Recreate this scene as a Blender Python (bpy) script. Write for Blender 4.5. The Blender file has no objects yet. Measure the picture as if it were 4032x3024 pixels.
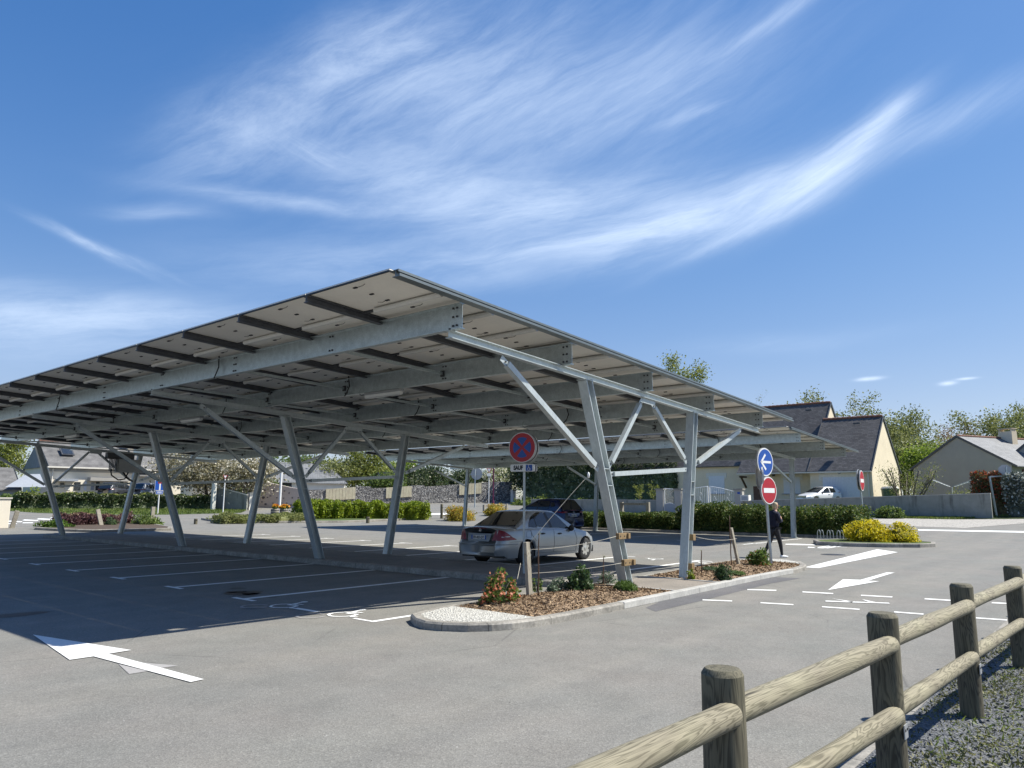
import bpy, math, random
import numpy as np
from mathutils import Vector, Matrix

# ------------------------------------------------------------------ scene, camera, light
scene = bpy.context.scene
COL = scene.collection
PI = math.pi
R = math.radians

F_PX, PITCH, ROLL, YAW = 2896.064, 0.1575, 0.0055575, 0.8714251      # focal length in pixels of a 4032 px wide picture
CAM = Vector((-7.386656, -7.426138, 1.672))
_f = Vector((math.sin(YAW)*math.cos(PITCH), math.cos(YAW)*math.cos(PITCH), math.sin(PITCH)))
_r0 = Vector((math.cos(YAW), -math.sin(YAW), 0))
_u0 = _r0.cross(_f)
CR = _r0*math.cos(ROLL) + _u0*math.sin(ROLL)
CU = _u0*math.cos(ROLL) - _r0*math.sin(ROLL)
CF = _f
cd = bpy.data.cameras.new('camera')
cam = bpy.data.objects.new('camera', cd); COL.objects.link(cam)
M = Matrix((CR, CU, -CF)).transposed().to_4x4(); M.translation = CAM
cam.matrix_world = M
cd.sensor_width = 36.0; cd.lens = 36.0*F_PX/4032.0
cd.clip_start = 0.05; cd.clip_end = 3000
scene.camera = cam

SUN_EL = R(50.6); SUN_DIR = Vector((0.4492, -0.4477, 0.7732)).normalized()
w = bpy.data.worlds.new('World'); scene.world = w; w.use_nodes = True
SKY_STRENGTH = 0.10
sd = bpy.data.lights.new('sun', 'SUN'); sd.energy = 4.8; sd.angle = R(0.53); sd.color = (1.0, 0.965, 0.875)
so = bpy.data.objects.new('sun', sd); COL.objects.link(so)
so.rotation_euler = SUN_DIR.to_track_quat('Z', 'Y').to_euler(); so.location = (60, -60, 90)
scene.view_settings.view_transform = 'Standard'; scene.view_settings.look = 'None'
scene.view_settings.exposure = 0.66; scene.view_settings.gamma = 1.0
scene.render.engine = 'CYCLES'
try:
    scene.cycles.max_bounces = 7; scene.cycles.diffuse_bounces = 3; scene.cycles.glossy_bounces = 3
    scene.cycles.transparent_max_bounces = 12; scene.cycles.transmission_bounces = 4
    scene.cycles.use_denoising = True
except Exception: pass

def sky_world():
    nt = w.node_tree; nt.nodes.clear(); N = nt.nodes.new; L = nt.links.new
    out = N('ShaderNodeOutputWorld'); bg = N('ShaderNodeBackground'); L(bg.outputs[0], out.inputs[0])
    sky = N('ShaderNodeTexSky'); sky.sky_type = 'NISHITA'; sky.sun_disc = False
    sky.sun_elevation = SUN_EL; sky.sun_rotation = math.atan2(SUN_DIR.x, SUN_DIR.y)
    sky.altitude = 0; sky.air_density = 1.0; sky.dust_density = 0.25; sky.ozone_density = 1.6
    hs = N('ShaderNodeHueSaturation'); hs.inputs['Saturation'].default_value = 1.36; hs.inputs['Value'].default_value = 1.0
    L(sky.outputs[0], hs.inputs['Color'])
    tc = N('ShaderNodeTexCoord')
    sep = N('ShaderNodeSeparateXYZ'); L(tc.outputs['Generated'], sep.inputs[0])
    def mth(op, a, b=None, c=None):
        n = N('ShaderNodeMath'); n.operation = op
        for i, q in enumerate((a, b, c)):
            if q is None: continue
            if isinstance(q, (int, float)): n.inputs[i].default_value = q
            else: L(q, n.inputs[i])
        return n.outputs[0]
    az = mth('ARCTAN2', sep.outputs[0], sep.outputs[1])
    el = mth('ARCSINE', sep.outputs[2])
    # squash azimuth so that both angles are true arc lengths near 20 degrees of elevation
    azs = mth('MULTIPLY', mth('SUBTRACT', az, 0.87), mth('COSINE', el))
    cmb = N('ShaderNodeCombineXYZ'); L(azs, cmb.inputs[0]); L(el, cmb.inputs[1])
    P = cmb.outputs[0]
    # gentle warp makes streaks bend and fray
    nz = N('ShaderNodeTexNoise'); nz.inputs['Scale'].default_value = 5.0; nz.inputs['Detail'].default_value = 5
    L(P, nz.inputs['Vector'])
    ws = N('ShaderNodeVectorMath'); ws.operation = 'SUBTRACT'; L(nz.outputs['Color'], ws.inputs[0]); ws.inputs[1].default_value = (.5, .5, .5)
    wsc = N('ShaderNodeVectorMath'); wsc.operation = 'SCALE'; L(ws.outputs[0], wsc.inputs[0]); wsc.inputs['Scale'].default_value = 0.040
    wa = N('ShaderNodeVectorMath'); wa.operation = 'ADD'; L(P, wa.inputs[0]); L(wsc.outputs[0], wa.inputs[1])
    PW = wa.outputs[0]
    def rotd(vec, ang, sx, sy):
        m1 = N('ShaderNodeMapping'); m1.inputs['Rotation'].default_value = (0, 0, -ang); L(vec, m1.inputs['Vector'])
        m2 = N('ShaderNodeMapping'); m2.inputs['Scale'].default_value = (sx, sy, 1); L(m1.outputs[0], m2.inputs['Vector'])
        return m2.outputs[0]
    def fib(ang, sx, sy, lo, hi, det=9, rough=.62):
        n = N('ShaderNodeTexNoise'); n.inputs['Scale'].default_value = 1; n.inputs['Detail'].default_value = det
        n.inputs['Roughness'].default_value = rough; n.inputs['Distortion'].default_value = 0.35
        L(rotd(PW, ang, sx, sy), n.inputs['Vector'])
        r = N('ShaderNodeMapRange'); r.inputs['From Min'].default_value = lo; r.inputs['From Max'].default_value = hi
        r.interpolation_type = 'SMOOTHSTEP'
        L(n.outputs['Fac'], r.inputs['Value']); return r.outputs[0]
    F = {'h': fib(R(10), 4, 26, .26, .78, 12, .68), 's': fib(R(27), 4, 30, .26, .80, 12, .68), 'd': fib(R(30), 5, 22, .28, .82, 12, .7),
         'n': fib(R(-22), 6, 40, .36, .70), 'f': fib(R(12), 14, 30, .22, .62)}
    # (azimuth offset, elevation, half length, half width, angle, strength, fibre)
    BL = CLOUDS
    tot = {}
    for (bx, by, hl, hw, an, st, fk) in BL:
        s = N('ShaderNodeVectorMath'); s.operation = 'SUBTRACT'; L(PW if fk != 'f' else P, s.inputs[0]); s.inputs[1].default_value = (bx, by, 0)
        v = rotd(s.outputs[0], R(an), 1/hl, 1/hw)
        ln = N('ShaderNodeVectorMath'); ln.operation = 'LENGTH'; L(v, ln.inputs[0])
        g = mth('EXPONENT', mth('MULTIPLY', mth('MULTIPLY', ln.outputs['Value'], ln.outputs['Value']), -1.0))
        g = mth('MULTIPLY', g, st)
        tot[fk] = g if fk not in tot else mth('ADD', tot[fk], g)
    d = None
    for k, g in tot.items():
        x = mth('MULTIPLY', g, mth('ADD', mth('MULTIPLY', F[k], 0.80), 0.20 if k != 'f' else .35))
        d = x if d is None else mth('ADD', d, x)
    dens = mth('SUBTRACT', 1.0, mth('EXPONENT', mth('MULTIPLY', d, -0.95)))
    mx = N('ShaderNodeMix'); mx.data_type = 'RGBA'; L(dens, mx.inputs['Factor'])
    tn = N('ShaderNodeMix'); tn.data_type = 'RGBA'; tn.blend_type = 'MULTIPLY'; tn.inputs['Factor'].default_value = 1; L(hs.outputs[0], tn.inputs['A']); tn.inputs['B'].default_value = (1.68, 1.30, 1.50, 1)
    # the bright band at the horizon is held back softly: c / (1 + k c)
    kk = N('ShaderNodeVectorMath'); kk.operation = 'MULTIPLY_ADD'; L(tn.outputs['Result'], kk.inputs[0]); kk.inputs[1].default_value = (.16, .115, .115); kk.inputs[2].default_value = (1, 1, 1)
    dv = N('ShaderNodeVectorMath'); dv.operation = 'DIVIDE'; L(tn.outputs['Result'], dv.inputs[0]); L(kk.outputs[0], dv.inputs[1])
    t2 = N('ShaderNodeVectorMath'); t2.operation = 'MULTIPLY'; L(dv.outputs[0], t2.inputs[0]); t2.inputs[1].default_value = (1.0, 1.0, 1.13)
    L(t2.outputs[0], mx.inputs['A']); mx.inputs['B'].default_value = (6.2, 7.2, 8.6, 1)
    L(mx.outputs['Result'], bg.inputs['Color']); bg.inputs['Strength'].default_value = SKY_STRENGTH

def _ae(x, y):       # picture position (2212 px wide) of a cloud -> azimuth offset, elevation
    r = CF + CR*((x*1.8228-2016)/F_PX) - CU*((y*1.8228-1512)/F_PX); r.normalize()
    e = math.asin(r.z); return (math.atan2(r.x, r.y)-0.87)*math.cos(e), e
CLOUDS = []
for (x, y, hl, hw, an, st, fk) in [
    (1815, 330, 105, 30, 36, .95, 's'), (1905, 258, 42, 17, 33, .75, 's'), (1690, 410, 165, 46, 22, .95, 's'), (1480, 470, 230, 56, 12, .95, 'h'),
    (1180, 440, 260, 56, 5, .75, 'h'), (900, 395, 210, 66, -6, .5, 'h'), (1250, 520, 300, 26, 8, .6, 'h'), (640, 438, 200, 17, 1, .55, 'h'),
    (675, 322, 85, 22, -6, .62, 'n'), (860, 80, 160, 60, 26, .55, 'd'), (700, 190, 210, 70, 35, .42, 'd'), (1010, 190, 270, 120, 22, .48, 'd'),
    (1330, 190, 300, 110, 12, .46, 's'), (480, 300, 150, 70, 40, .40, 'd'), (195, 538, 80, 9, -22, .75, 'n'), (300, 575, 70, 8, -18, .4, 'n'), (270, 690, 430, 40, 3, .55, 'h'),
    (40, 700, 220, 62, 2, .38, 'h'), (1490, 245, 60, 12, 14, .5, 's'), (1680, 34, 120, 13, 20, .42, 's'), (2060, 262, 190, 36, 8, .30, 's'), (1150, 300, 460, 190, 8, .26, 'd'),
    (780, 570, 330, 55, 7, .32, 'h'), (350, 465, 90, 16, 12, .40, 'h'), (1590, 505, 150, 14, 22, .5, 's'), (1000, 600, 300, 30, 6, .22, 'h'), (1700, 740, 200, 20, 2, .12, 'h'),
    (1880, 818, 20, 3.4, 2, 1.6, 'f'), (2047, 828, 12, 3.6, 2, 1.4, 'f'), (2086, 818, 15, 2.2, 1, .9, 'f')]:
    a, e = _ae(x, y); k = 1.8228/F_PX*.94
    CLOUDS.append((a, e, hl*k, hw*k, an, st, fk))
sky_world()

# ------------------------------------------------------------------ ground shape and placing helpers
def GZ(x, y):        # the lot is level, the land rises gently behind it
    return .035*min(max(x-30, 0), 30) + .03*min(max(y-31, 0), 40)
def ray(px, py): return CF + CR*((px-2016)/F_PX) - CU*((py-1512)/F_PX)
def at(px, py, dz=0.0):      # ground point seen at a picture position
    d = ray(px, py); t0 = 0.0; t = 0.2
    while t < 400:
        q = CAM + d*t
        if q.z <= GZ(q.x, q.y)+dz: break
        t0 = t; t += .2
    a, b = t0, t
    for _ in range(40):
        m = (a+b)/2; q = CAM + d*m
        if q.z <= GZ(q.x, q.y)+dz: b = m
        else: a = m
    return CAM + d*b
Z1=(0,1050,.4521); Z2=(900,1000,.4521); Z3=(1700,1150,.4521); Z4=(2500,1350,.4521); Z5=(3032,1450,.4521); Z6=(0,1600,.4521)
Z7=(900,1650,.4521); Z8=(1700,1700,.4521); R1=(2500,1900,.4521); R4=(0,2300,.4521); ZS=(600,2280,.5425); ZZ=(2200,2030,.5877); ZB=(900,1780,.5425); ZC=(1700,2150,.3617)
def q(z, x, y): return z[0]+x*z[2], z[1]+y*z[2]
def atz(z, x, y, dz=0.0): return at(*q(z, x, y), dz)
def depth(p): return (Vector(p)-CAM).dot(Vector((CF.x, CF.y, 0)).normalized())
def hz(p, py):       # world height of the picture row py above point p
    dx = Vector((p[0], p[1], 0)) - Vector((CAM.x, CAM.y, 0))
    lo, hi = -2.0, 60.0
    for _ in range(50):
        m = (lo+hi)/2; d = Vector((p[0], p[1], m))-CAM
        y = 1512 - F_PX*d.dot(CU)/d.dot(CF)
        if y > py: lo = m
        else: hi = m
    return lo
def onx(px, py, x): d = ray(px, py); return CAM + d*((x-CAM.x)/d.x)
def ony(px, py, y): d = ray(px, py); return CAM + d*((y-CAM.y)/d.y)
def atw(px, py, wd):     # point at a given distance into the picture
    d = ray(px, py); return CAM + d*(wd/d.dot(Vector((CF.x, CF.y, 0)).normalized()))

# ------------------------------------------------------------------ object helpers
def tag(o, label=None, cat=None, group=None, kind=None):
    if label: o['label'] = label
    if cat: o['category'] = cat
    if group: o['group'] = group
    if kind: o['kind'] = kind
    return o
def thing(name, label, cat, loc=(0, 0, 0), rz=0.0, group=None):
    o = bpy.data.objects.new(name, None); COL.objects.link(o); o.empty_display_size = .3
    o.location = loc; o.rotation_euler = (0, 0, rz)
    return tag(o, label, cat, group)
def link(name, me, parent=None):
    o = bpy.data.objects.new(name, me); COL.objects.link(o)
    if parent is not None: o.parent = parent
    return o
def copy_tree(o, parent=None):
    c = o.copy(); COL.objects.link(c)
    if parent is not None: c.parent = parent
    for ch in list(o.children): copy_tree(ch, c)
    return c

class MB:
    def __init__(s): s.v = []; s.f = []; s.m = []; s.sm = []
    def add(s, vs, fs, mi=0, smooth=False):
        b = len(s.v); s.v += [tuple(x) for x in vs]
        for f in fs: s.f.append([i+b for i in f]); s.m.append(mi); s.sm.append(smooth)
        return s
    def box(s, c, d, rot=None, mi=0):
        x, y, z = d[0]/2, d[1]/2, d[2]/2
        vs = [Vector(k) for k in ((-x,-y,-z),(x,-y,-z),(x,y,-z),(-x,y,-z),(-x,-y,z),(x,-y,z),(x,y,z),(-x,y,z))]
        if rot is not None: vs = [rot @ k for k in vs]
        vs = [k+Vector(c) for k in vs]
        return s.add(vs, [(0,3,2,1),(4,5,6,7),(0,1,5,4),(1,2,6,5),(2,3,7,6),(3,0,4,7)], mi)
    def frame(s, p0, p1, up):
        p0, p1 = Vector(p0), Vector(p1); d = (p1-p0).normalized(); a = d.cross(Vector(up))
        if a.length < 1e-4: a = d.cross(Vector((1, 0, 0)))
        a.normalize(); return p0, p1, a, a.cross(d).normalized()
    def prof(s, p0, p1, pts, up=(0, 0, 1), mi=0, smooth=False, caps=True):   # sweep a closed 2D outline (side, up) from p0 to p1
        p0, p1, a, b = s.frame(p0, p1, up); n = len(pts)
        vs = [p0+a*x+b*y for x, y in pts]+[p1+a*x+b*y for x, y in pts]
        fs = [(i, (i+1) % n, n+(i+1) % n, n+i) for i in range(n)]
        if caps: fs += [tuple(range(n-1, -1, -1)), tuple(range(n, 2*n))]
        return s.add(vs, fs, mi, smooth)
    def bar(s, p0, p1, wd, ht, up=(0, 0, 1), mi=0):
        x, y = wd/2, ht/2; return s.prof(p0, p1, [(-x,-y),(x,-y),(x,y),(-x,y)], up, mi)
    def ibeam(s, p0, p1, ht, wd, tw=.009, tf=.014, up=(0, 0, 1), mi=0):
        x, y, t = wd/2, ht/2, tw/2; k = y-tf
        return s.prof(p0, p1, [(-x,-y),(x,-y),(x,-k),(t,-k),(t,k),(x,k),(x,y),(-x,y),(-x,k),(-t,k),(-t,-k),(-x,-k)], up, mi)
    def tube(s, p0, p1, r0, r1=None, n=8, mi=0, caps=True):
        r1 = r0 if r1 is None else r1
        p0, p1, a, b = s.frame(p0, p1, (0, 0, 1)); vs = []
        for p, r in ((p0, r0), (p1, r1)):
            vs += [p+a*(r*math.cos(2*PI*i/n))+b*(r*math.sin(2*PI*i/n)) for i in range(n)]
        fs = [(i, (i+1) % n, n+(i+1) % n, n+i) for i in range(n)]
        s.add(vs, fs, mi, True)
        if caps: s.add(vs[:n], [tuple(range(n-1, -1, -1))], mi); s.add(vs[n:], [tuple(range(n))], mi)
        return s
    def path(s, pts, r, n=6, mi=0):
        pts = [Vector(p) for p in pts]; rs = r if isinstance(r, (list, tuple)) else [r]*len(pts)
        a0 = None; vs = []
        for i, p in enumerate(pts):
            d = (pts[min(i+1, len(pts)-1)]-pts[max(i-1, 0)]).normalized()
            if a0 is None: a0 = d.orthogonal().normalized()
            a = (a0-d*a0.dot(d)).normalized(); a0 = a; b = d.cross(a)
            vs += [p+a*(rs[i]*math.cos(2*PI*k/n))+b*(rs[i]*math.sin(2*PI*k/n)) for k in range(n)]
        fs = []
        for i in range(len(pts)-1):
            fs += [(i*n+k, i*n+(k+1) % n, (i+1)*n+(k+1) % n, (i+1)*n+k) for k in range(n)]
        fs += [tuple(range(n-1, -1, -1)), tuple(range((len(pts)-1)*n, len(pts)*n))]
        return s.add(vs, fs, mi, True)
    def extrude(s, poly, z0, z1, mi=0, mtop=None):      # plan outline raised from z0 to z1 (numbers or per-point lists)
        n = len(poly)
        a = z0 if isinstance(z0, list) else [z0]*n; b = z1 if isinstance(z1, list) else [z1]*n
        vs = [(p[0], p[1], a[i]) for i, p in enumerate(poly)]+[(p[0], p[1], b[i]) for i, p in enumerate(poly)]
        s.add(vs, [(i, (i+1) % n, n+(i+1) % n, n+i) for i in range(n)], mi)
        s.add(vs[n:], [tuple(range(n))], mi if mtop is None else mtop)
        return s
    def flat(s, poly, mi=0, dz=.004):        # a sheet on the ground
        return s.add([(p[0], p[1], GZ(p[0], p[1])+dz) for p in poly], [tuple(range(len(poly)))], mi)
    def lathe(s, c, prof, n=16, mi=0, axis='z'):
        c = Vector(c); vs = []
        for r, h in prof:
            for i in range(n):
                x, y = r*math.cos(2*PI*i/n), r*math.sin(2*PI*i/n)
                vs.append(c+(Vector((x, y, h)) if axis == 'z' else Vector((x, h, y)) if axis == 'y' else Vector((h, x, y))))
        fs = []
        for k in range(len(prof)-1):
            fs += [(k*n+i, k*n+(i+1) % n, (k+1)*n+(i+1) % n, (k+1)*n+i) for i in range(n)]
        return s.add(vs, fs, mi, True)
    def build(s, name, mats, parent=None, world=False, bevel=0.0, autosmooth=False):
        if not isinstance(mats, (list, tuple)): mats = [mats]
        me = bpy.data.meshes.new(name)
        off = parent.location if (world and parent is not None) else Vector((0, 0, 0))
        if world and parent is not None and parent.parent is not None: off = parent.parent.location
        me.from_pydata([tuple(Vector(p)-off) for p in s.v], [], s.f)
        for m in mats: me.materials.append(m)
        me.polygons.foreach_set('material_index', s.m)
        me.polygons.foreach_set('use_smooth', s.sm)
        me.update()
        o = link(name, me, parent)
        if bevel:
            b = o.modifiers.new('bevel', 'BEVEL'); b.width = bevel; b.segments = 2; b.limit_method = 'ANGLE'; b.angle_limit = R(40)
        return o
def recalc(o):
    import bmesh
    bm = bmesh.new(); bm.from_mesh(o.data); bmesh.ops.recalc_face_normals(bm, faces=bm.faces); bm.to_mesh(o.data); bm.free(); return o

def text_mesh(name, body, size, mat, parent, loc, rot, extrude=.001, align='CENTER', bold=0.0, sx=1.0):
    cu = bpy.data.curves.new(name, 'FONT'); cu.body = body; cu.size = size; cu.extrude = extrude; cu.align_x = align; cu.align_y = 'CENTER'; cu.offset = bold
    t = bpy.data.objects.new(name, cu); COL.objects.link(t)
    dg = bpy.context.evaluated_depsgraph_get(); me = bpy.data.meshes.new_from_object(t.evaluated_get(dg))
    bpy.data.objects.remove(t); me.materials.clear(); me.materials.append(mat)
    o = link(name, me, parent); o.location = loc; o.rotation_euler = rot; o.scale = (sx, 1, 1); return o
# ------------------------------------------------------------------ materials
def nodes(name):
    m = bpy.data.materials.new(name); m.use_nodes = True; nt = m.node_tree
    return m, nt, nt.nodes['Principled BSDF']
def N_(nt, t, **kw):
    n = nt.nodes.new(t)
    for k, v in kw.items():
        if k in n.inputs: n.inputs[k].default_value = v
        else: setattr(n, k, v)
    return n
def noise(nt, vec, scale, detail=4, rough=.55, dist=0.0):
    n = N_(nt, 'ShaderNodeTexNoise', Scale=scale, Detail=detail, Roughness=rough, Distortion=dist)
    if vec is not None: nt.links.new(vec, n.inputs['Vector'])
    return n.outputs['Fac']
def ramp(nt, fac, stops):
    r = N_(nt, 'ShaderNodeValToRGB'); e = r.color_ramp.elements
    while len(e) < len(stops): e.new(.5)
    for i, (p, c) in enumerate(stops): e[i].position = p; e[i].color = (c[0], c[1], c[2], 1)
    nt.links.new(fac, r.inputs[0]); return r.outputs[0]
def mix(nt, fac, a, b, mode='MIX'):
    m = N_(nt, 'ShaderNodeMix', data_type='RGBA', blend_type=mode)
    for k, v in (('Factor', fac), ('A', a), ('B', b)):
        if isinstance(v, (int, float)): m.inputs[k].default_value = v
        elif isinstance(v, tuple): m.inputs[k].default_value = (v[0], v[1], v[2], 1)
        else: nt.links.new(v, m.inputs[k])
    return m.outputs['Result']
def coord(nt, which='Object', scale=None, rot=None):
    t = N_(nt, 'ShaderNodeTexCoord').outputs[which]
    if scale is None and rot is None: return t
    m = N_(nt, 'ShaderNodeMapping')
    if scale: m.inputs['Scale'].default_value = scale
    if rot: m.inputs['Rotation'].default_value = rot
    nt.links.new(t, m.inputs['Vector']); return m.outputs[0]
def bump(nt, b, h, strength=.3, dist=.01):
    n = N_(nt, 'ShaderNodeBump', Strength=strength, Distance=dist); nt.links.new(h, n.inputs['Height']); nt.links.new(n.outputs[0], b.inputs['Normal'])
def mulc(c, k): return tuple(min(1, x*k) for x in c)
def pm(name, base, rough=.6, metal=0.0, var=.18, scale=6.0, fine=60.0, fvar=.08, bmp=0.0, bscale=80.0, spec=.5, coat=0.0, stretch=None):
    m, nt, b = nodes(name); v = coord(nt, 'Object', stretch)
    c = ramp(nt, noise(nt, v, scale), [(.3, mulc(base, 1-var)), (.7, mulc(base, 1+var))])
    if fvar: c = mix(nt, 1.0, c, ramp(nt, noise(nt, v, fine, 2), [(.3, (1-fvar,)*3), (.7, (1+fvar*.3,)*3)]), 'MULTIPLY')
    nt.links.new(c, b.inputs['Base Color']); b.inputs['Roughness'].default_value = rough; b.inputs['Metallic'].default_value = metal
    b.inputs['Specular IOR Level'].default_value = spec
    if coat: b.inputs['Coat Weight'].default_value = coat; b.inputs['Coat Roughness'].default_value = .04
    if bmp: bump(nt, b, noise(nt, v, bscale, 3), bmp)
    return m

def asphalt(name, lo, hi, patchy=1.0, speck=1.0):
    m, nt, b = nodes(name); v = coord(nt, 'Object')
    c = ramp(nt, noise(nt, v, .22, 6, .6), [(.3, lo), (.72, hi)])
    c = mix(nt, .5*patchy, c, ramp(nt, noise(nt, v, 1.7, 5, .65), [(.3, mulc(lo, .86)), (.7, mulc(hi, 1.08))]))
    # faint warm / cool blotches
    c = mix(nt, .22, c, ramp(nt, noise(nt, v, .6, 3), [(.3, (hi[0]*1.12, hi[1]*.97, hi[2]*.92)), (.7, (lo[0]*.94, lo[1]*1.02, lo[2]*1.03))]))
    # wheel tracks
    wt = noise(nt, coord(nt, 'Object', (.05, 1.1, 1)), 1.0, 3)
    c = mix(nt, 1.0, c, ramp(nt, wt, [(.38, (.93, .93, .94)), (.62, (1.04, 1.03, 1.02))]), 'MULTIPLY')
    vo = N_(nt, 'ShaderNodeTexVoronoi', Scale=85.0); nt.links.new(v, vo.inputs['Vector'])
    s = N_(nt, 'ShaderNodeSeparateColor'); nt.links.new(vo.outputs['Color'], s.inputs[0])
    g = ramp(nt, s.outputs[0], [(0, (.62,)*3), (.45, (.93,)*3), (.8, (1.05,)*3), (1, (1.45,)*3)])
    c = mix(nt, .55*speck, c, mix(nt, 1.0, c, g, 'MULTIPLY'))
    vo2 = N_(nt, 'ShaderNodeTexVoronoi', Scale=9.0); nt.links.new(v, vo2.inputs['Vector'])     # the odd pale or dark chip
    s2 = N_(nt, 'ShaderNodeSeparateColor'); nt.links.new(vo2.outputs['Color'], s2.inputs[0])
    near = ramp(nt, vo2.outputs['Distance'], [(.045, (1,)*3), (.06, (0,)*3)])
    pick = ramp(nt, s2.outputs[1], [(.82, (0,)*3), (.83, (1,)*3)])
    chipc = ramp(nt, s2.outputs[2], [(.55, (.02, .02, .02)), (.6, (.5, .49, .46))])
    c = mix(nt, mix(nt, 1.0, near, pick, 'MULTIPLY'), c, chipc)
    # hairline cracks in places, darker worn and damp-looking blots
    ce = N_(nt, 'ShaderNodeTexVoronoi', Scale=.42, feature='DISTANCE_TO_EDGE'); nt.links.new(mix(nt, .14, v, N_(nt, 'ShaderNodeTexNoise', Scale=2.2, Detail=6).outputs['Color']), ce.inputs['Vector'])
    cr = mix(nt, 1.0, ramp(nt, ce.outputs['Distance'], [(.0, (.55,)*3), (.006, (0,)*3)]), ramp(nt, noise(nt, v, .35, 3), [(.52, (0,)*3), (.6, (1,)*3)]), 'MULTIPLY')
    c = mix(nt, cr, c, (.06, .058, .055))
    c = mix(nt, 1.0, c, ramp(nt, noise(nt, v, 2.6, 7, .7), [(.30, (.86, .86, .87)), (.42, (1, 1, 1)), (.66, (1, 1, 1)), (.76, (1.07, 1.06, 1.04))]), 'MULTIPLY')
    nt.links.new(c, b.inputs['Base Color']); b.inputs['Roughness'].default_value = .86; b.inputs['Specular IOR Level'].default_value = .35
    bump(nt, b, mix(nt, .5, vo.outputs['Distance'], noise(nt, v, 160, 2)), .55, .006)
    return m
M = {}
M['asphalt'] = asphalt('asphalt', (.182, .178, .160), (.232, .226, .204))
M['road'] = asphalt('road_asphalt', (.20, .20, .205), (.26, .258, .258), .6)
M['patch'] = asphalt('dark_asphalt', (.105, .105, .11), (.15, .148, .15), .8)
M['pave'] = asphalt('pavement_asphalt', (.20, .18, .155), (.28, .25, .215), .8)
M['stripc'] = asphalt('strip_concrete', (.17, .165, .155), (.25, .24, .225), .9)

def paint(name, col=(.80, .80, .77), wear=.5):
    m, nt, b = nodes(name); v = coord(nt, 'Object')
    c = ramp(nt, noise(nt, v, 18, 5, .7), [(.25, mulc(col, .86)), (.6, col)])
    wr = ramp(nt, noise(nt, v, 30, 6, .75), [(wear*.46, (.25, .24, .23)), (wear*.46+.06, (1, 1, 1))])
    c = mix(nt, 1.0, c, wr, 'MULTIPLY')
    nt.links.new(c, b.inputs['Base Color']); b.inputs['Roughness'].default_value = .7
    bump(nt, b, noise(nt, v, 140, 2), .3, .004); return m
M['paint'] = paint('white_road_paint', (.86, .86, .83), wear=.62)
M['paint_fresh'] = paint('fresh_white_road_paint', (.76, .755, .72), .35)
M['paint_ghost'] = paint('faded_road_paint', (.36, .345, .33), .7)

M['concrete'] = pm('kerb_concrete', (.30, .28, .245), .85, var=.3, scale=2.5, fine=25, fvar=.3, bmp=.4, bscale=60)
def joints(m):       # kerb stones about a metre long
    nt = m.node_tree; b = nt.nodes['Principled BSDF']; src = b.inputs['Base Color'].links[0].from_socket
    sp = N_(nt, 'ShaderNodeSeparateXYZ'); nt.links.new(coord(nt), sp.inputs[0]); last = src
    for i, off in ((0, .0), (1, .37)):
        ad = N_(nt, 'ShaderNodeMath', operation='ADD'); nt.links.new(sp.outputs[i], ad.inputs[0]); ad.inputs[1].default_value = 100+off
        fr = N_(nt, 'ShaderNodeMath', operation='FRACT'); nt.links.new(ad.outputs[0], fr.inputs[0])
        last = mix(nt, ramp(nt, fr.outputs[0], [(.010, (.75,)*3), (.016, (0,)*3)]), last, (.05, .045, .04))
    lich = noise(nt, coord(nt), 9, 3)
    last = mix(nt, ramp(nt, lich, [(.68, (0,)*3), (.72, (.5,)*3)]), last, (.42, .40, .33)); last = mix(nt, ramp(nt, noise(nt, coord(nt), 4, 6, .7), [(.5, (0,)*3), (.7, (.6,)*3)]), last, (.12, .115, .10))
    nt.links.new(last, b.inputs['Base Color'])
joints(M['concrete'])
M['concrete_new'] = pm('pale_kerb_concrete', (.44, .43, .40), .85, var=.12, scale=2.5, fine=25, fvar=.15, bmp=.3, bscale=60)
M['steel'] = pm('galvanised_steel', (.47, .525, .53), .36, .7, var=.13, scale=9, fine=45, fvar=.16, spec=.6)
def spangle():
    m, nt, b = nodes('spangled_galvanised_steel'); v = coord(nt, 'Object', (1, 1, .35))
    vo = N_(nt, 'ShaderNodeTexVoronoi', Scale=38.0); nt.links.new(v, vo.inputs['Vector'])
    s = N_(nt, 'ShaderNodeSeparateColor'); nt.links.new(vo.outputs['Color'], s.inputs[0])
    c = ramp(nt, s.outputs[0], [(0, (.40, .44, .44)), (1, (.52, .565, .565))])
    c = mix(nt, .5, c, ramp(nt, noise(nt, v, 5, 5, .65), [(.32, (.37, .41, .41)), (.7, (.54, .58, .575))]))
    nt.links.new(c, b.inputs['Base Color']); b.inputs['Metallic'].default_value = .25
    nt.links.new(ramp(nt, s.outputs[1], [(0, (.34,)*3), (1, (.5,)*3)]), b.inputs['Roughness']); return m
M['galv'] = spangle()
M['railgrey'] = pm('gable_rail_steel', (.17, .195, .20), .4, .5, var=.12)
M['rail'] = pm('dark_rail_steel', (.085, .09, .10), .5, .3, var=.2)
M['black'] = pm('black_plastic', (.012, .012, .013), .45, var=.1)
M['rubber'] = pm('tyre_rubber', (.022, .022, .023), .8, var=.2, bmp=.2)
M['alu'] = pm('panel_frame', (.05, .055, .06), .4, .5, var=.1)
M['backsheet'] = pm('panel_backsheet', (.80, .765, .69), .55, var=.05, scale=1.5, fine=20, fvar=.03)
M['cell'] = pm('solar_cell_glass', (.012, .018, .045), .12, 0, var=.3, scale=3, coat=.6)
M['tubeseal'] = pm('white_conduit', (.62, .61, .57), .5, var=.06)
M['white'] = pm('white_paint', (.78, .78, .76), .45, var=.05)
M['whitewall'] = pm('white_render', (.74, .71, .64), .9, var=.06, scale=1.2, bmp=.2)
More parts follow.
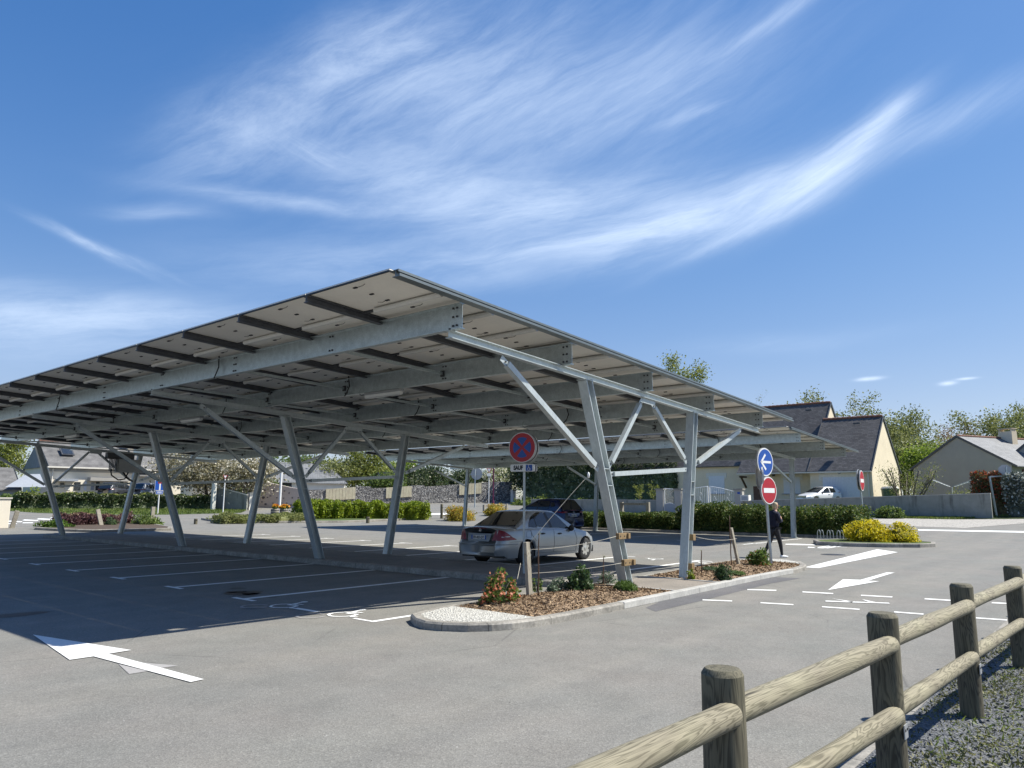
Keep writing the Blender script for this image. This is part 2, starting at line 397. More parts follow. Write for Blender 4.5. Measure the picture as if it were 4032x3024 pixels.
M['lampglass'] = pm('lamp_diffuser', (.66, .66, .63), .3, var=.05)
M['darkmetal'] = pm('dark_metal', (.06, .062, .066), .5, .4)
M['greybox'] = pm('grey_cabinet', (.30, .31, .31), .5, var=.06)
M['cream'] = pm('cream_render', (.72, .62, .46), .92, var=.07, scale=.8, fine=12, fvar=.06, bmp=.25, bscale=120)
M['cream_pale'] = pm('pale_cream_render', (.78, .71, .58), .92, var=.05, scale=.8, bmp=.2)
M['beige'] = pm('beige_render', (.60, .54, .44), .92, var=.06, scale=.8, bmp=.25, bscale=120)
M['greyrender'] = pm('grey_render', (.38, .36, .325), .92, var=.07, scale=.7, bmp=.25, bscale=120)
M['bluegrey'] = pm('slate_cladding', (.20, .22, .25), .7, var=.12, scale=2)
M['pink'] = pm('pink_render', (.62, .52, .46), .92, var=.08, scale=.7, fine=10, fvar=.1, bmp=.3)
M['stone'] = pm('dark_stone', (.12, .10, .10), .8, var=.4, scale=8)
M['terracotta'] = pm('terracotta', (.20, .095, .065), .85, var=.3, scale=8)
M['trim'] = pm('pale_trim', (.70, .66, .58), .8, var=.06)
M['gutter'] = pm('gutter', (.62, .58, .50), .55, var=.06)
M['shutter'] = pm('white_shutter', (.66, .68, .72), .5, var=.04)
M['window'] = pm('window_glass', (.03, .035, .04), .08, 0, var=.3, coat=.5)
M['doorbrown'] = pm('brown_door', (.10, .045, .025), .55, var=.2)
M['woodbrown'] = pm('dark_timber', (.09, .05, .03), .7, var=.25, scale=12)
M['greymetal'] = pm('grey_painted_metal', (.33, .35, .38), .5, .1, var=.06)
M['red'] = pm('sign_red', (.40, .010, .022), .4, var=.06)
M['darkred'] = pm('sign_dark_red', (.42, .02, .045), .4, var=.05)
M['blue'] = pm('sign_blue', (.008, .075, .36), .4, var=.06)
M['signwhite'] = pm('sign_white', (.80, .80, .78), .35, var=.03)
M['signgrey'] = pm('sign_back', (.42, .43, .44), .45, .4, var=.06)
M['purple'] = pm('purple_paint', (.10, .012, .05), .4, var=.1)
M['barrelgreen'] = pm('green_plastic', (.09, .15, .115), .55, var=.08)
M['rope'] = pm('rope', (.50, .47, .40), .9, var=.15, fine=200, fvar=.2)
M['soil'] = pm('soil', (.085, .06, .042), .95, var=.35, scale=10, fine=60, fvar=.3, bmp=.8)
M['stain'] = pm('oil_stain', (.035, .034, .034), .5, var=.3)
M['chrome'] = pm('chrome', (.62, .63, .65), .15, .95, var=.02)
M['hub'] = pm('wheel_cover', (.46, .455, .43), .35, .5, var=.05)
M['plate'] = pm('number_plate', (.70, .70, .68), .4, var=.02)
M['ink'] = pm('black_ink', (.01, .01, .012), .5, var=.05)
M['tail'] = pm('tail_lamp', (.22, .004, .012), .3, var=.1, coat=.1)
M['tailclear'] = pm('tail_lamp_clear', (.55, .50, .50), .15, var=.1, coat=.7)
M['skin'] = pm('skin', (.52, .30, .21), .55, var=.06)
M['navy'] = pm('navy_knit', (.008, .010, .026), .95, var=.3, scale=30, bmp=.4)
M['leggings'] = pm('charcoal_leggings', (.018, .018, .022), .85, var=.2, scale=40)
M['hair'] = pm('blond_hair', (.46, .36, .22), .6, var=.35, scale=30, stretch=(1, 1, 4), bmp=.4)
M['shoe'] = pm('white_shoe', (.74, .74, .73), .6, var=.05)

def carpaint(name, col, metal=.55, rough=.3, coat=.7):
    m, nt, b = nodes(name); v = coord(nt, 'Object')
    c = ramp(nt, noise(nt, v, 1.6, 4), [(.3, mulc(col, .94)), (.7, mulc(col, 1.05))])
    nt.links.new(c, b.inputs['Base Color']); b.inputs['Metallic'].default_value = metal; b.inputs['Roughness'].default_value = rough
    b.inputs['Coat Weight'].default_value = coat; b.inputs['Coat Roughness'].default_value = .06; return m
M['silver'] = carpaint('silver_car_paint', (.34, .36, .37), .45, .32, .35)
M['blueblack'] = carpaint('dark_blue_car_paint', (.010, .016, .060), .3)
M['carwhite'] = carpaint('white_car_paint', (.74, .74, .74), 0)
M['cargrey'] = carpaint('dark_grey_car_paint', (.05, .055, .065), .4)
M['bumperdark'] = pm('bumper_plastic', (.03, .03, .032), .6)
def glassm():
    m, nt, b = nodes('car_glass'); b.inputs['Base Color'].default_value = (.015, .018, .02, 1); b.inputs['Roughness'].default_value = .03
    b.inputs['Specular IOR Level'].default_value = .5; b.inputs['Coat Weight'].default_value = .25; b.inputs['Coat Roughness'].default_value = .02
    return m
M['carglass'] = glassm()

def wood(name, dark, pale, axis, scale=1.0):       # log: annual rings cut by the surface, warped by knots
    m, nt, b = nodes(name)
    st = {'z': (1, 1, .10), 'x': (.10, 1, 1)}[axis]
    v = coord(nt, 'Object', st)
    rnd = N_(nt, 'ShaderNodeObjectInfo').outputs['Random']
    ad = N_(nt, 'ShaderNodeVectorMath', operation='ADD'); nt.links.new(v, ad.inputs[0])
    cx = N_(nt, 'ShaderNodeCombineXYZ')
    ml = N_(nt, 'ShaderNodeMath', operation='MULTIPLY'); nt.links.new(rnd, ml.inputs[0]); ml.inputs[1].default_value = 37.0
    for i in range(3): nt.links.new(ml.outputs[0], cx.inputs[i])
    nt.links.new(cx.outputs[0], ad.inputs[1])
    n1 = N_(nt, 'ShaderNodeTexNoise', Scale=9.5*scale, Detail=3.0, Roughness=.5, Distortion=1.1); nt.links.new(ad.outputs[0], n1.inputs['Vector'])
    mm = N_(nt, 'ShaderNodeMath', operation='MULTIPLY'); nt.links.new(n1.outputs['Fac'], mm.inputs[0]); mm.inputs[1].default_value = 15.0
    fr = N_(nt, 'ShaderNodeMath', operation='FRACT'); nt.links.new(mm.outputs[0], fr.inputs[0])
    c = ramp(nt, fr.outputs[0], [(0, pale), (.45, mulc(pale, .92)), (.72, dark), (.86, mulc(dark, .9)), (1, pale)])
    fine = noise(nt, coord(nt, 'Object', tuple(x*1.0 for x in ({'z': (1, 1, .03), 'x': (.03, 1, 1)}[axis]))), 160, 3, .6)
    c = mix(nt, 1.0, c, ramp(nt, fine, [(.3, (.72,)*3), (.6, (1.05,)*3)]), 'MULTIPLY')
    c = mix(nt, .35, c, ramp(nt, noise(nt, coord(nt), 3.0, 4), [(.3, mulc(dark, .8)), (.7, (pale[0]*.95, pale[1]*1.04, pale[2]*.9))]))
    crack = noise(nt, coord(nt, 'Object', {'z': (1, 1, .02), 'x': (.02, 1, 1)}[axis]), 26, 2, .5)
    c = mix(nt, ramp(nt, crack, [(.27, (1,)*3), (.30, (0,)*3)]), c, mulc(dark, .25))
    kn = N_(nt, 'ShaderNodeTexVoronoi', Scale=5.5*scale); nt.links.new(ad.outputs[0], kn.inputs['Vector'])
    c = mix(nt, ramp(nt, kn.outputs['Distance'], [(.03, (.9,)*3), (.06, (0,)*3)]), c, mulc(dark, .35))
    nt.links.new(c, b.inputs['Base Color']); b.inputs['Roughness'].default_value = .82
    bump(nt, b, mix(nt, .5, fine, crack), .5, .004); return m
M['lograil'] = wood('weathered_rail_wood', (.115, .097, .063), (.315, .275, .195), 'x')
M['logpost'] = wood('weathered_post_wood', (.050, .042, .028), (.155, .135, .09), 'z')
M['stake'] = wood('grey_stake_wood', (.22, .19, .15), (.40, .36, .30), 'z', .7)
M['board'] = wood('pale_board_wood', (.50, .42, .28), (.70, .62, .45), 'z', .5)
M['block'] = wood('block_wood', (.17, .10, .048), (.30, .20, .10), 'z', .6)

def slate(name, a, b_, rowscale, axis):      # roof covering in courses
    m, nt, b = nodes(name); v = coord(nt, 'Object')
    br = N_(nt, 'ShaderNodeTexBrick', Scale=1.0); br.offset = .5
    br.inputs['Color1'].default_value = (*a, 1); br.inputs['Color2'].default_value = (*b_, 1); br.inputs['Mortar'].default_value = (*mulc(a, .45), 1)
    br.inputs['Mortar Size'].default_value = .012; br.inputs['Brick Width'].default_value = .30; br.inputs['Row Height'].default_value = rowscale; br.inputs['Bias'].default_value = 0
    sp = N_(nt, 'ShaderNodeSeparateXYZ'); nt.links.new(v, sp.inputs[0]); cb = N_(nt, 'ShaderNodeCombineXYZ')
    nt.links.new(sp.outputs[1 if axis == 'y' else 0], cb.inputs[0]); nt.links.new(sp.outputs[2], cb.inputs[1]); nt.links.new(cb.outputs[0], br.inputs['Vector'])
    c = mix(nt, .6, br.outputs['Color'], mix(nt, 1.0, br.outputs['Color'], ramp(nt, noise(nt, v, .7, 6, .7), [(.3, (.6,)*3), (.7, (1.4,)*3)]), 'MULTIPLY'))
    c = mix(nt, ramp(nt, noise(nt, coord(nt, 'Object', (1, 1, .25)), 1.3, 6, .7), [(.55, (0,)*3), (.75, (.5,)*3)]), c, mulc(a, .5))
    nt.links.new(c, b.inputs['Base Color']); b.inputs['Roughness'].default_value = .62
    bump(nt, b, br.outputs['Fac'], .5, .02); return m
M['slate'] = slate('dark_slate_roof', (.068, .062, .058), (.125, .116, .108), .13, 'y')
M['slate_light'] = slate('pale_slate_roof', (.15, .155, .165), (.20, .205, .21), .15, 'x')
M['tileroof'] = pm('mottled_roof', (.15, .145, .14), .8, var=.35, scale=1.2, fine=12, fvar=.3)

def blockwall():
    m, nt, b = nodes('block_wall_render'); v = coord(nt, 'Object')
    sp = N_(nt, 'ShaderNodeSeparateXYZ'); nt.links.new(v, sp.inputs[0]); cb = N_(nt, 'ShaderNodeCombineXYZ')
    nt.links.new(sp.outputs[1], cb.inputs[0]); nt.links.new(sp.outputs[2], cb.inputs[1])
    br = N_(nt, 'ShaderNodeTexBrick', Scale=1.0); nt.links.new(cb.outputs[0], br.inputs['Vector'])
    br.inputs['Color1'].default_value = (.25, .262, .21, 1); br.inputs['Color2'].default_value = (.285, .295, .24, 1); br.inputs['Mortar'].default_value = (.27, .27, .25, 1)
    br.inputs['Mortar Size'].default_value = .012; br.inputs['Brick Width'].default_value = .5; br.inputs['Row Height'].default_value = .21; br.inputs['Mortar Smooth'].default_value = .6
    c = mix(nt, .7, br.outputs['Color'], ramp(nt, noise(nt, v, 1.6, 6, .7), [(.3, (.19, .195, .18)), (.7, (.31, .31, .285))]))
    drip = noise(nt, coord(nt, 'Object', (1, 1, .16)), 2.2, 6, .7)     # dirty runs from the coping
    c = mix(nt, ramp(nt, drip, [(.53, (0,)*3), (.72, (.8,)*3)]), c, (.075, .072, .062))
    nt.links.new(c, b.inputs['Base Color']); b.inputs['Roughness'].default_value = .9; bump(nt, b, noise(nt, v, 40, 4), .4, .01); return m
M['blockwall'] = blockwall()
def gabion():
    m, nt, b = nodes('gabion_stone'); v = coord(nt, 'Object')
    vo = N_(nt, 'ShaderNodeTexVoronoi', Scale=6.5); nt.links.new(v, vo.inputs['Vector'])
    s = N_(nt, 'ShaderNodeSeparateColor'); nt.links.new(vo.outputs['Color'], s.inputs[0])
    c = ramp(nt, s.outputs[0], [(0, (.11, .105, .105)), (.5, (.26, .25, .24)), (1, (.46, .44, .41))])
    e = N_(nt, 'ShaderNodeTexVoronoi', Scale=6.5, feature='DISTANCE_TO_EDGE'); nt.links.new(v, e.inputs['Vector'])
    ed = ramp(nt, e.outputs['Distance'], [(.02, (.18,)*3), (.12, (1,)*3)])
    nt.links.new(mix(nt, 1.0, c, ed, 'MULTIPLY'), b.inputs['Base Color']); b.inputs['Roughness'].default_value = .85
    bump(nt, b, e.outputs['Distance'], 1.0, .15); return m
M['gabion'] = gabion()
def whitegravel(name, a, c_, sc):
    m, nt, b = nodes(name); v = coord(nt, 'Object')
    vo = N_(nt, 'ShaderNodeTexVoronoi', Scale=sc); nt.links.new(v, vo.inputs['Vector'])
    s = N_(nt, 'ShaderNodeSeparateColor'); nt.links.new(vo.outputs['Color'], s.inputs[0])
    nt.links.new(ramp(nt, s.outputs[0], [(0, a), (.35, mulc(c_, .8)), (1, c_)]), b.inputs['Base Color']); b.inputs['Roughness'].default_value = .85
    bump(nt, b, vo.outputs['Distance'], 1.0, .02); return m
M['whitegravel'] = whitegravel('white_gravel', (.24, .23, .205), (.60, .585, .53), 42)
M['greygravel'] = whitegravel('grey_gravel', (.06, .065, .072), (.155, .16, .168), 48)
M['roadgravel'] = whitegravel('road_gravel', (.20, .185, .16), (.46, .43, .38), 16)
M['mulchbase'] = whitegravel('bark_mulch', (.10, .062, .036), (.34, .235, .145), 30)
M['grassbase'] = pm('grass_ground', (.075, .11, .025), .95, var=.4, scale=1.5, fine=30, fvar=.4, bmp=.6)
M['lawn'] = pm('distant_grass', (.09, .13, .03), .95, var=.4, scale=.4, fine=6, fvar=.3)
LEAFCOL = {}
def leaf(name, a, c_, tr=.35, rough=.55, bright=None, frac=.0):
    m, nt, b = nodes(name)
    rnd = N_(nt, 'ShaderNodeNewGeometry').outputs['Random Per Island']
    LEAFCOL[name] = (a, c_, bright)
    st = [(0, a), (1-frac if bright else 1, c_)]
    if bright: st += [(min(.999, 1-frac+.002), bright), (1, mulc(bright, 1.1))]
    c = ramp(nt, rnd, st)
    c = mix(nt, .5, c, mix(nt, 1.0, c, ramp(nt, noise(nt, coord(nt, 'Object'), 1.3, 3), [(.35, (.62,)*3), (.65, (1.3,)*3)]), 'MULTIPLY'))
    nt.links.new(c, b.inputs['Base Color']); b.inputs['Roughness'].default_value = rough; b.inputs['Specular IOR Level'].default_value = .35
    t = N_(nt, 'ShaderNodeBsdfTranslucent'); nt.links.new(c, t.inputs['Color']); mx = N_(nt, 'ShaderNodeMixShader', Fac=tr)
    nt.links.new(b.outputs[0], mx.inputs[1]); nt.links.new(t.outputs[0], mx.inputs[2]); nt.links.new(mx.outputs[0], nt.nodes['Material Output'].inputs[0]); return m
M['l_hedge'] = leaf('hedge_leaf', (0.039, 0.072, 0.016), (0.130, 0.189, 0.039), bright=(0.260, 0.247, 0.065), frac=.10)
M['l_dark'] = leaf('dark_leaf', (0.022, 0.043, 0.015), (0.088, 0.125, 0.044), bright=(0.325, 0.338, 0.225), frac=.13, rough=.35)
M['l_lime'] = leaf('lime_leaf', (.10, .16, .012), (.30, .36, .02))
M['l_yellow'] = leaf('yellow_leaf', (.16, .19, .012), (.74, .58, .015), bright=(.80, .68, .03), frac=.35)
M['l_orange'] = leaf('orange_leaf', (.16, .17, .02), (.56, .42, .04), bright=(.58, .26, .03), frac=.12)
M['l_spring'] = leaf('spring_leaf', (0.119, 0.147, 0.028), (0.336, 0.364, 0.084), .45)
M['l_olive'] = leaf('olive_leaf', (0.110, 0.135, 0.036), (0.310, 0.325, 0.115), .4)
M['l_rust'] = leaf('rust_leaf', (0.168, 0.105, 0.063), (0.364, 0.252, 0.140), .4)
M['l_fresh'] = leaf('fresh_leaf', (0.110, 0.187, 0.017), (0.308, 0.396, 0.055), .5)
M['l_mid'] = leaf('mid_leaf', (0.058, 0.104, 0.023), (0.195, 0.260, 0.058), .4)
M['l_blossom'] = leaf('blossom_leaf', (0.144, 0.132, 0.072), (0.360, 0.324, 0.192), .4, bright=(0.744, 0.696, 0.576), frac=.28)
M['l_whiteflower'] = leaf('white_flower_leaf', (.10, .13, .04), (.30, .33, .14), .4, bright=(.75, .73, .56), frac=.5)
M['l_varieg'] = leaf('variegated_leaf', (.06, .075, .05), (.22, .24, .18), .3, bright=(.58, .60, .54), frac=.3)
M['l_redtip'] = leaf('red_tip_leaf', (.05, .06, .02), (.17, .14, .06), .3, bright=(.45, .06, .03), frac=.2)
M['l_heather'] = leaf('heather_leaf', (.055, .03, .03), (.17, .075, .08), .3)
M['l_shrub'] = leaf('shrub_leaf', (0.029, 0.063, 0.023), (0.098, 0.161, 0.052), .3, rough=.4)
M['l_grey'] = leaf('grey_green_leaf', (.08, .12, .07), (.22, .28, .19), .3)
M['l_tuft'] = leaf('tuft_leaf', (.04, .09, .012), (.13, .21, .03), .3)
M['l_quince'] = leaf('quince_leaf', (.05, .10, .015), (.17, .24, .05), .4)
M['l_petal'] = leaf('orange_petal', (.55, .16, .08), (.74, .33, .19), .4)
M['l_grass'] = leaf('grass_blade', (.06, .10, .015), (.20, .25, .05), .4)
M['l_drygrass'] = leaf('dry_grass_blade', (.13, .13, .04), (.34, .31, .13), .4)
M['l_moss'] = leaf('moss', (.07, .08, .02), (.23, .22, .07), .2)
M['l_flowers'] = leaf('flower_petal', (.60, .13, .02), (.78, .60, .05), .3)
M['bark'] = pm('bark', (.13, .105, .08), .9, var=.3, scale=8, bmp=.6, bscale=30)
M['twig'] = pm('twig_bark', (.20, .165, .125), .9, var=.25, scale=3)
M['greybark'] = pm('grey_bark', (.22, .20, .175), .9, var=.25, scale=4)
M['chip'] = leaf('bark_chip', (.10, .062, .034), (.40, .285, .175), .0, rough=.9)
M['pebble'] = leaf('pebble', (.06, .065, .072), (.175, .18, .185), .0, rough=.8)

def corem(lm, size):       # inside of a hedge or shrub: densely packed leaves as cells, same colours as its leaves
    a, c_, br = LEAFCOL[lm.name]; key = 'packed_'+lm.name+'_%d' % int(size*100)
    if key in bpy.data.materials: return bpy.data.materials[key]
    m, nt, b = nodes(key); v = coord(nt, 'Object')
    vo = N_(nt, 'ShaderNodeTexVoronoi', Scale=1.15/size); nt.links.new(mix(nt, .25, v, N_(nt, 'ShaderNodeTexNoise', Scale=3/size).outputs['Color']), vo.inputs['Vector'])
    s = N_(nt, 'ShaderNodeSeparateColor'); nt.links.new(vo.outputs['Color'], s.inputs[0])
    st = [(0, mulc(a, .55)), (.8, c_)]+([(.95, br)] if br else [])
    nt.links.new(mix(nt, .6, ramp(nt, s.outputs[0], st), ramp(nt, noise(nt, v, 1.2, 4), [(.35, mulc(a, .8)), (.65, c_)])), b.inputs['Base Color']); b.inputs['Roughness'].default_value = .7
    bump(nt, b, mix(nt, .5, vo.outputs['Distance'], s.outputs[1]), 1.0, size*.9); return m
# ------------------------------------------------------------------ ground
def struct(mb, name, mat, **k): return tag(mb.build(name, mat, **k), kind='structure')
xs = [-900, -300, -60, -30, 30, 60, 300, 900]; ys = [-900, -300, -60, -30, 31, 71, 300, 900]
g = MB(); vs = [(x, y, GZ(x, y)) for y in ys for x in xs]; n = len(xs)
g.add(vs, [(j*n+i, j*n+i+1, (j+1)*n+i+1, (j+1)*n+i) for j in range(len(ys)-1) for i in range(n-1)])
tag(g.build('ground', M['asphalt']), kind='structure')
V = lambda x, y: (x*1.8228, y*1.8228)
# land behind the lots: grass under gardens and houses
def sheet(name, polys, mat, dz=.004, kind='structure', **kw):
    m = MB()
    for p in polys: m.flat(p, dz=dz)
    return tag(m.build(name, mat), kind=kind, **kw)
YW = 44.0
sheet('garden_lawn', [[(50.3, -60), (60, -60), (60, 28), (50.3, 28)], [(60, -60), (300, -60), (300, 28), (60, 28)]], M['lawn'], .01)
sheet('back_field', [[(60, 71), (300, 71), (300, 300), (60, 300)], [(-120, 71), (30, 71), (30, 300), (-120, 300)], [(30, 71), (60, 71), (60, 300), (30, 300)]], M['lawn'], .012)
# right verge: grass along the block wall, loose gravel, then the road
gr = [atz(Z5, 1060, 1300), atz(Z5, 1300, 1312), atz(Z5, 1600, 1318), atz(Z5, 1960, 1300), atz(Z5, 2212, 1262)]
sheet('wall_verge', [[(51.2, 12), (gr[0].x, 12), (gr[0].x, gr[0].y), (gr[1].x, gr[1].y), (gr[2].x, gr[2].y), (gr[3].x, gr[3].y), (gr[4].x+1, gr[4].y), (56, -12), (52, 0)]], M['grassbase'], .012)
gv = [atz(Z5, 900, 1345), atz(Z5, 1240, 1378), atz(Z5, 1700, 1392), atz(Z5, 2040, 1365), atz(Z5, 2212, 1352)]
sheet('gravel_verge', [[(p.x, p.y) for p in gv]+[(58, -14), (54, 0), (51, 9), (46, 12)]], M['roadgravel'], .008)
ml = [atz(Z5, 1290, 1404), atz(Z5, 2212, 1419), atz(Z5, 2212, 1432), atz(Z5, 1290, 1413)]
dl = [(p.x, p.y) for p in ml]
dl[1] = (dl[1][0]+(dl[1][0]-dl[0][0])*2, dl[1][1]+(dl[1][1]-dl[0][1])*2); dl[2] = (dl[2][0]+(dl[2][0]-dl[3][0])*2, dl[2][1]+(dl[2][1]-dl[3][1])*2)
sheet('road_edge_line', [dl], M['paint'])
# road and verges behind on the left
vl = [atz(Z6, -600, 895), atz(Z6, 80, 912), atz(Z6, 350, 930), atz(Z6, 900, 945), atz(Z6, 1500, 944), atz(Z6, 2100, 928)]
vt = [atz(Z6, 2150, 905), atz(Z6, 1840, 896), atz(Z6, 60, 878), atz(Z6, -600, 865)]
sheet('grass_verge', [[(p.x, p.y) for p in vl+vt]], M['grassbase'], .012)
sheet('gravel_pavement', [[(p.x, p.y) for p in (atz(ZB, 560, 398), atz(ZB, 900, 390), atz(ZB, 1300, 378), atz(ZB, 1800, 362), atz(ZB, 2100, 352), atz(ZB, 2100, 340), atz(ZB, 1700, 350), atz(ZB, 1250, 366), atz(ZB, 560, 388))]], M['pave'], .02)
cw = [(70,1000,190,1005),(200,990,330,995),(325,980,460,985),(440,970,580,980),(565,963,700,970),(690,957,830,968)]
ps = []
for x0, y0, x1, y1 in cw:
    a, b, c, d = atz(Z6, x0+14, y0-4), atz(Z6, x1+6, y1-3), atz(Z6, x1-6, y1+5), atz(Z6, x0-8, y0+4)
    ps.append([(p.x, p.y) for p in (a, b, c, d)])
ps += [[(p.x, p.y) for p in (atz(Z6, *k) for k in t)] for t in ([(200,1012),(290,1012),(285,1018),(195,1018)], [(860,943),(1010,946),(1005,951),(850,949)], [(70,1020),(150,1021),(145,1026),(70,1025)])]
ps += [[(p.x, p.y) for p in (atz(ZB, 1370, 452), atz(ZB, 1600, 440), atz(ZB, 1600, 456))]]
sheet('crossing_stripes', ps, M['paint'], .006)

# lot markings
def rect(x0, y0, x1, y1): return [(x0, y0), (x1, y0), (x1, y1), (x0, y1)]
US, UE, V0, SW = -.40, 4.43, 4.341, 2.504
ln = []
for k in range(-1, 10):
    v = V0+SW*k if k >= 0 else 1.0+.84-.02
    if k == -1: continue
    ln.append(rect(US, v-.07, UE+.02, v+.07)); ln.append(rect(US-.1, v-.36+.1*0, US, v+.3))
ln += [rect(-.46, .83, .42, .93), rect(-.52, .83, -.46, 1.30), rect(-.52, 2.2, -.42, 2.78), rect(-.42, 1.83, 4.6, 1.93)[:0] or rect(-.52, 2.2, -.42, 2.2+.001)]
for k in range(0, 10):
    v = 2.36+SW*k
    ln.append(rect(7.35, v-.07, 12.6, v+.07)); ln.append(rect(12.6, v-.38, 12.7, v+.36))
for k in range(-1, 9):
    v = 4.75+3.2*k
    ln.append(rect(22.6 if k > 0 else 21.4, v-.05, 28.2, v+.05)); ln.append(rect(22.5, v-.4, 22.6, v+.3))
a = [atz(ZZ, *p) for p in ((1520,190),(1600,190),(1720,195),(1722,200),(1590,198),(1518,195))]
ln += [[(p.x, p.y) for p in a], [(p.x, p.y) for p in (atz(ZZ,1670,210), atz(ZZ,1770,215), atz(ZZ,1856,204), atz(ZZ,1862,207), atz(ZZ,1772,220), atz(ZZ,1668,215))], rect(21.2, 1.9, 28.4, 2.02)]
sheet('stall_lines', ln, M['paint'], .005)
# wheelchair symbols painted on the bays: pale old one, brighter new one drawn over it
def wheelchair(cx, cy, s, rz, ghost=False):
    out = []
    c, sn = math.cos(rz), math.sin(rz)
    T = lambda x, y: (cx+s*(x*c-y*sn), cy+s*(x*sn+y*c))
    def stroke(pts, wd):
        for (x0, y0), (x1, y1) in zip(pts, pts[1:]):
            dx, dy = x1-x0, y1-y0; l = math.hypot(dx, dy); nx, ny = -dy/l*wd/2, dx/l*wd/2; ex, ey = dx/l*wd*.3, dy/l*wd*.3
            out.append([T(x0+nx-ex, y0+ny-ey), T(x0-nx-ex, y0-ny-ey), T(x1-nx+ex, y1-ny+ey), T(x1+nx+ex, y1+ny+ey)])
    stroke([(.34*math.cos(R(t))-.02, .34*math.sin(R(t))-.28) for t in range(75, 376, 25)], .075)
    if not ghost:
        stroke([(-.12, .38), (-.06, -.10), (.26, -.10), (.40, -.46), (.52, -.42)], .085); stroke([(-.08, .14), (.2, .14)], .07)
        out.append([T(-.13+.1*math.cos(R(t)), .52+.1*math.sin(R(t))) for t in range(0, 360, 45)])
    return out
wc = []
def symbols(name, lst, mat, dz):
    m = MB()
    for i, p in enumerate(lst): m.flat(p, dz=dz+.0006*(i % 5))
    tag(m.build(name, mat), kind='structure')
symbols('wheelchair_marking', wheelchair(-.28, 3.12, .62, R(-80))+wheelchair(-.2, 1.72, .62, R(-80)), M['paint'], .006)
symbols('faded_wheelchair_marking', wheelchair(-.62, 3.42, .6, R(-80), True)+wheelchair(-.6, 1.95, .6, R(-80), True), M['paint_ghost'], .0045)
symbols('far_wheelchair_marking', wheelchair(12.2, 3.6, .62, R(100))+wheelchair(12.0, 1.9, .62, R(100)), M['paint'], .006)
ar = [atz(R4, *p) for p in ((285,445),(1142,580),(945,612),(1775,835),(1660,860),(815,635),(605,665))]
sheet('direction_arrow', [[(p.x, p.y) for p in ar]], M['paint_fresh'], .008)
gh = [[(p.x, p.y) for p in (atz(R4, *k) for k in t)] for t in ([(1030,698),(1180,735),(1290,760),(1125,787)], [(1180,682),(1552,712),(1400,735)])]
sheet('faded_arrow', gh, M['paint_ghost'], .004)
ar = [atz(R1, *p) for p in ((1680,940),(1813,845),(1965,850),(2190,786),(2262,786),(2030,858),(2130,862))]
sheet('exit_arrow', [[(p.x, p.y) for p in ar]], M['paint_fresh'], .008)
st = [atz(R1, *p) for p in ((1478,740),(1600,746),(2290,608),(2110,582))]
sheet('stop_line', [[(p.x, p.y) for p in st]], M['paint_fresh'], .006)
ds = []
for x0, y0, x1, y1 in ((980,935,1230,942),(590,1025,845,1035),(1460,955,1725,970),(1095,1050,1378,1067),(1970,985,2240,1000),(1630,1085,1955,1108)):
    a, b, c, d = atz(R1, x0, y0-5), atz(R1, x1+4, y1-5), atz(R1, x1, y1+4), atz(R1, x0-2, y0+4); ds.append([(p.x, p.y) for p in (a, b, c, d)])
ZR = (2800,2150,.557)
for x0, y0, x1, y1 in ((1510,375,1720,388),(1985,403,2250,416),(1295,468,1500,484),(1865,510,2090,526)):
    a, b, c, d = atz(ZR, x0, y0-4), atz(ZR, x1+4, y1-4), atz(ZR, x1, y1+4), atz(ZR, x0-2, y0+4); ds.append([(p.x, p.y) for p in (a, b, c, d)])
sheet('crossing_dashes', ds, M['paint_fresh'], .006)
bk = [[(p.x, p.y) for p in (atz(R1, *k) for k in t)] for t in ([(1715,1012),(1900,1040),(2212,1050),(2220,1058),(1890,1048)], [(1658,1031),(1900,1040),(1890,1048),(1660,1040)], [(1980,1024),(2000,1024),(2100,1046),(2050,1048)])]
sheet('bicycle_marking', bk, M['paint_fresh'], .0075)
pt = [atz(R1, *p) for p in ((95,1090),(600,880),(1050,815),(1440,835),(1180,880),(560,1035),(180,1125))]
sheet('asphalt_patch', [[(p.x, p.y) for p in pt]], M['patch'], .003)
rs = random.Random(3); bl = []
for x, y, s in ((80,1475,28),(150,1515,60),(60,1505,30),(200,1525,30),(370,1548,22)):
    p = atz(Z7, x, y); bl.append([(p.x+s*.006*math.cos(t)*rs.uniform(.6, 1.2), p.y+s*.006*math.sin(t)*rs.uniform(.6, 1.3)) for t in [i*PI/5 for i in range(10)]])
p = atz(R4, 130, 270); bl.append([(p.x+.5*math.cos(t)*rs.uniform(.5, 1.2), p.y+.2*math.sin(t)*rs.uniform(.6, 1.3)) for t in [i*PI/5 for i in range(10)]])
sheet('oil_stains', bl, M['stain'], .0025)
p = atz(R1, 1725, 628); mh = MB(); mh.lathe((p.x, p.y, 0), [(0, .006), (.36, .006), (.38, .003)], 20); tag(mh.build('manhole_cover', M['darkmetal']), 'round dark manhole cover in the asphalt before the stop line', 'manhole cover')

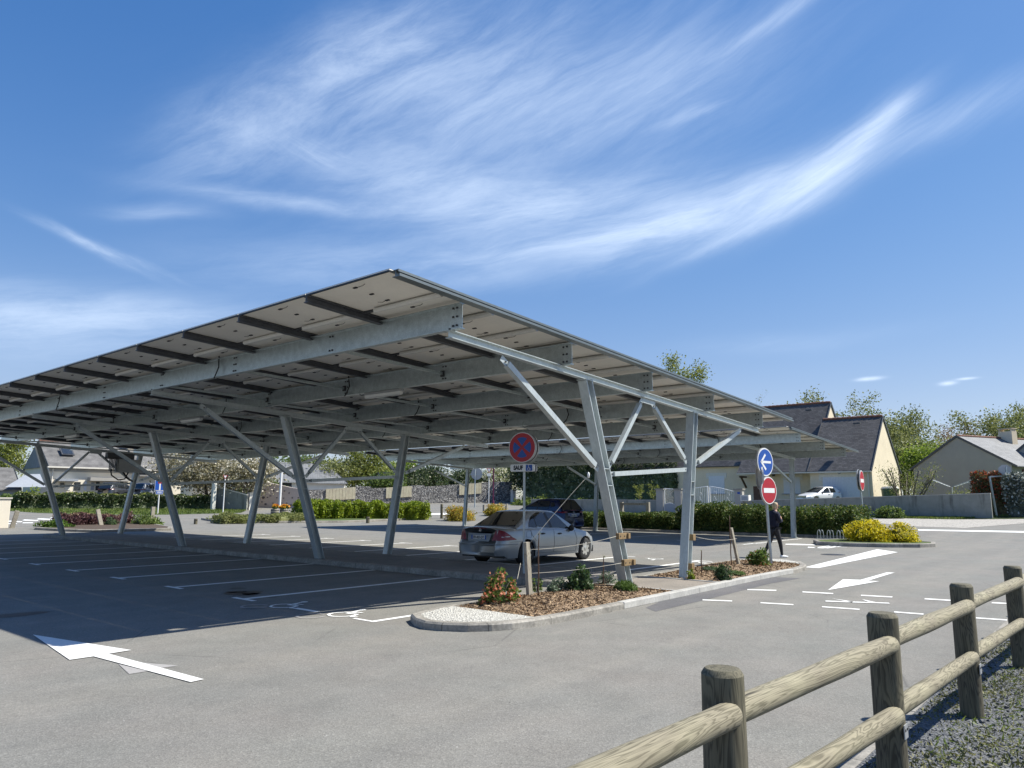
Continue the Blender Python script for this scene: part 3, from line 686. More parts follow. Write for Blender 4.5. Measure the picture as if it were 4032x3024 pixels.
# centre strip between the stall rows, islands
def kerbed(name, poly, hgt, kw, kmat, fillmat, fill=None, fillh=None, base=0.0):
    n = len(poly); P = [Vector((p[0], p[1], 0)) for p in poly]
    area = sum(P[i].x*P[(i+1) % n].y-P[(i+1) % n].x*P[i].y for i in range(n)); sgn = 1 if area > 0 else -1
    inn = []
    for i in range(n):
        e0 = (P[i]-P[i-1]).normalized(); e1 = (P[(i+1) % n]-P[i]).normalized()
        n0 = Vector((-e0.y, e0.x, 0))*sgn; n1 = Vector((-e1.y, e1.x, 0))*sgn; b = (n0+n1)
        if b.length < .1: b = n0
        b.normalize(); inn.append(P[i]+b*(kw/max(.5, b.dot(n0))))
    m = MB(); gz = lambda p: GZ(p.x, p.y)+base
    bot = [(p.x, p.y, gz(p)-.05) for p in P]; c1 = [(p.x, p.y, gz(p)+hgt-.025) for p in P]
    sh = [p+(i_-p)*(.025/max(kw, .03)) for p, i_ in zip(P, inn)]; c2 = [(p.x, p.y, gz(p)+hgt) for p in sh]; c3 = [(p.x, p.y, gz(p)+hgt) for p in inn]; c4 = [(p.x, p.y, gz(p)+hgt-.05) for p in inn]
    vs = bot+c1+c2+c3+c4; fs = [(k*n+i, k*n+(i+1) % n, (k+1)*n+(i+1) % n, (k+1)*n+i) for k in range(4) for i in range(n)]
    m.add(vs, fs); o = struct(recalc_mb(m), name, kmat)
    if fillmat is not None:
        f = MB(); f.add([(p.x, p.y, gz(p)+(fillh if fillh is not None else hgt-.012)) for p in inn], [tuple(range(n))]); struct(f, fill or 'strip_surface', fillmat)
    return inn
def recalc_mb(m): return m
kerbed('strip_kerb', [(4.55, 1.35), (5.0, 1.3), (7.1, 1.3), (7.1, 29.2), (4.5, 29.2), (4.5, 1.6)], .125, .14, M['concrete'], M['stripc'], 'strip_surface')
isl = [(-.12, .52), (-.34, .2), (-.44, -.1), (-.38, -.36), (-.2, -.66), (.04, -.86), (.3, -.99), (.66, -1.07), (1.41, -1.12), (2.9, -1.10), (4.4, -1.08), (5.6, -1.06), (6.8, -1.03), (8.7, -.99), (9.8, -1.0), (10.63, -1.02), (11.7, -.93), (12.42, -.72), (13.2, -.35), (13.7, .2), (13.7, .7), (13.3, 1.15), (12.4, 1.32), (10.8, 1.30), (8.9, 1.1), (7.25, .95), (6.0, .84), (4.3, .86), (1.9, .84), (.5, .72)]
inn = kerbed('island_kerb', isl, .105, .14, M['concrete'], None)
def sub(poly, x0, x1, h):
    # part of the island interior between two x positions
    out = []; n = len(poly)
    def clip(pts, s, x):
        r = []
        for i in range(len(pts)):
            a, b = pts[i], pts[(i+1) % len(pts)]; ia, ib = s*(a[0]-x) >= 0, s*(b[0]-x) >= 0
            if ia: r.append(a)
            if ia != ib: t = (x-a[0])/(b[0]-a[0]); r.append((x, a[1]+t*(b[1]-a[1])))
        return r
    return clip(clip([(p.x, p.y) for p in poly], 1, x0), -1, x1)
def fillp(name, poly, h, mat, **kw):
    f = MB(); f.add([(p[0], p[1], h) for p in poly], [tuple(range(len(poly)))]); return tag(f.build(name, mat), kind=kw.get('kind', 'structure'))
fillp('white_gravel_end', [p for p in sub(inn, -1, .82, 0)], .105, M['whitegravel'])
fillp('white_gravel_tip', sub(inn, 12.45, 14, 0), .102, M['whitegravel'])
fillp('paved_gap', sub(inn, 4.95, 6.75, 0), .094, M['pave'])
ke = MB(); ke.bar((4.9, -.93, .078), (4.9, .72, .078), .07, .06); ke.bar((6.78, -.9, .078), (6.78, .8, .078), .07, .06); struct(ke, 'edging_strip', M['concrete_new'])
# new pale kerb stones along the front edge
def kerbover(i0, i1):
    m = MB()
    for a, b in zip(isl[i0:i1], isl[i0+1:i1+1]):
        a, b = Vector((*a, 0)), Vector((*b, 0)); d = (b-a).normalized(); nn = Vector((-d.y, d.x, 0)); a = a+nn*.069; b = b+nn*.069
        m.bar((a.x, a.y, .0545), (b.x, b.y, .0545), .146, .110)
    struct(m, 'new_kerb_stones', M['concrete_new'], bevel=.012)
kerbover(9, 15)

def mound(name, poly, h0, h1, seed):
    # bark heap: a fan grid over the outline rising to h1 in the middle
    n = len(poly); cx = sum(p[0] for p in poly)/n; cy = sum(p[1] for p in poly)/n; rnd = random.Random(seed); m = MB(); vs = []; K = 7
    prof = lambda t: h0+(h1-h0)*(1-(1-t)**2)
    for k in range(K):
        t = k/(K-1)*.96
        for p in poly: vs.append((p[0]+(cx-p[0])*t+rnd.uniform(-.02, .02)*(k > 0), p[1]+(cy-p[1])*t+rnd.uniform(-.02, .02)*(k > 0), prof(t)+(rnd.uniform(-.02, .02) if k else 0)))
    fs = [(k*n+i, k*n+(i+1) % n, (k+1)*n+(i+1) % n, (k+1)*n+i) for k in range(K-1) for i in range(n)]+[tuple((K-1)*n+i for i in range(n))]
    m.add(vs, fs, 0, True)
    return tag(m.build(name, M['mulchbase']), kind='structure'), (cx, cy, prof)
def dense(poly, st=.35):
    out = []
    for a, b in zip(poly, poly[1:]+poly[:1]):
        k = max(1, int(math.hypot(b[0]-a[0], b[1]-a[1])/st))
        out += [(a[0]+(b[0]-a[0])*i/k, a[1]+(b[1]-a[1])*i/k) for i in range(k)]
    return out
bed1 = dense(sub(inn, .80, 4.86, 0)); bed2 = dense(sub(inn, 6.82, 12.5, 0))
mound('bark_mulch_bed', bed1, .082, .15, 1); mound('bark_mulch_bed', bed2, .082, .15, 2)
def inpoly(x, y, poly):
    c = False; j = len(poly)-1
    for i in range(len(poly)):
        if (poly[i][1] > y) != (poly[j][1] > y) and x < (poly[j][0]-poly[i][0])*(y-poly[i][1])/(poly[j][1]-poly[i][1])+poly[i][0]: c = not c
        j = i
    return c
def edge_t(x, y, poly):
    n = len(poly); cx = sum(p[0] for p in poly)/n; cy = sum(p[1] for p in poly)/n; d = 9e9
    for a, b in zip(poly, poly[1:]+poly[:1]):
        L = (b[0]-a[0])**2+(b[1]-a[1])**2
        t = max(0, min(1, ((x-a[0])*(b[0]-a[0])+(y-a[1])*(b[1]-a[1]))/max(L, 1e-9))); d = min(d, math.hypot(a[0]+t*(b[0]-a[0])-x, a[1]+t*(b[1]-a[1])-y))
    return d
def chips(name, poly, cnt, seed, mat, size, zf):
    rnd = np.random.RandomState(seed); x0 = min(p[0] for p in poly); x1 = max(p[0] for p in poly); y0 = min(p[1] for p in poly); y1 = max(p[1] for p in poly); pts = []
    while len(pts) < cnt:
        x, y = rnd.uniform(x0, x1), rnd.uniform(y0, y1)
        if inpoly(x, y, poly): pts.append((x, y, zf(x, y)))
    c = np.array(pts); return quads(name, c, rnd, size[0], size[1], mat, tilt=.5)
def quads(name, c, rnd, w_, l_, mat, tilt=1.0, parent=None, fold=False, up=None):
    n = len(c)
    a = rnd.normal(size=(n, 3)); a[:, 2] *= tilt; a /= np.linalg.norm(a, axis=1)[:, None]
    b = rnd.normal(size=(n, 3)); b[:, 2] *= tilt; b -= a*(a*b).sum(1)[:, None]; b /= np.linalg.norm(b, axis=1)[:, None]
    if up is not None:
        a = a*(1-up)+np.array([0, 0, 1.])*up; a /= np.linalg.norm(a, axis=1)[:, None]; b -= a*(a*b).sum(1)[:, None]; b /= np.linalg.norm(b, axis=1)[:, None]
    s = rnd.uniform(.6, 1.3, (n, 1)); A = a*l_*s/2; B = b*w_*s/2
    v = np.stack([c-A, c+B*1.0-A*.15, c+A, c-B-A*.15], 1).reshape(-1, 3)
    me = bpy.data.meshes.new(name); me.vertices.add(4*n); me.vertices.foreach_set('co', v.astype(np.float32).ravel())
    me.loops.add(4*n); me.loops.foreach_set('vertex_index', np.arange(4*n, dtype=np.int32)); me.polygons.add(n)
    me.polygons.foreach_set('loop_start', np.arange(0, 4*n, 4, dtype=np.int32)); me.polygons.foreach_set('loop_total', np.full(n, 4, np.int32))
    me.materials.append(mat); me.update(calc_edges=True); me.validate()
    return link(name, me, parent)
bz = lambda poly: (lambda x, y: .09+.065*(1-(1-min(1, edge_t(x, y, poly)/.75))**2))
tag(chips('bark_chips', bed1, 5200, 11, M['chip'], (.022, .075), bz(bed1)), 'scattered bark chips covering the nearer planting bed', 'bark mulch', kind='stuff')
tag(chips('bark_chips', bed2, 4200, 12, M['chip'], (.022, .075), bz(bed2)), 'scattered bark chips covering the farther planting bed', 'bark mulch', kind='stuff')
# ------------------------------------------------------------------ solar carports
SL = .0471
def carport(name, label, group, beams, vb, frames, zr, xr0, xr1, roof, rails_dv, rafts, posts, braces, vgable, npan_x, pan_w, strut_v, near):
    t = thing(name, label, 'solar carport', (frames_foot(posts, frames[0]), frames[0], 0), 0, group)
    zb = lambda x: zr - SL*x                      # underside of the roof-bearing rafters
    BH, TB = .381, .117
    bolts = MB()
    for u in beams:
        m = MB(); z = zb(u)+TB+BH/2
        m.ibeam((u, vb[0], z), (u, vb[1], z), BH, .10, .012, .014)
        v = vb[0]+.10; k = 0
        while v < vb[1]-.1:
            for dz in ((-.13, 0, .13) if k % 2 == 0 else (-.12, .12)):
                for dv in (0, .075):
                    m.box((u-.014, v+dv, z+dz), (.02, .026, .028), mi=1); m.box((u+.014, v+dv, z+dz), (.02, .026, .028), mi=1)
            v += 3.12 if k else 2.95; k += 1
        m.build('main_beam', [M['steel'], M['darkmetal']], t, True)
    for v in frames:
        m = MB(); z0, z1 = zb(xr0)+TB/2, zb(xr1)+TB/2
        m.ibeam((xr0, v, z0), (xr1, v, z1), TB, .11, .009, .012)
        for u in beams:
            for s in (-1, 1): m.box((u+s*.05, v-.03, zb(u)+TB+.012), (.025, .025, .02), mi=1)
        m.build('rafter', [M['galv'], M['darkmetal']], t, True)
        for (xf, xt, zf) in posts:
            m = MB(); zt = zb(xt); p0, p1 = Vector((xf, v, zf)), Vector((xt, v, zt)); d = (p1-p0).normalized()
            m.ibeam(p0, p1, .19, .19, .012, .02, up=(1, 0, 0))
            m.box((xt, v, zt-.008), (.24, .2, .016))
            for fz in (.50, .58):       # stiffener plates at the knot
                c = p0.lerp(p1, fz); m.box(c, (.15, .18, .014))
            if xf: m.box((xf, v, zf+.012), (.3, .3, .024))
            m.build('post', M['galv'], t, True)
        for (x0, z0_, x1, z1_, wd) in braces:
            m = MB(); a, b = Vector((x0, v, z0_)), Vector((x1, v, z1_)); d = (b-a).normalized()
            m.bar(a+d*.10, b-d*.10, .085*wd, .085*wd, up=(0, 1, 0))
            for e, s in ((a, 1), (b, -1)):
                m.bar(e-d*s*.06, e+d*s*.16, .012, .09*wd, up=d.cross(Vector((0, 1, 0)))); m.tube(e+d*s*.05+Vector((0, -.03, 0)), e+d*s*.05+Vector((0, .03, 0)), .014, n=6, mi=1)
            m.build('brace', [M['galv'], M['darkmetal']], t, True)
        if len(posts) == 2:
            m = MB(); u = (braces[1][2]+braces[2][2])/2; z = zb(u)-.02; m.add([(u-.26, v-.008, zb(u-.26)), (u+.26, v-.008, zb(u+.26)), (u+.24, v-.008, z-.09), (u-.24, v-.008, z-.07), (u-.26, v+.008, zb(u-.26)), (u+.26, v+.008, zb(u+.26)), (u+.24, v+.008, z-.09), (u-.24, v+.008, z-.07)], [(0,1,2,3),(7,6,5,4),(0,4,5,1),(1,5,6,2),(2,6,7,3),(3,7,4,0)])
            m.build('gusset_plate', M['galv'], t, True)
    # rails across the beams, the sheet-metal gable rail, the panels between
    zt = lambda x: zb(x)+TB+BH-.055
    r0, r1 = roof; RH = .10
    n = int(round((vb[1]-.1-vgable)/rails_dv)); rv = [vgable+.02+rails_dv*k for k in range(n+1)]
    for k, v in enumerate(rv):
        if k == 0: continue
        m = MB()
        prof = [(-.05, 0), (.05, 0), (.05, .012), (.012, .012), (.012, RH-.012), (.06, RH-.012), (.06, RH), (-.06, RH), (-.06, RH-.012), (-.012, RH-.012), (-.012, .012), (-.05, .012)]
        m.prof((r0+.02, v, zt(r0)), (r1-.02, v, zt(r1)), prof)
        if k == 0: m.v = [(x, y, z) for x, y, z in m.v]
        m.build('panel_rail', M['rail'], t, True)
    for v, s in ((vgable-.10, -1), (rv[-1]+.12, 1)):
        m = MB(); prof = [(-.05, 0), (.09, 0), (.09, .035), (.08, .035), (.08, .010), (.008, .010), (.008, RH-.012), (.05, RH-.012), (.05, RH-.035), (.06, RH-.035), (.06, RH-.002), (-.03, RH-.002), (-.03, RH-.012), (0, RH-.012), (0, .010), (-.05, .010)]
        m.prof((r0, v, zt(r0)-.005), (r1, v, zt(r1)-.005), [(-x*s, y) for x, y in prof][::1 if s == 1 else 1])
        recalc(m.build('gable_rail', M['railgrey'], t, True))
    m = MB(); fx = r0+1.36; m.add([(r0+.01, vgable-.12, zt(r0)+RH-.012), (fx, vgable-.12, zt(fx)+RH-.012), (fx, vgable+.04, zt(fx)+RH-.004), (r0+.01, vgable+.04, zt(r0)+RH-.004)], [(0, 1, 2, 3)]); m.build('sun_gap_blocker', M['railgrey'], t, True)  # plate added to block sun through the gable gap near the corner
    # one panel mesh, shared
    pw, pl = pan_w-.02, rails_dv-.02
    m = MB(); zz = .0
    m.box((0, 0, .026), (pw, pl, .012), mi=0)                              # laminate seen from below
    m.box((0, 0, .0345), (pw, pl, .003), mi=3)                            # glass and cells on top
    for s in (-1, 1):
        m.box((s*(pw/2-.014), 0, .010), (.028, pl, .020), mi=1); m.box((0, s*(pl/2-.014), .0095), (pw-.06, .028, .019), mi=1)
    for i, dx in enumerate((-.32, .0, .32)): m.box((dx, .05+.03*i, .014), (.035, .075, .014), mi=2)
    m.path([(-.32, .0, .014), (-.33, -.13, .008), (-.35, -.2, .016)], .0035, 4, 2); m.path([(.32, .15, .014), (.335, .24, .008), (.31, .32, .016)], .0035, 4, 2)
    m.tube((pw/2-.06, -pl/2+.05, -.03), (pw/2-.06, pl/2-.35, -.03), .042, n=8, mi=4)
    pm_ = m.build('solar_panel', [M['backsheet'], M['alu'], M['black'], M['cell'], M['tubeseal']], t)
    ang = math.atan(SL); cells = []
    for k in range(n):
        for i in range(npan_x): cells.append((i, k))
    first = True; rest = MB()
    cells.sort(key=lambda c: (Vector((r0+pan_w*(c[0]+.5), (rv[c[1]]+rv[c[1]+1])/2, 4.5))-CAM).length)
    src = pm_.data
    for idx, (i, k) in enumerate(cells):
        x = r0+pan_w*(i+.5); y = (rv[k]+rv[k+1])/2; z = zt(x)+RH+.0
        if idx < near:
            o = pm_ if first else pm_.copy()
            if not first: COL.objects.link(o); o.parent = t
            first = False
            o.location = Vector((x, y, z))-t.location; o.rotation_euler = (0, ang, 0)
        else:
            Mx = Matrix.Translation((x, y, z)) @ Matrix.Rotation(ang, 4, 'Y')
            b = len(rest.v); rest.v += [tuple(Mx @ v.co) for v in src.vertices]
            for p in src.polygons: rest.f.append([b+j for j in p.vertices]); rest.m.append(p.material_index); rest.sm.append(False)
    if rest.v: tag(rest.build('solar_panels', [M['backsheet'], M['alu'], M['black'], M['cell'], M['tubeseal']], t, True), kind='stuff')
    # struts between neighbouring beams
    for a, b in zip(beams, beams[1:]):
        for v in strut_v:
            m = MB(); m.bar((a+.03, v-.5*0-.35, zb(a)+TB+.03), (b-.03, v, zb(b)+TB+.17), .05, .05); m.box((b-.02, v, zb(b)+TB+.17), (.03, .09, .12), mi=1)
            m.build('strut', [M['steel'], M['darkmetal']], t, True)
    # cable loops hanging down the beam webs
    for j, u in enumerate(beams):
        for v in ((3.9+5*j % 3, 11.2, 18.4) if j % 2 else (6.6, 15.2)):
            if not (vb[0]+1 < v < vb[1]-1): continue
            m = MB(); z = zb(u)+TB; m.path([(u-.02, v, z+BH+.05), (u-.05, v-.06, z+BH*.8), (u-.07, v-.11, z+BH*.5), (u-.09, v-.06, z+BH*.15), (u-.07, v+.05, z-.02)], .014, 5)
            m.build('cable', M['black'], t, True)
    return t, zb
def frames_foot(posts, v): return posts[0][0]
FR = [0.0, 9.504, 17.156, 27.75]
c1, zb1 = carport('solar_carport', 'large nearer solar canopy on leaning pairs of galvanised steel posts', 'solar canopies over the parking',
    [.044, 2.76, 5.52, 8.33, 11.2], (-.235, 30.0), FR, 4.0, .0, 11.47, (-1.39, 12.72), 1.862, 4,
    [(4.79, 3.484, .08), (7.10, 7.70, .0)], [(1.22, 3.86, 3.84, 2.26, 1.15), (5.47, 3.66, 4.25, 2.32, 1), (5.91, 3.64, 7.3, 2.54, 1), (10.26, 3.44, 7.79, 2.51, 1.1), (4.28, 2.17, 7.3, 2.36, 1)],
    -.31, 13, 1.0854, [2.9+3.145*k for k in range(9)], 100)
c2, zb2 = carport('solar_carport', 'lower farther solar canopy on single posts behind the two cars', 'solar canopies over the parking',
    [23.45, 26.5, 29.6], (2.95, 29.3), [5.3, 16.6, 27.0], 4.02+SL*23.2, 23.2, 29.45, (21.85, 31.0), 1.862, 1,
    [(28.69, 28.96, 0.0)], [(26.0, 3.55, 28.78, 2.62, 1.1)], 2.92, 8, 1.14, [6.1+3.145*k for k in range(7)], 60)
# tube lights hung under the beams
def tube_light(p, d, label):
    t = thing('tube_light', label, 'light fixture', p, 0, 'tube lights under the canopy')
    m = MB(); m.box((0, 0, .05), (.11, 1.18, .06)); m.build('housing', M['greybox'], t, bevel=.01)
    m = MB(); m.prof((0, -.56, 0), (0, .56, 0), [(-.055, .02), (-.045, -.03), (-.02, -.05), (.02, -.05), (.045, -.03), (.055, .02)], (0, 0, 1)); m.build('diffuser', M['lampglass'], t)
    m = MB(); m.path([(0, .58, .05), (0, .75, .04), (0, .83, .10), (0, .76, .2)], .008, 5); m.build('cable', M['black'], t)
for (x, y, b, lb) in ((2.76, 4.7, 2.76, 'white tube light under the second main beam, nearest the open gable'), (2.76, 13.1, 2.76, 'white tube light under the second main beam, midway along the canopy'),
        (2.76, 22.0, 2.76, 'white tube light under the second main beam at its far left end'), (8.33, 4.6, 8.33, 'white tube light under the fourth main beam, behind the no stopping sign'), (8.33, 14.6, 8.33, 'white tube light under the fourth main beam above the middle posts')):
    tube_light((x, y, zb1(x)+.117-.085), 0, lb)
# inverter and cabinet on the farthest frame
t = thing('inverter_cabinet', 'grey inverter cabinet with cables fixed to the farthest frame of posts', 'electrical cabinet', (7.1, 27.6, 2.85))
m = MB(); m.box((7.1, 27.55, 3.14), (1.05, .24, .58)); m.build('cabinet', M['greybox'], t, True, bevel=.01)
m = MB(); m.add([(7.2, 27.425, 3.18), (7.32, 27.425, 3.18), (7.26, 27.425, 3.29)], [(0, 1, 2)]); m.build('warning_mark', M['darkmetal'], t, True)
m = MB(); m.box((6.75, 27.6, 3.56), (1.15, .3, .26)); 
for k in range(7): m.box((6.28+.06*k, 27.46, 3.18), (.025, .06, .6))
m.build('inverter', M['darkmetal'], t, True)
m = MB(); m.path([(6.35, 27.5, 3.0), (6.4, 27.45, 2.7), (6.7, 27.45, 2.5), (7.0, 27.5, 2.55), (7.15, 27.55, 2.85)], .03, 6); m.path([(6.9, 27.5, 2.85), (7.1, 27.5, 2.6), (7.4, 27.6, 2.45)], .04, 6); m.build('cable', M['black'], t, True)
# ------------------------------------------------------------------ plants
def lump(cx, cy, cz, rx, ry, rz, mat, parent, name, seed, amp=.18, kz=0.0):
    # uneven closed body inside a shrub, so that it is not see-through
    rnd = random.Random(seed); ph = [rnd.uniform(0, 6) for _ in range(6)]; m = MB(); nu, nv = 18, 9; vs = []
    for j in range(nv+1):
        th = PI*j/nv
        for i in range(nu):
            f = 2*PI*i/nu; k = 1+amp*(math.sin(3*f+ph[0])*math.sin(2*th+ph[1])+.6*math.sin(5*f+ph[2])*math.sin(3*th+ph[3]))
            vs.append((cx+rx*k*math.sin(th)*math.cos(f), cy+ry*k*math.sin(th)*math.sin(f), cz+rz*k*math.cos(th)))
    m.add(vs, [(j*nu+i, j*nu+(i+1) % nu, (j+1)*nu+(i+1) % nu, (j+1)*nu+i) for j in range(nv) for i in range(nu)], 0, True)
    return m
def ell_points(rnd, n, c, r, clumps=14, cs=.42, low=-.6):
    # leaf positions in clumps spread over an ellipsoid's skin and interior
    d = rnd.normal(size=(clumps, 3)); d /= np.linalg.norm(d, axis=1)[:, None]; d[:, 2] = np.where(d[:, 2] < low, -d[:, 2], d[:, 2])
    cc = d*rnd.uniform(.45, .82, (clumps, 1)); k = rnd.randint(0, clumps, n)
    p = rnd.normal(size=(n, 3)); p /= np.linalg.norm(p, axis=1)[:, None]; p *= cs*rnd.uniform(.55, 1.0, (n, 1))*rnd.uniform(.7, 1.25, clumps)[k][:, None]
    return (cc[k]+p)*np.array(r)+np.array(c)
def dome_points(rnd, n, r, clumps, cs):
    # clumps over a dome that stands on the ground, plus a share of leaves all over its skin
    a = rnd.uniform(0, 2*PI, clumps); h = rnd.uniform(.0, 1, clumps)**.8; pr = np.sqrt(np.maximum(0, 1-h**2.4)); k_ = rnd.uniform(.60, .88, clumps)
    cc = np.stack([pr*np.cos(a)*k_, pr*np.sin(a)*k_, h*k_*2-.0], 1); n1 = int(n*.7); k = rnd.randint(0, clumps, n1)
    p = rnd.normal(size=(n1, 3)); p /= np.linalg.norm(p, axis=1)[:, None]; p *= cs*rnd.uniform(.45, 1.0, (n1, 1))*rnd.uniform(.75, 1.2, clumps)[k][:, None]; p[:, 2] *= 1.3
    q_ = cc[k]+p; n2 = n-n1; a = rnd.uniform(0, 2*PI, n2); h = rnd.uniform(0, 1, n2); pr = np.sqrt(np.maximum(0, 1-h**2.4)); k2 = rnd.uniform(.55, .9, n2)
    q2 = np.stack([pr*np.cos(a)*k2, pr*np.sin(a)*k2, h*k2*2], 1); o = np.concatenate([q_, q2])*np.array(r); o[:, 2] = np.abs(o[:, 2]); return o
def shrub(name, label, cat, p, r, mats, n, leafsz, seed, group=None, clumps=14, core=None, flowers=None, cs=.42, tilt=1.0, up=None, stems=True, base=None):
    rnd = np.random.RandomState(seed); z0 = p[2]
    t = thing(name, label, cat, (p[0], p[1], z0), 0, group)
    pts = dome_points(rnd, n, r, clumps, cs); pts[:, 2] = np.maximum(pts[:, 2], .01)
    quads('foliage', pts, rnd, leafsz*.6, leafsz, mats[0], tilt, t, up=up)
    if core: 
        m = lump(0, 0, r[2]*.55, r[0]*.58, r[1]*.58, r[2]*.8, core, t, 'core', seed); m.build('inner_foliage', corem(core, leafsz), t)
    if flowers:
        fm, fn, fs = flowers; k = rnd.randint(0, len(pts), fn)
        cl = pts[k]; fp = np.repeat(cl, 5, 0)+rnd.normal(size=(fn*5, 3))*fs*.5; tag(quads('flowers', fp, rnd, fs*.8, fs, fm, 1.0, t), kind='stuff')
    if stems:
        m = MB(); rr = random.Random(seed)
        for i in range(7):
            a = rr.uniform(0, 6.28); m.path([(0.03*math.cos(a), .03*math.sin(a), -.03), (r[0]*.3*math.cos(a), r[1]*.3*math.sin(a), r[2]*.7), (r[0]*.6*math.cos(a+.3), r[1]*.6*math.sin(a+.3), r[2]*1.4)], [.012, .009, .005], 5)
        m.build('stems', M['bark'], t)
    return t
def hedge(name, label, line, width, height, mat, n, leafsz, seed, group=None, bumpy=.14, cat='hedge', core=None, hvar=.06, round_=.3, base=None, top=None):
    # line: list of ground points; leaves over top and sides of an uneven, clipped body
    rnd = np.random.RandomState(seed); P = [Vector((p[0], p[1], 0)) for p in line]
    mid = (P[0]+P[-1])/2; zb = GZ(mid.x, mid.y) if base is None else base
    t = thing(name, label, cat, (mid.x, mid.y, zb), 0, group)
    seg = [(b-a).length for a, b in zip(P, P[1:])]; tot = sum(seg); ph = rnd.uniform(0, 6, 8)
    def pos(s):
        for a, b, l in zip(P, P[1:], seg):
            if s <= l: return a.lerp(b, s/l), (b-a).normalized()
            s -= l
        return P[-1], (P[-1]-P[-2]).normalized()
    def hh(s): return height*(1+hvar*(math.sin(s*1.1+ph[0])+.6*math.sin(s*2.7+ph[1])+.4*math.sin(s*6.1+ph[2])))
    def outline(s, f):     # f 0..1 around the arch from one foot over the top to the other
        a = PI*f; x = math.cos(a); z = math.sin(a); e = round_; x = math.copysign(abs(x)**e, x); z = abs(z)**e
        bx = 1+bumpy*(math.sin(s*3.1+ph[3]+4*f)+.7*math.sin(s*5.7+ph[4]-7*f)+.5*math.sin(s*11+ph[5]+9*f))*.5
        return x*width/2*bx, z*hh(s)*(1+bumpy*.35*math.sin(s*4.3+ph[6]+5*f))
    K = max(6, int(tot/.35)); m = MB(); nf = 12; vs = []
    for i in range(K+1):
        s = tot*i/K; c, d = pos(s); nrm = Vector((-d.y, d.x, 0)); e = .74 if 0 < i < K else .6
        for j in range(nf+1):
            x, z = outline(s, j/nf); q_ = c+nrm*x*e; vs.append((q_.x-mid.x, q_.y-mid.y, GZ(q_.x, q_.y)-zb+max(0, z*e*.97)))
    m.add(vs, [(i*(nf+1)+j, (i+1)*(nf+1)+j, (i+1)*(nf+1)+j+1, i*(nf+1)+j+1) for i in range(K) for j in range(nf)]+[tuple(range(nf+1)), tuple(K*(nf+1)+j for j in range(nf, -1, -1))], 0, True)
    m.build('inner_foliage', corem(core or mat, leafsz), t)
    pts = []
    for i in range(n):
        s = rnd.uniform(0, tot); f = rnd.uniform(0, 1); c, d = pos(s); nrm = Vector((-d.y, d.x, 0)); x, z = outline(s, f); k = rnd.uniform(.72, 1.06)
        q_ = c+nrm*x*k; ex = 0
        if rnd.uniform() < .10: # end faces
            s = 0 if rnd.uniform() < .5 else tot; c, d = pos(s); q_ = c+nrm*x*rnd.uniform(0, 1)+d*(rnd.uniform(-.15, .1) if s else rnd.uniform(-.1, .15)); z *= rnd.uniform(.2, 1)
        pts.append((q_.x-mid.x, q_.y-mid.y, GZ(q_.x, q_.y)-zb+max(.01, z*k)))
    quads('foliage', np.array(pts), rnd, leafsz*.62, leafsz, mat, 1.0, t)
    if top:      # young shoots of another colour along the top
        tm, tn = top; pts = []
        for i in range(tn):
            s = rnd.uniform(0, tot); c, d = pos(s); nrm = Vector((-d.y, d.x, 0)); f = rnd.uniform(.3, .7); x, z = outline(s, f); q_ = c+nrm*x
            pts.append((q_.x-mid.x, q_.y-mid.y, GZ(q_.x, q_.y)-zb+z*rnd.uniform(.98, 1.08)))
        quads('young_shoots', np.array(pts), rnd, leafsz*.5, leafsz, tm, 1.2, t)
    return t
_tree_cache = {}
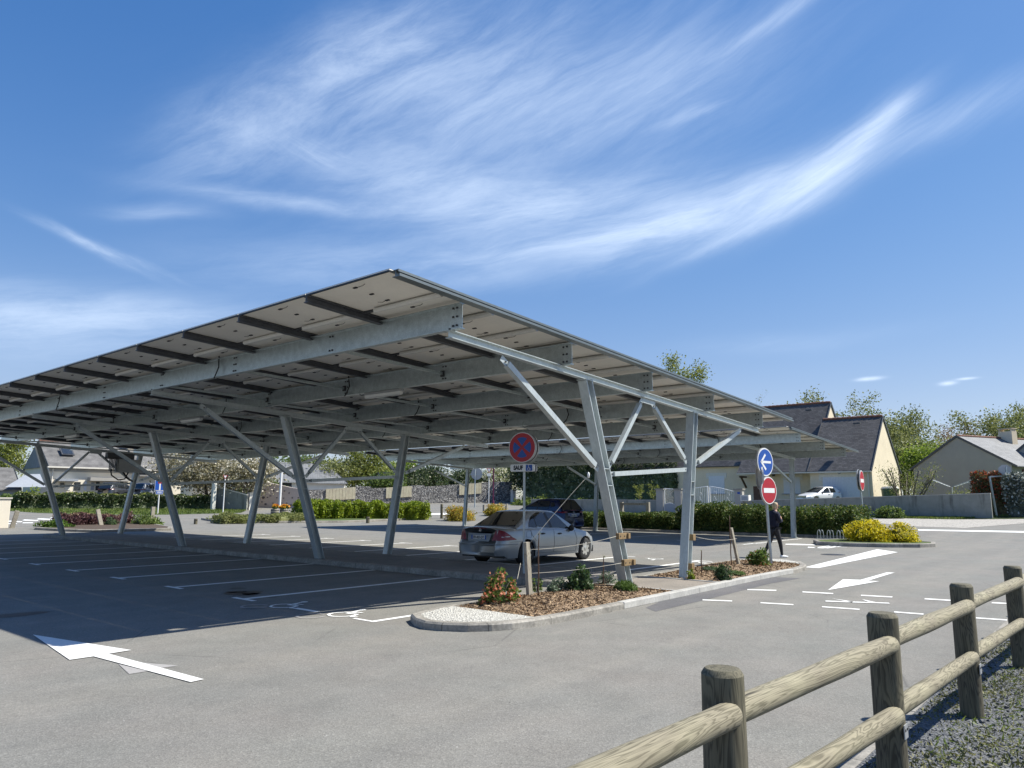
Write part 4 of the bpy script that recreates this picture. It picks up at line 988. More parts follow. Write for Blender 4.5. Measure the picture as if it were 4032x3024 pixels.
def tree_mesh(seed, h, cr, trunk_h, n_limb, twigs, leaves, leafsz, lmat, bmat, spread=.55, droop=0.0, thin=1.0, leaf_at=.35, flat=1.0, lean=0.0):
    # trunk and limbs as one mesh; twigs + leaves as the crown
    rr = random.Random(seed); rnd = np.random.RandomState(seed); tr = MB(); tw = MB(); tips = []
    def grow(p, d, ln, r, lev):
        n = 4; pts = [p]; rs = [r]; dd = Vector(d)
        for i in range(n):
            dd = (dd+Vector((rr.uniform(-1, 1), rr.uniform(-1, 1), rr.uniform(-.6, .9)-droop*lev*.3))*.16).normalized(); pts.append(pts[-1]+dd*ln/n); rs.append(r*(1-.72*(i+1)/n))
        (tr if lev < 2 else tw).path(pts, rs, 7 if lev == 0 else 5 if lev < 2 else 3)
        if lev >= twigs: 
            for i in range(1, n+1): tips.append((pts[i], dd))
            return
        kids = n_limb if lev == 0 else rr.choice((3, 4, 4)) if lev == 1 else rr.choice((3, 4))
        for k in range(kids):
            f = rr.uniform(.35, 1.0) if lev else rr.uniform(.25, 1); i = min(n-1, int(f*n)); q0 = pts[i].lerp(pts[i+1], f*n-i)
            az = 2.4*k+rr.uniform(-.5, .5); o = dd.orthogonal().normalized(); o.rotate(Matrix.Rotation(az, 3, dd))
            sp = spread*rr.uniform(.6, 1.3)
            nd = (dd*(1-sp*.5)+o*sp+Vector((0, 0, .12))).normalized(); grow(q0, nd, ln*rr.uniform(.5, .75), max(.006, r*(1-.72*f)*.6), lev+1)
    tr.path([(0, 0, -.2), (.02*h*lean, .01, trunk_h*.5), (.04*h*lean, 0, trunk_h)], [h*.022*thin, h*.018*thin, h*.016*thin], 8)
    grow(Vector((.04*h*lean, 0, trunk_h)), Vector((lean*.2, 0, 1)), (h-trunk_h)*.62, h*.015*thin, 0)
    for k in range(max(2, n_limb//2)):
        a = 2*PI*k/max(2, n_limb//2)+rr.uniform(-.4, .4); grow(Vector((.03*h*lean, 0, trunk_h*rr.uniform(.75, 1))), Vector((math.cos(a)*spread, math.sin(a)*spread, .8)).normalized(), (h-trunk_h)*.5, h*.010*thin, 1)
    T_ = np.array([tuple(p) for p, d in tips])
    # fit the crown into its height and radius
    sx = cr/max(.1, np.percentile(np.hypot(T_[:, 0], T_[:, 1]), 96)); sz = (h-trunk_h)/max(.1, T_[:, 2].max()-trunk_h)
    def fit(vs): return [(x*(1+(sx-1)*min(1, max(0, (z-trunk_h*.8)/(h*.15)))), y*(1+(sx-1)*min(1, max(0, (z-trunk_h*.8)/(h*.15)))), z if z < trunk_h else trunk_h+(z-trunk_h)*sz) for x, y, z in vs]
    tr.v = fit(tr.v); tw.v = fit(tw.v); T_ = np.array(fit([tuple(x) for x in T_]))
    k = rnd.randint(0, len(T_), leaves); L = T_[k]+rnd.normal(size=(leaves, 3))*leaf_at*np.array([1, 1, .8])
    return tr, tw, L, rnd
def tree(name, label, p, h, cr, trunk_h, seed, lmat, leaves=5000, leafsz=.16, n_limb=6, twigs=3, bmat=None, group=None, key=None, cat='tree', **kw):
    bmat = bmat or M['bark']; key = key or (seed, h, cr)
    if key in _tree_cache: 
        src = _tree_cache[key]; c = copy_tree(src); c.location = p; c.rotation_euler = (0, 0, (seed*1.7) % 6.28); tag(c, label, cat, group); return c
    t = thing(name, label, cat, p, 0, group)
    tr, tw, L, rnd = tree_mesh(seed, h, cr, trunk_h, n_limb, twigs, leaves, leafsz, lmat, bmat, **kw)
    tr.build('trunk', bmat, t); 
    cw_ = tw.build('twigs', bmat, t)
    quads('crown', L, rnd, leafsz*.6, leafsz, lmat, 1.0, t)
    _tree_cache[key] = t; return t
def tuft(name, label, p, r, h, n, mat, seed, cat='plant', group=None, w_=.012):
    rnd = np.random.RandomState(seed); t = thing(name, label, cat, p, 0, group)
    pts = np.zeros((n, 3)); a = rnd.uniform(0, 6.28, n); k = np.sqrt(rnd.uniform(0, 1, n)); pts[:, 0] = r*k*np.cos(a); pts[:, 1] = r*k*np.sin(a); pts[:, 2] = h*(.25+.75*np.sqrt(1-k*k))*rnd.uniform(.3, 1, n)
    quads('foliage', pts, rnd, w_, h*.45, mat, 1.0, t, up=.45)
    m = lump(0, 0, h*.3, r*.85, r*.85, h*.5, mat, t, 'core', seed); m.build('inner_foliage', corem(mat, .03), t); return t
def blades(name, poly, cnt, seed, mat, hgt, w_, label, cat='grass', zoff=0):
    rnd = np.random.RandomState(seed); x0 = min(p[0] for p in poly); x1 = max(p[0] for p in poly); y0 = min(p[1] for p in poly); y1 = max(p[1] for p in poly); pts = []
    while len(pts) < cnt:
        x, y = rnd.uniform(x0, x1), rnd.uniform(y0, y1)
        if inpoly(x, y, poly): pts.append((x, y, GZ(x, y)+zoff+hgt*.4))
    return tag(quads(name, np.array(pts), rnd, w_, hgt, mat, 1.0, None, up=.6), label, cat, kind='stuff')

# bed plants
BZ = .12
P3 = lambda z, x, y, h=BZ: atz(z, x, y, h)
a = P3(ZC, 800, 625, .12); shrub('quince_shrub', 'leafy shrub with orange blossom beside the short stake on the bark bed', 'shrub', (a.x, a.y+.12, .11), (.33, .30, .25), [M['l_quince']], 1300, .06, 5, 'flowering shrubs in the planting beds', 18, flowers=(M['l_petal'], 75, .05), cs=.36)
a = P3(R1, 1085, 725, .12); shrub('quince_shrub', 'leafy shrub with a few orange flowers in front of the blue arrow sign pole', 'shrub', (a.x, a.y, .11), (.34, .30, .22), [M['l_quince']], 1300, .065, 6, 'flowering shrubs in the planting beds', 16, flowers=(M['l_petal'], 14, .05), cs=.4)
a = P3(ZC, 1625, 490, .12); shrub('evergreen_shrub', 'dense dark green evergreen shrub right of the tall stake', 'shrub', (a.x, a.y, .11), (.28, .25, .23), [M['l_shrub']], 1400, .06, 7, None, 14, core=M['l_shrub'], cs=.4)
a = P3(ZC, 1380, 490, .12); shrub('sage_shrub', 'low grey green shrub between the sapling and the evergreen shrub', 'shrub', (a.x, a.y, .11), (.25, .2, .11), [M['l_grey']], 800, .05, 8, None, 12, cs=.4)
a = P3(ZC, 2110, 490, .12); tuft('green_cushion_plant', 'bright green cushion plant at the foot of the leaning front post', (a.x, a.y, .11), .21, .19, 1300, M['l_tuft'], 9)
a = P3(ZC, 1900, 400, .12); shrub('small_herb', 'small wispy herb between the evergreen shrub and the leaning post', 'plant', (a.x, a.y, .11), (.22, .2, .12), [M['l_grey']], 260, .05, 10, None, 8)
a = P3(ZC, 1135, 485, .12); shrub('small_herb', 'tiny yellowish herb just right of the tall grey stake', 'plant', (a.x, a.y, .11), (.14, .14, .12), [M['l_quince']], 160, .05, 13, None, 6)
a = P3(R1, 770, 840, .12); shrub('evergreen_shrub', 'small dark conifer-like shrub in the second planting bed', 'shrub', (a.x, a.y, .11), (.19, .18, .17), [M['l_shrub']], 900, .045, 14, None, 12, core=M['l_shrub'])
a = P3(R1, 660, 770, .12); tuft('heath_plant', 'low dark heath plant at the back of the second bed', (a.x, a.y, .11), .24, .12, 450, M['l_shrub'], 15)
a = P3(R1, 880, 800, .12); tuft('green_cushion_plant', 'flat green cushion plant right of the small conifer-like shrub', (a.x, a.y, .11), .2, .1, 500, M['l_tuft'], 16)
a = P3(R1, 490, 835, .12); shrub('yellow_herb', 'small yellow-green herb at the foot of the second front post', 'plant', (a.x, a.y, .11), (.10, .10, .10), [M['l_lime']], 200, .05, 17, None, 6)
# bare saplings
def sapling(label, p, h, seed, twig=False):
    rr = random.Random(seed); t = thing('sapling', label, 'sapling', p); m = MB(); pts = [Vector((0, 0, -.05))]
    for i in range(7): pts.append(pts[-1]+Vector((rr.uniform(-.015, .012), rr.uniform(-.01, .01), (h+.05)/7)))
    m.path(pts, [.013]*5+[.011, .010, .008], 6); m.build('stem', M['woodbrown'], t)
    c = np.array([tuple(pts[-1])]*5)+np.random.RandomState(seed).normal(size=(5, 3))*.012; quads('bud', c, np.random.RandomState(seed), .02, .035, M['l_quince'], 1, t)
a = P3(ZC, 1166, 555, .12); sapling('thin bare sapling standing just right of the tall grey stake', (a.x, a.y, .15), 1.0, 1)
a = P3(ZC, 1870, 410, .12); sapling('short bare twig-like sapling near the leaning front post', (a.x, a.y, .15), .48, 2)
a = P3(R1, 842, 727, .12); sapling('thin bare sapling left of the stake in the second bed', (a.x, a.y, .15), 1.2, 3)
a = P3(R1, 580, 800, .12); sapling('short dark twig-like sapling near the second front post', (a.x, a.y, .15), .48, 4)

# clipped hedge behind the farther canopy, one long row with taller shrubs in it
yh0 = onx(2392, 2085, 31.0).y; yl0 = onx(2308, 2085, 31.2).y
hl = [(30.9, yh0), (30.9, (yh0+12.6)/2), (31.0, 12.6)]
hedge('clipped_hedge', 'long low clipped dark hedge behind the farther canopy', hl, 1.7, .95, M['l_hedge'], 13500, .11, 20, 'hedges along the block wall', hvar=.03)
hedge('clipped_hedge', 'rounded taller hedge clump left of the walking woman', [(31.0, 12.2), (31.0, 9.4)], 2.1, 1.42, M['l_hedge'], 8250, .12, 21, 'hedges along the block wall', bumpy=.2, hvar=.08, round_=.45)
hedge('clipped_hedge', 'broad hedge behind the walking woman and the bicycle racks', [(31.0, 9.2), (30.9, 6), (30.6, 2.6)], 2.3, 1.38, M['l_hedge'], 14250, .12, 22, 'hedges along the block wall', bumpy=.2, hvar=.05, round_=.42)
kerbed('hedge_kerb', [(29.6, yl0+.6), (29.55, 2.4), (30.2, .9), (32.3, .9), (32.4, yl0+.6)], .13, .14, M['concrete'], M['soil'], 'hedge_soil')
a = atz(Z5, 940, 1330); shrub('low_bush', 'small dark bush behind the yellow shrub by the block wall', 'bush', (a.x+3.5, a.y, GZ(a.x+3.5, a.y)), (1.0, 1.0, .42), [M['l_mid']], 1800, .16, 24, None, 14, core=M['l_mid'])
hedge('low_hedge', 'wispy green hedge plants right behind the dark blue car', [(31.3, yl0), (31.2, yh0+.4)], 1.6, 1.0, M['l_mid'], 5700, .13, 25, bumpy=.3, hvar=.12, round_=.5)
# yellow shrub island at the exit
ye = [(23.2, 2.45), (23.1, 1.4), (23.6, .0), (24.4, -.95), (25.3, -1.3), (26.4, -1.1), (27.0, -.2), (27.0, 1.2), (26.2, 2.6), (24.4, 3.0)]
kerbed('shrub_island_kerb', ye, .15, .15, M['concrete'], M['grassbase'], 'shrub_island_grass')
a = at(3440, 2137, .12); shrub('yellow_shrub', 'big bright yellow-leaved shrub on the kerbed island by the exit', 'shrub', (a.x+1.05, a.y+.45, .1), (1.22, 1.05, .52), [M['l_yellow']], 7000, .085, 30, None, 26, core=M['l_yellow'], cs=.30)
a = at(3578, 2139, .12); shrub('yellow_shrub', 'smaller yellow-leaved shrub at the right end of the island', 'shrub', (a.x+.75, a.y+.38, .1), (.85, .74, .46), [M['l_yellow']], 3000, .085, 31, None, 16, core=M['l_yellow'], cs=.30)
# planting beyond the canopy, left
li = [atz(Z6, 300, 1076), atz(Z6, 560, 1090), atz(Z6, 800, 1098), atz(Z6, 1490, 1082), atz(Z6, 1500, 1068), atz(Z6, 1220, 1020), atz(Z6, 700, 1012), atz(Z6, 400, 1040)]
kerbed('island_kerb', [(p.x, p.y) for p in li], .13, .2, M['concrete'], M['soil'], 'island_soil', base=.0)
def hp(z, x, y): p = atz(z, x, y); return (p.x, p.y)
hedge('heather_hedge', 'reddish brown heather-like planting behind the far left posts', [(x_, y_+1.3) for x_, y_ in (hp(Z6, 590, 1062), hp(Z6, 900, 1050), hp(Z6, 1200, 1040))], 1.5, .64, M['l_heather'], 7800, .10, 33, bumpy=.3, hvar=.12, round_=.6, cat='plant', top=(M['l_rust'], 500))
shrub('grassy_plant', 'yellow-green grassy plants at the left end of the far island', 'plant', (*hp(Z6, 470, 1070), .13), (.8, .7, .24), [M['l_tuft']], 1600, .12, 34, None, 14, up=.5)
shrub('low_bush', 'dark low bush with a stake in it at the right end of the far island', 'bush', (hp(Z6, 1340, 1048)[0], hp(Z6, 1340, 1048)[1]+1.0, .18), (1.0, 1.0, .34), [M['l_mid']], 1300, .12, 35, None, 12, core=M['l_mid'])
shrub('low_bush', 'small round dark bush on the far island beside the tilted stake', 'bush', (*hp(Z6, 955, 1048), .15), (.45, .45, .30), [M['l_shrub']], 600, .09, 36, None, 10, core=M['l_shrub'])
lo = [atz(Z7, -40, 898), atz(Z7, 500, 905), atz(Z7, 690, 895)]
hedge('low_hedge', 'long low brownish ground-cover hedge left of the lime green hedge', [(p.x, p.y+.6) for p in lo], 2.2, .52, M['l_olive'], 7800, .12, 40, bumpy=.25, hvar=.1, round_=.5)
hedge('ground_cover', 'short flat ground-cover strip beside the far dead-end road', [hp(Z6, 1890, 1022), hp(Z6, 2190, 1016)], 1.4, .5, M['l_olive'], 2700, .12, 41, bumpy=.25, round_=.5, cat='hedge')
lm = [atz(Z7, 690, 885), atz(Z7, 1100, 878), atz(Z7, 1300, 872)]
hedge('lime_hedge', 'bright lime green hedge seen between the middle posts', [(lm[0].x, lm[0].y+.9), (lm[1].x-.3, lm[1].y+.9)], 2.5, 1.32, M['l_lime'], 11250, .16, 42, 'lime green hedges', bumpy=.26, hvar=.03, round_=.4)
hedge('lime_hedge', 'lime green hedge end right of the middle right post', [(lm[1].x+.4, lm[1].y+.7), (lm[1].x+5.2, lm[1].y-2.3)], 2.5, 1.28, M['l_lime'], 11250, .16, 43, 'lime green hedges', bumpy=.26, hvar=.04, round_=.42)
kerbed('hedge_kerb', [hp(Z7, -60, 906), hp(Z7, 640, 905), hp(Z7, 1000, 902), hp(Z7, 1540, 880), hp(Z7, 1500, 866), (lm[1].x+2, lm[1].y+3), (lo[0].x, lo[0].y+3)], .13, .18, M['concrete'], M['grassbase'], 'hedge_grass')
shrub('orange_bush', 'round orange and yellow bush behind the far canopy post', 'bush', (*hp(Z7, 2010, 885), GZ(*hp(Z7, 2010, 885))), (1.25, 1.25, .62), [M['l_orange']], 3600, .11, 44, 'orange bushes by the road', 22, core=M['l_orange'], cs=.34)
shrub('orange_bush', 'second orange and yellow bush left of the dark blue car', 'bush', (*hp(Z8, 560, 730), GZ(*hp(Z8, 560, 730))), (1.15, 1.1, .56), [M['l_orange']], 3400, .11, 45, 'orange bushes by the road', 22, core=M['l_orange'], cs=.34)
# hedge and gardens far left
hedge('boundary_hedge', 'long dark clipped hedge in front of the cream house on the left', [hp(Z6, 130, 893), hp(Z6, 700, 894), hp(Z6, 1300, 894), hp(Z6, 1835, 896)], 1.8, 1.2, M['l_dark'], 18000, .17, 50, hvar=.04, bumpy=.14, round_=.22, top=(M['l_spring'], 1500))
shrub('hedge_shrub', 'rounded green shrub at the left end of the dark boundary hedge', 'shrub', (*hp(Z6, 150, 888), .75), (1.5, 1.5, .8), [M['l_mid']], 2400, .17, 51, None, 16, core=M['l_mid'])
shrub('hedge_shrub', 'small light green shrub rising above the boundary hedge at its left end', 'shrub', (*hp(Z6, 250, 888), .78), (1.0, 1.0, .95), [M['l_lime']], 900, .15, 52, None, 12, core=M['l_mid'])
blades('verge_grass', [(p.x, p.y) for p in vl[1:]+vt[:-1]], 9000, 60, M['l_grass'], .16, .05, 'rough green grass along the far road below the dark hedge')
blades('verge_grass', [(51.1, 11), (gr[0].x, gr[0].y), (gr[1].x, gr[1].y), (gr[2].x, gr[2].y), (gr[3].x, gr[3].y), (gr[4].x, gr[4].y), (56.5, -4), (52, 0)], 7000, 61, M['l_grass'], .17, .05, 'green grass strip at the foot of the grey block wall')
# ------------------------------------------------------------------ cars
def interp(x, tab):
    if x <= tab[0][0]: return tab[0][1]
    for (a, va), (b, vb) in zip(tab, tab[1:]):
        if x <= b:
            t = (x-a)/(b-a) if b > a else 0; t = t*t*(3-2*t)*.5+t*.5; return va+(vb-va)*t
    return tab[-1][1]
def car(label, spec, loc, rz, paint, cat='car', plate=None, group=None, simple=False, name='parked_car'):
    """x runs from the rear bumper (0) to the front (L); half widths and heights from tables"""
    L = spec['L']; ax = spec['axles']; WR = spec['wr']; yt = spec['y']; sh = spec['shoulder']; dk = spec['deck']; gh = spec['gh']
    root = thing(name, label, cat, loc, rz, group)
    xs_ = sorted(set([0, .03, .07, .12, .2, .3]+[L-k for k in (0, .03, .07, .12, .2, .3)]+[i*.11 for i in range(3, int(L/.11))]+[a+s*WR*1.14*math.cos(PI*k/10) for a in ax for s in (1,) for k in range(11)]))
    def low(x):
        z = spec.get('sill', .20)+(.06 if x < .3 or x > L-.3 else 0)
        for a in ax:
            d = abs(x-a); r = WR*1.14
            if d < r: z = max(z, WR*.98+math.sqrt(r*r-d*d))
        return z
    rake = lambda z, x: (interp(z, spec['rear'])*max(0, 1-x/.55) if x < .55 else -interp(z, spec['front'])*max(0, 1-(L-x)/.55) if x > L-.55 else 0)
    def section(x):
        y = interp(x, yt); zs = interp(x, sh); zd = interp(x, dk); zl = low(x)
        raw = [(.955, zl), (.985, .36), (1.0, .52), (.995, .66), (.975, zs-.075), (.93, zs-.012), (.86, zs+.006), (.62, zs+(zd-zs)*.72), (.32, zs+(zd-zs)*.95), (0, zd)]
        out = []
        for i, (f, z) in enumerate(raw):
            if i < 6: z = max(z, zl+.006*i)
            out.append((y*f, z))
        return out
    m = MB(); S = [section(x) for x in xs_]; k = len(S[0]); n = len(xs_)
    for s in (1, -1):
        vs = [(x+rake(z, x), s*y, z) for x, sec in zip(xs_, S) for y, z in sec]
        fs = []
        for i in range(n-1):
            for j in range(k-1):
                f = (i*k+j, (i+1)*k+j, (i+1)*k+j+1, i*k+j+1); fs.append(f if s == -1 else f[::-1])
        m.add(vs, fs, 0, True)
    for i, sg in ((0, 1), (n-1, -1)):     # closed ends
        sec = S[i]; x = xs_[i]; vs = [(x+rake(z, x), y, z) for y, z in sec]+[(x+rake(z, x), -y, z) for y, z in sec]
        m.add(vs, [((j, j+1, k+j+1, k+j) if sg == 1 else (k+j, k+j+1, j+1, j)) for j in range(k-1)], 0, True)
    body = m.build('body', paint, root)
    w_ = body.modifiers.new('weld', 'WELD'); w_.merge_threshold = .002
    # underbody and wheel wells
    m = MB(); m.box((L/2, 0, .30), (L-.5, interp(L/2, yt)*1.75, .18))
    for a in ax: m.box((a, 0, .45), (WR*2.25, interp(a, yt)*1.66, .42))
    m.build('underbody', M['black'], root)
    # cabin: belt line to roof
    xb0, xt0, xt1, xb1 = gh['x']; zt_ = gh['top']; yb_, yr_ = gh['yb'], gh['yr']
    cx = [xb0+(xt0-xb0)*i/5 for i in range(5)]+[xt0+(xt1-xt0)*i/6 for i in range(6)]+[xt1+(xb1-xt1)*i/5 for i in range(6)]
    def roofz(x):
        if x <= xt0: return interp(x, [(xb0, interp(xb0, dk)-.02), (xt0, zt_-.035)])
        if x >= xt1: return interp(x, [(xt1, zt_-.03), (xb1, interp(xb1, dk)-.02)])
        u = (x-xt0)/(xt1-xt0); return zt_-.035+.035*math.sin(PI*(u*.9+.05))
    lin = lambda x, tab: next((va+(vb-va)*(x-a)/(b-a) for (a, va), (b, vb) in zip(tab, tab[1:]) if a <= x <= b), tab[-1][1])
    roofz = (lambda f: (lambda x: (lin(x, [(xb0, interp(xb0, dk)-.02), (xt0, zt_-.035)]) if x < xt0 else lin(x, [(xt1, zt_-.03), (xb1, interp(xb1, dk)-.02)]) if x > xt1 else f(x))))(roofz)
    def half(x, f):   # half width at height fraction f between belt and roof edge
        zb = interp(x, sh)-.02; zr = roofz(x)-.03; ztop = zt_-.06; z = zb+(zr-zb)*f
        h = max(0, (z-zb)/max(.05, ztop-zb)); return yb_+(yr_-yb_)*h**1.25, z
    m = MB(); sec = []
    for x in cx:
        zr = roofz(x); pts = [half(x, f) for f in (0, .33, .66, 1.0)]; ye, ze = pts[-1]
        pts += [(ye*.93, max(ze, zr-.008)), (ye*.6, max(ze, zr)), (0, max(ze, zr+.006))]; sec.append(pts)
    kk = len(sec[0])
    for s in (1, -1):
        vs = [(x, s*y, z) for x, pts in zip(cx, sec) for y, z in pts]; fs = []
        for i in range(len(cx)-1):
            for j in range(kk-1):
                f = (i*kk+j, (i+1)*kk+j, (i+1)*kk+j+1, i*kk+j+1); fs.append(f if s == -1 else f[::-1])
        m.add(vs, fs, 0, True)
    rf = m.build('roof', paint, root); w2 = rf.modifiers.new('weld', 'WELD'); w2.merge_threshold = .002
    def onside(x, f, s, off=.008): y, z = half(x, f); return (x, s*(y+off), z)
    def pane(name, poly, s, off=.010, mat=None, K=9):       # window laid on the curved cabin side, row by row
        f0, f1 = min(f for _, f in poly), max(f for _, f in poly); vs = []; C_ = 5
        for r in range(K+1):
            f = f0+(f1-f0)*min(.998, max(.002, r/K)); xs2 = []
            for (xa, fa), (xb_, fb) in zip(poly, poly[1:]+poly[:1]):
                if (fa-f)*(fb-f) <= 0 and fa != fb: xs2.append(xa+(xb_-xa)*(f-fa)/(fb-fa))
            l_, h_ = min(xs2), max(xs2)
            vs += [onside(l_+(h_-l_)*c/C_, f, s, off) for c in range(C_+1)]
        n_ = C_+1; top = MB(); fs = [(r*n_+c, r*n_+c+1, (r+1)*n_+c+1, (r+1)*n_+c) for r in range(K) for c in range(C_)]
        top.add(vs, [f if s == -1 else f[::-1] for f in fs], 0, True); return top.build(name, mat or M['carglass'], root)
    for s in (1, -1):
        for poly in gh['side']: 
            pane('side_window', poly, s); 
        for poly in gh.get('pillar', []): pane('pillar', poly, s, .008, M['black'])
    def glassend(name, xa, xt, fa, ft, ya, yt2, sgn):
        m = MB(); N = 6; vs = []
        for i in range(N+1):
            t = fa+(ft-fa)*i/N; x = xa+(xt-xa)*t; z = roofz(x); yw = (ya+(yt2-ya)*t)
            for j in range(7):
                v = -1+2*j/6; vs.append((x+sgn*.012, yw*v, z+.012-.012*abs(v)**3))
        m.add(vs, [(i*7+j, i*7+j+1, (i+1)*7+j+1, (i+1)*7+j) for i in range(N) for j in range(6)], 0, True)
        return m.build(name, M['carglass'], root)
    glassend('rear_window', xb0, xt0, .07, .93, yb_*.90, yr_*.92, -1); glassend('windscreen', xb1, xt1, .07, .95, yb_*.92, yr_*.93, 1)
    # wheels
    def wheel(x, s):
        wt = MB(); W_ = .2; yc = interp(x, yt)-.115
        wt.lathe((x, s*yc, WR), [(WR*.60, -W_/2), (WR*.90, -W_/2), (WR*.985, -W_/2+.025), (WR, -W_/2+.05), (WR, W_/2-.05), (WR*.985, W_/2-.025), (WR*.90, W_/2), (WR*.60, W_/2)], 28, 0, 'y')
        ty = wt.build('wheel', M['rubber'], root)
        rm = MB(); yo = s*(yc+s*0)+s*(W_/2-.015)
        rm.lathe((x, yo, WR), [(0, s*.02), (WR*.10, s*.02), (WR*.13, s*.012), (WR*.30, s*.004), (WR*.55, s*.014), (WR*.66, s*.010), (WR*.68, -s*.02)], 28, 0, 'y')
        hm = rm
        for a in range(spec.get('holes', 7)):
            t = 2*PI*a/spec.get('holes', 7); c = Vector((x+WR*.56*math.cos(t), yo+s*.017, WR+WR*.56*math.sin(t))); 
            hm.add([c+Vector((WR*rr_*math.cos(t+da), 0, WR*rr_*math.sin(t+da)))-Vector((WR*.56*math.cos(t), 0, WR*.56*math.sin(t)))+Vector((0, 0, 0)) for rr_, da in ((.45, -.12), (.45, .12), (.62, .22), (.62, -.22))], [(0, 1, 2, 3)], 1)
        hm.lathe((x, yo+s*.022, WR), [(WR*.15, 0), (WR*.13, 0)], 20, 1, 'y')
        hm.build('rim', [M['hub'], M['black']], ty)
    for a in ax:
        for s in (1, -1): wheel(a, s)
    # surface helper for lamps, seams and handles on the body side
    def side(x, z, s, off=.004):
        sec_ = section(x); 
        for (y0, z0), (y1, z1) in zip(sec_, sec_[1:]):
            if z0 <= z <= z1: y = y0+(y1-y0)*(z-z0)/max(1e-6, z1-z0); break
        else: y = sec_[5][0]
        return (x+rake(z, x), s*(y+off), z)
    def rearp(y, z, off=.006): return (rake(z, 0)-off, y, z)
    def sidepoly(name, pts, s, mat, off=.005, par=None):
        mm = MB(); vs = [side(x, z, s, off) for x, z in pts]; mm.add(vs, [tuple(range(len(vs))) if s == -1 else tuple(range(len(vs)-1, -1, -1))]); return mm.build(name, mat, par or root)
    for line in spec['seams']:
        for s in (1, -1):
            sm = MB(); ln_ = [(xa+(xb_-xa)*k/6, za+(zb_-za)*k/6) for (xa, za), (xb_, zb_) in zip(line, line[1:]) for k in range(7)]; pts = [side(x, z, s, .0015) for i_, (x, z) in enumerate(ln_) if i_ == 0 or ln_[i_-1] != (x, z)]; sm.path(pts, .0045, 4); sm.build('door_seam', M['black'], root)
    for (x, z) in spec['handles']:
        for s in (1, -1):
            hm = MB(); p = side(x, z, s, .012); hm.lathe(p, [(0, -.09), (.018, -.075), (.024, 0), (.018, .075), (0, .09)], 8, 0, 'x'); hm.build('door_handle', spec.get('handlemat', M['bumperdark']), root)
    for s in (1, -1):
        mm = MB(); x, z = spec['mirror']; p = Vector(side(x, z, s, 0)); mm.lathe((p.x, p.y+s*.1, p.z+.02), [(0, -.05), (.07, -.04), (.09, .0), (.07, .05), (0, .06)], 10, 0, 'x'); mm.bar(p, (p.x, p.y+s*.08, p.z), .06, .03); mm.build('mirror', M['bumperdark'], root)
    # lamps
    for s in (1, -1):
        mm = MB(); T1 = spec['tail']; vs = []; nv_ = 4
        for kind, a_, zl_, zh_ in T1:
            for j in range(nv_):
                z_ = zl_+(zh_-zl_)*j/(nv_-1); vs.append(rearp(s*a_, z_, .008) if kind == 'r' else side(a_, z_, s, .009))
        mm.add(vs, [((i*nv_+j, (i+1)*nv_+j, (i+1)*nv_+j+1, i*nv_+j+1) if s == -1 else (i*nv_+j+1, (i+1)*nv_+j+1, (i+1)*nv_+j, i*nv_+j)) for i in range(len(T1)-1) for j in range(nv_-1)], 0, False); tl = mm.build('tail_lamp', M['tail'], root)
        if 'tailclear' in spec:
            mm = MB(); vs = [rearp(s*a_, z_, .011) if kind == 'r' else side(a_, z_, s, .012) for kind, a_, z_ in spec['tailclear']]; mm.add(vs, [tuple(range(len(vs)))]); mm.build('reversing_lamp', M['tailclear'], tl)
        hl_ = MB(); zf = spec['headz']; vs = [side(L-.10, zf-.07, s, .004), side(L-.45, zf-.02, s, .004), side(L-.42, zf+.06, s, .004), side(L-.12, zf+.05, s, .004)]; hl_.add(vs, [(0, 1, 2, 3) if s == 1 else (3, 2, 1, 0)]); hl_.build('headlamp', M['tailclear'], root)
    if not simple:
        mm = MB(); zb_ = spec['bump']
        for s in (1, -1):
            pts = [rearp(0, zb_, .004)]+[rearp(s*y_, zb_, .004) for y_ in (.3, interp(0, yt)*.96)]+[side(x, zb_, s, .004) for x in (.08, .2, .4, ax[0]-WR*1.2)]; mm.path(pts, .012, 5)
        mm.build('bumper_strip', spec.get('stripmat', paint), root)
        zp, hw_ = spec['plate']; mm = MB()
        mm.add([rearp(-.37, zp-.10, .004), rearp(.37, zp-.10, .004), rearp(.42, zp+.10, .004), rearp(-.42, zp+.10, .004)], [(3, 2, 1, 0)]); mm.build('plate_recess', paint, root)
        pz = Vector(rearp(0, zp, .02)); pl = MB(); pl.box(pz, (.012, .52, .11)); pb = pl.build('number_plate', M['plate'], root)
        for sg in (-1, 1): e = MB(); e.box((pz.x-.0075, pz.y+sg*.237, pz.z), (.004, .045, .108)); e.build('plate_band', M['blue'], pb)
        if plate: text_mesh('plate_number', plate, .095, M['ink'], pb, (pz.x-.010, 0, pz.z-.002), (PI/2, 0, -PI/2), .0008, bold=.002, sx=.86)
        bl_ = MB(); bl_.add([rearp(-.22, spec['brake'], .006), rearp(.22, spec['brake'], .006), rearp(.22, spec['brake']+.02, .006), rearp(-.22, spec['brake']+.02, .006)], [(3, 2, 1, 0)]); bl_.build('brake_lamp', M['tail'], root)
        ex = spec.get('badge')
        if ex:
            b_ = MB(); p = Vector(rearp(0, ex, .012)); 
            b_.path([(p.x, p.y+.04*math.cos(R(t)), p.z+.04*math.sin(R(t))) for t in range(0, 361, 30)], .005, 5)
            if spec.get('star'):
                for t in (90, 210, 330): b_.bar(p, (p.x, p.y+.04*math.cos(R(t)), p.z+.04*math.sin(R(t))), .008, .008)
            else: b_.path([(p.x, p.y, p.z+.07), (p.x, p.y+.04, p.z), (p.x, p.y, p.z-.07), (p.x, p.y-.04, p.z), (p.x, p.y, p.z+.07)], .008, 5)
            b_.build('badge', M['chrome'], root)
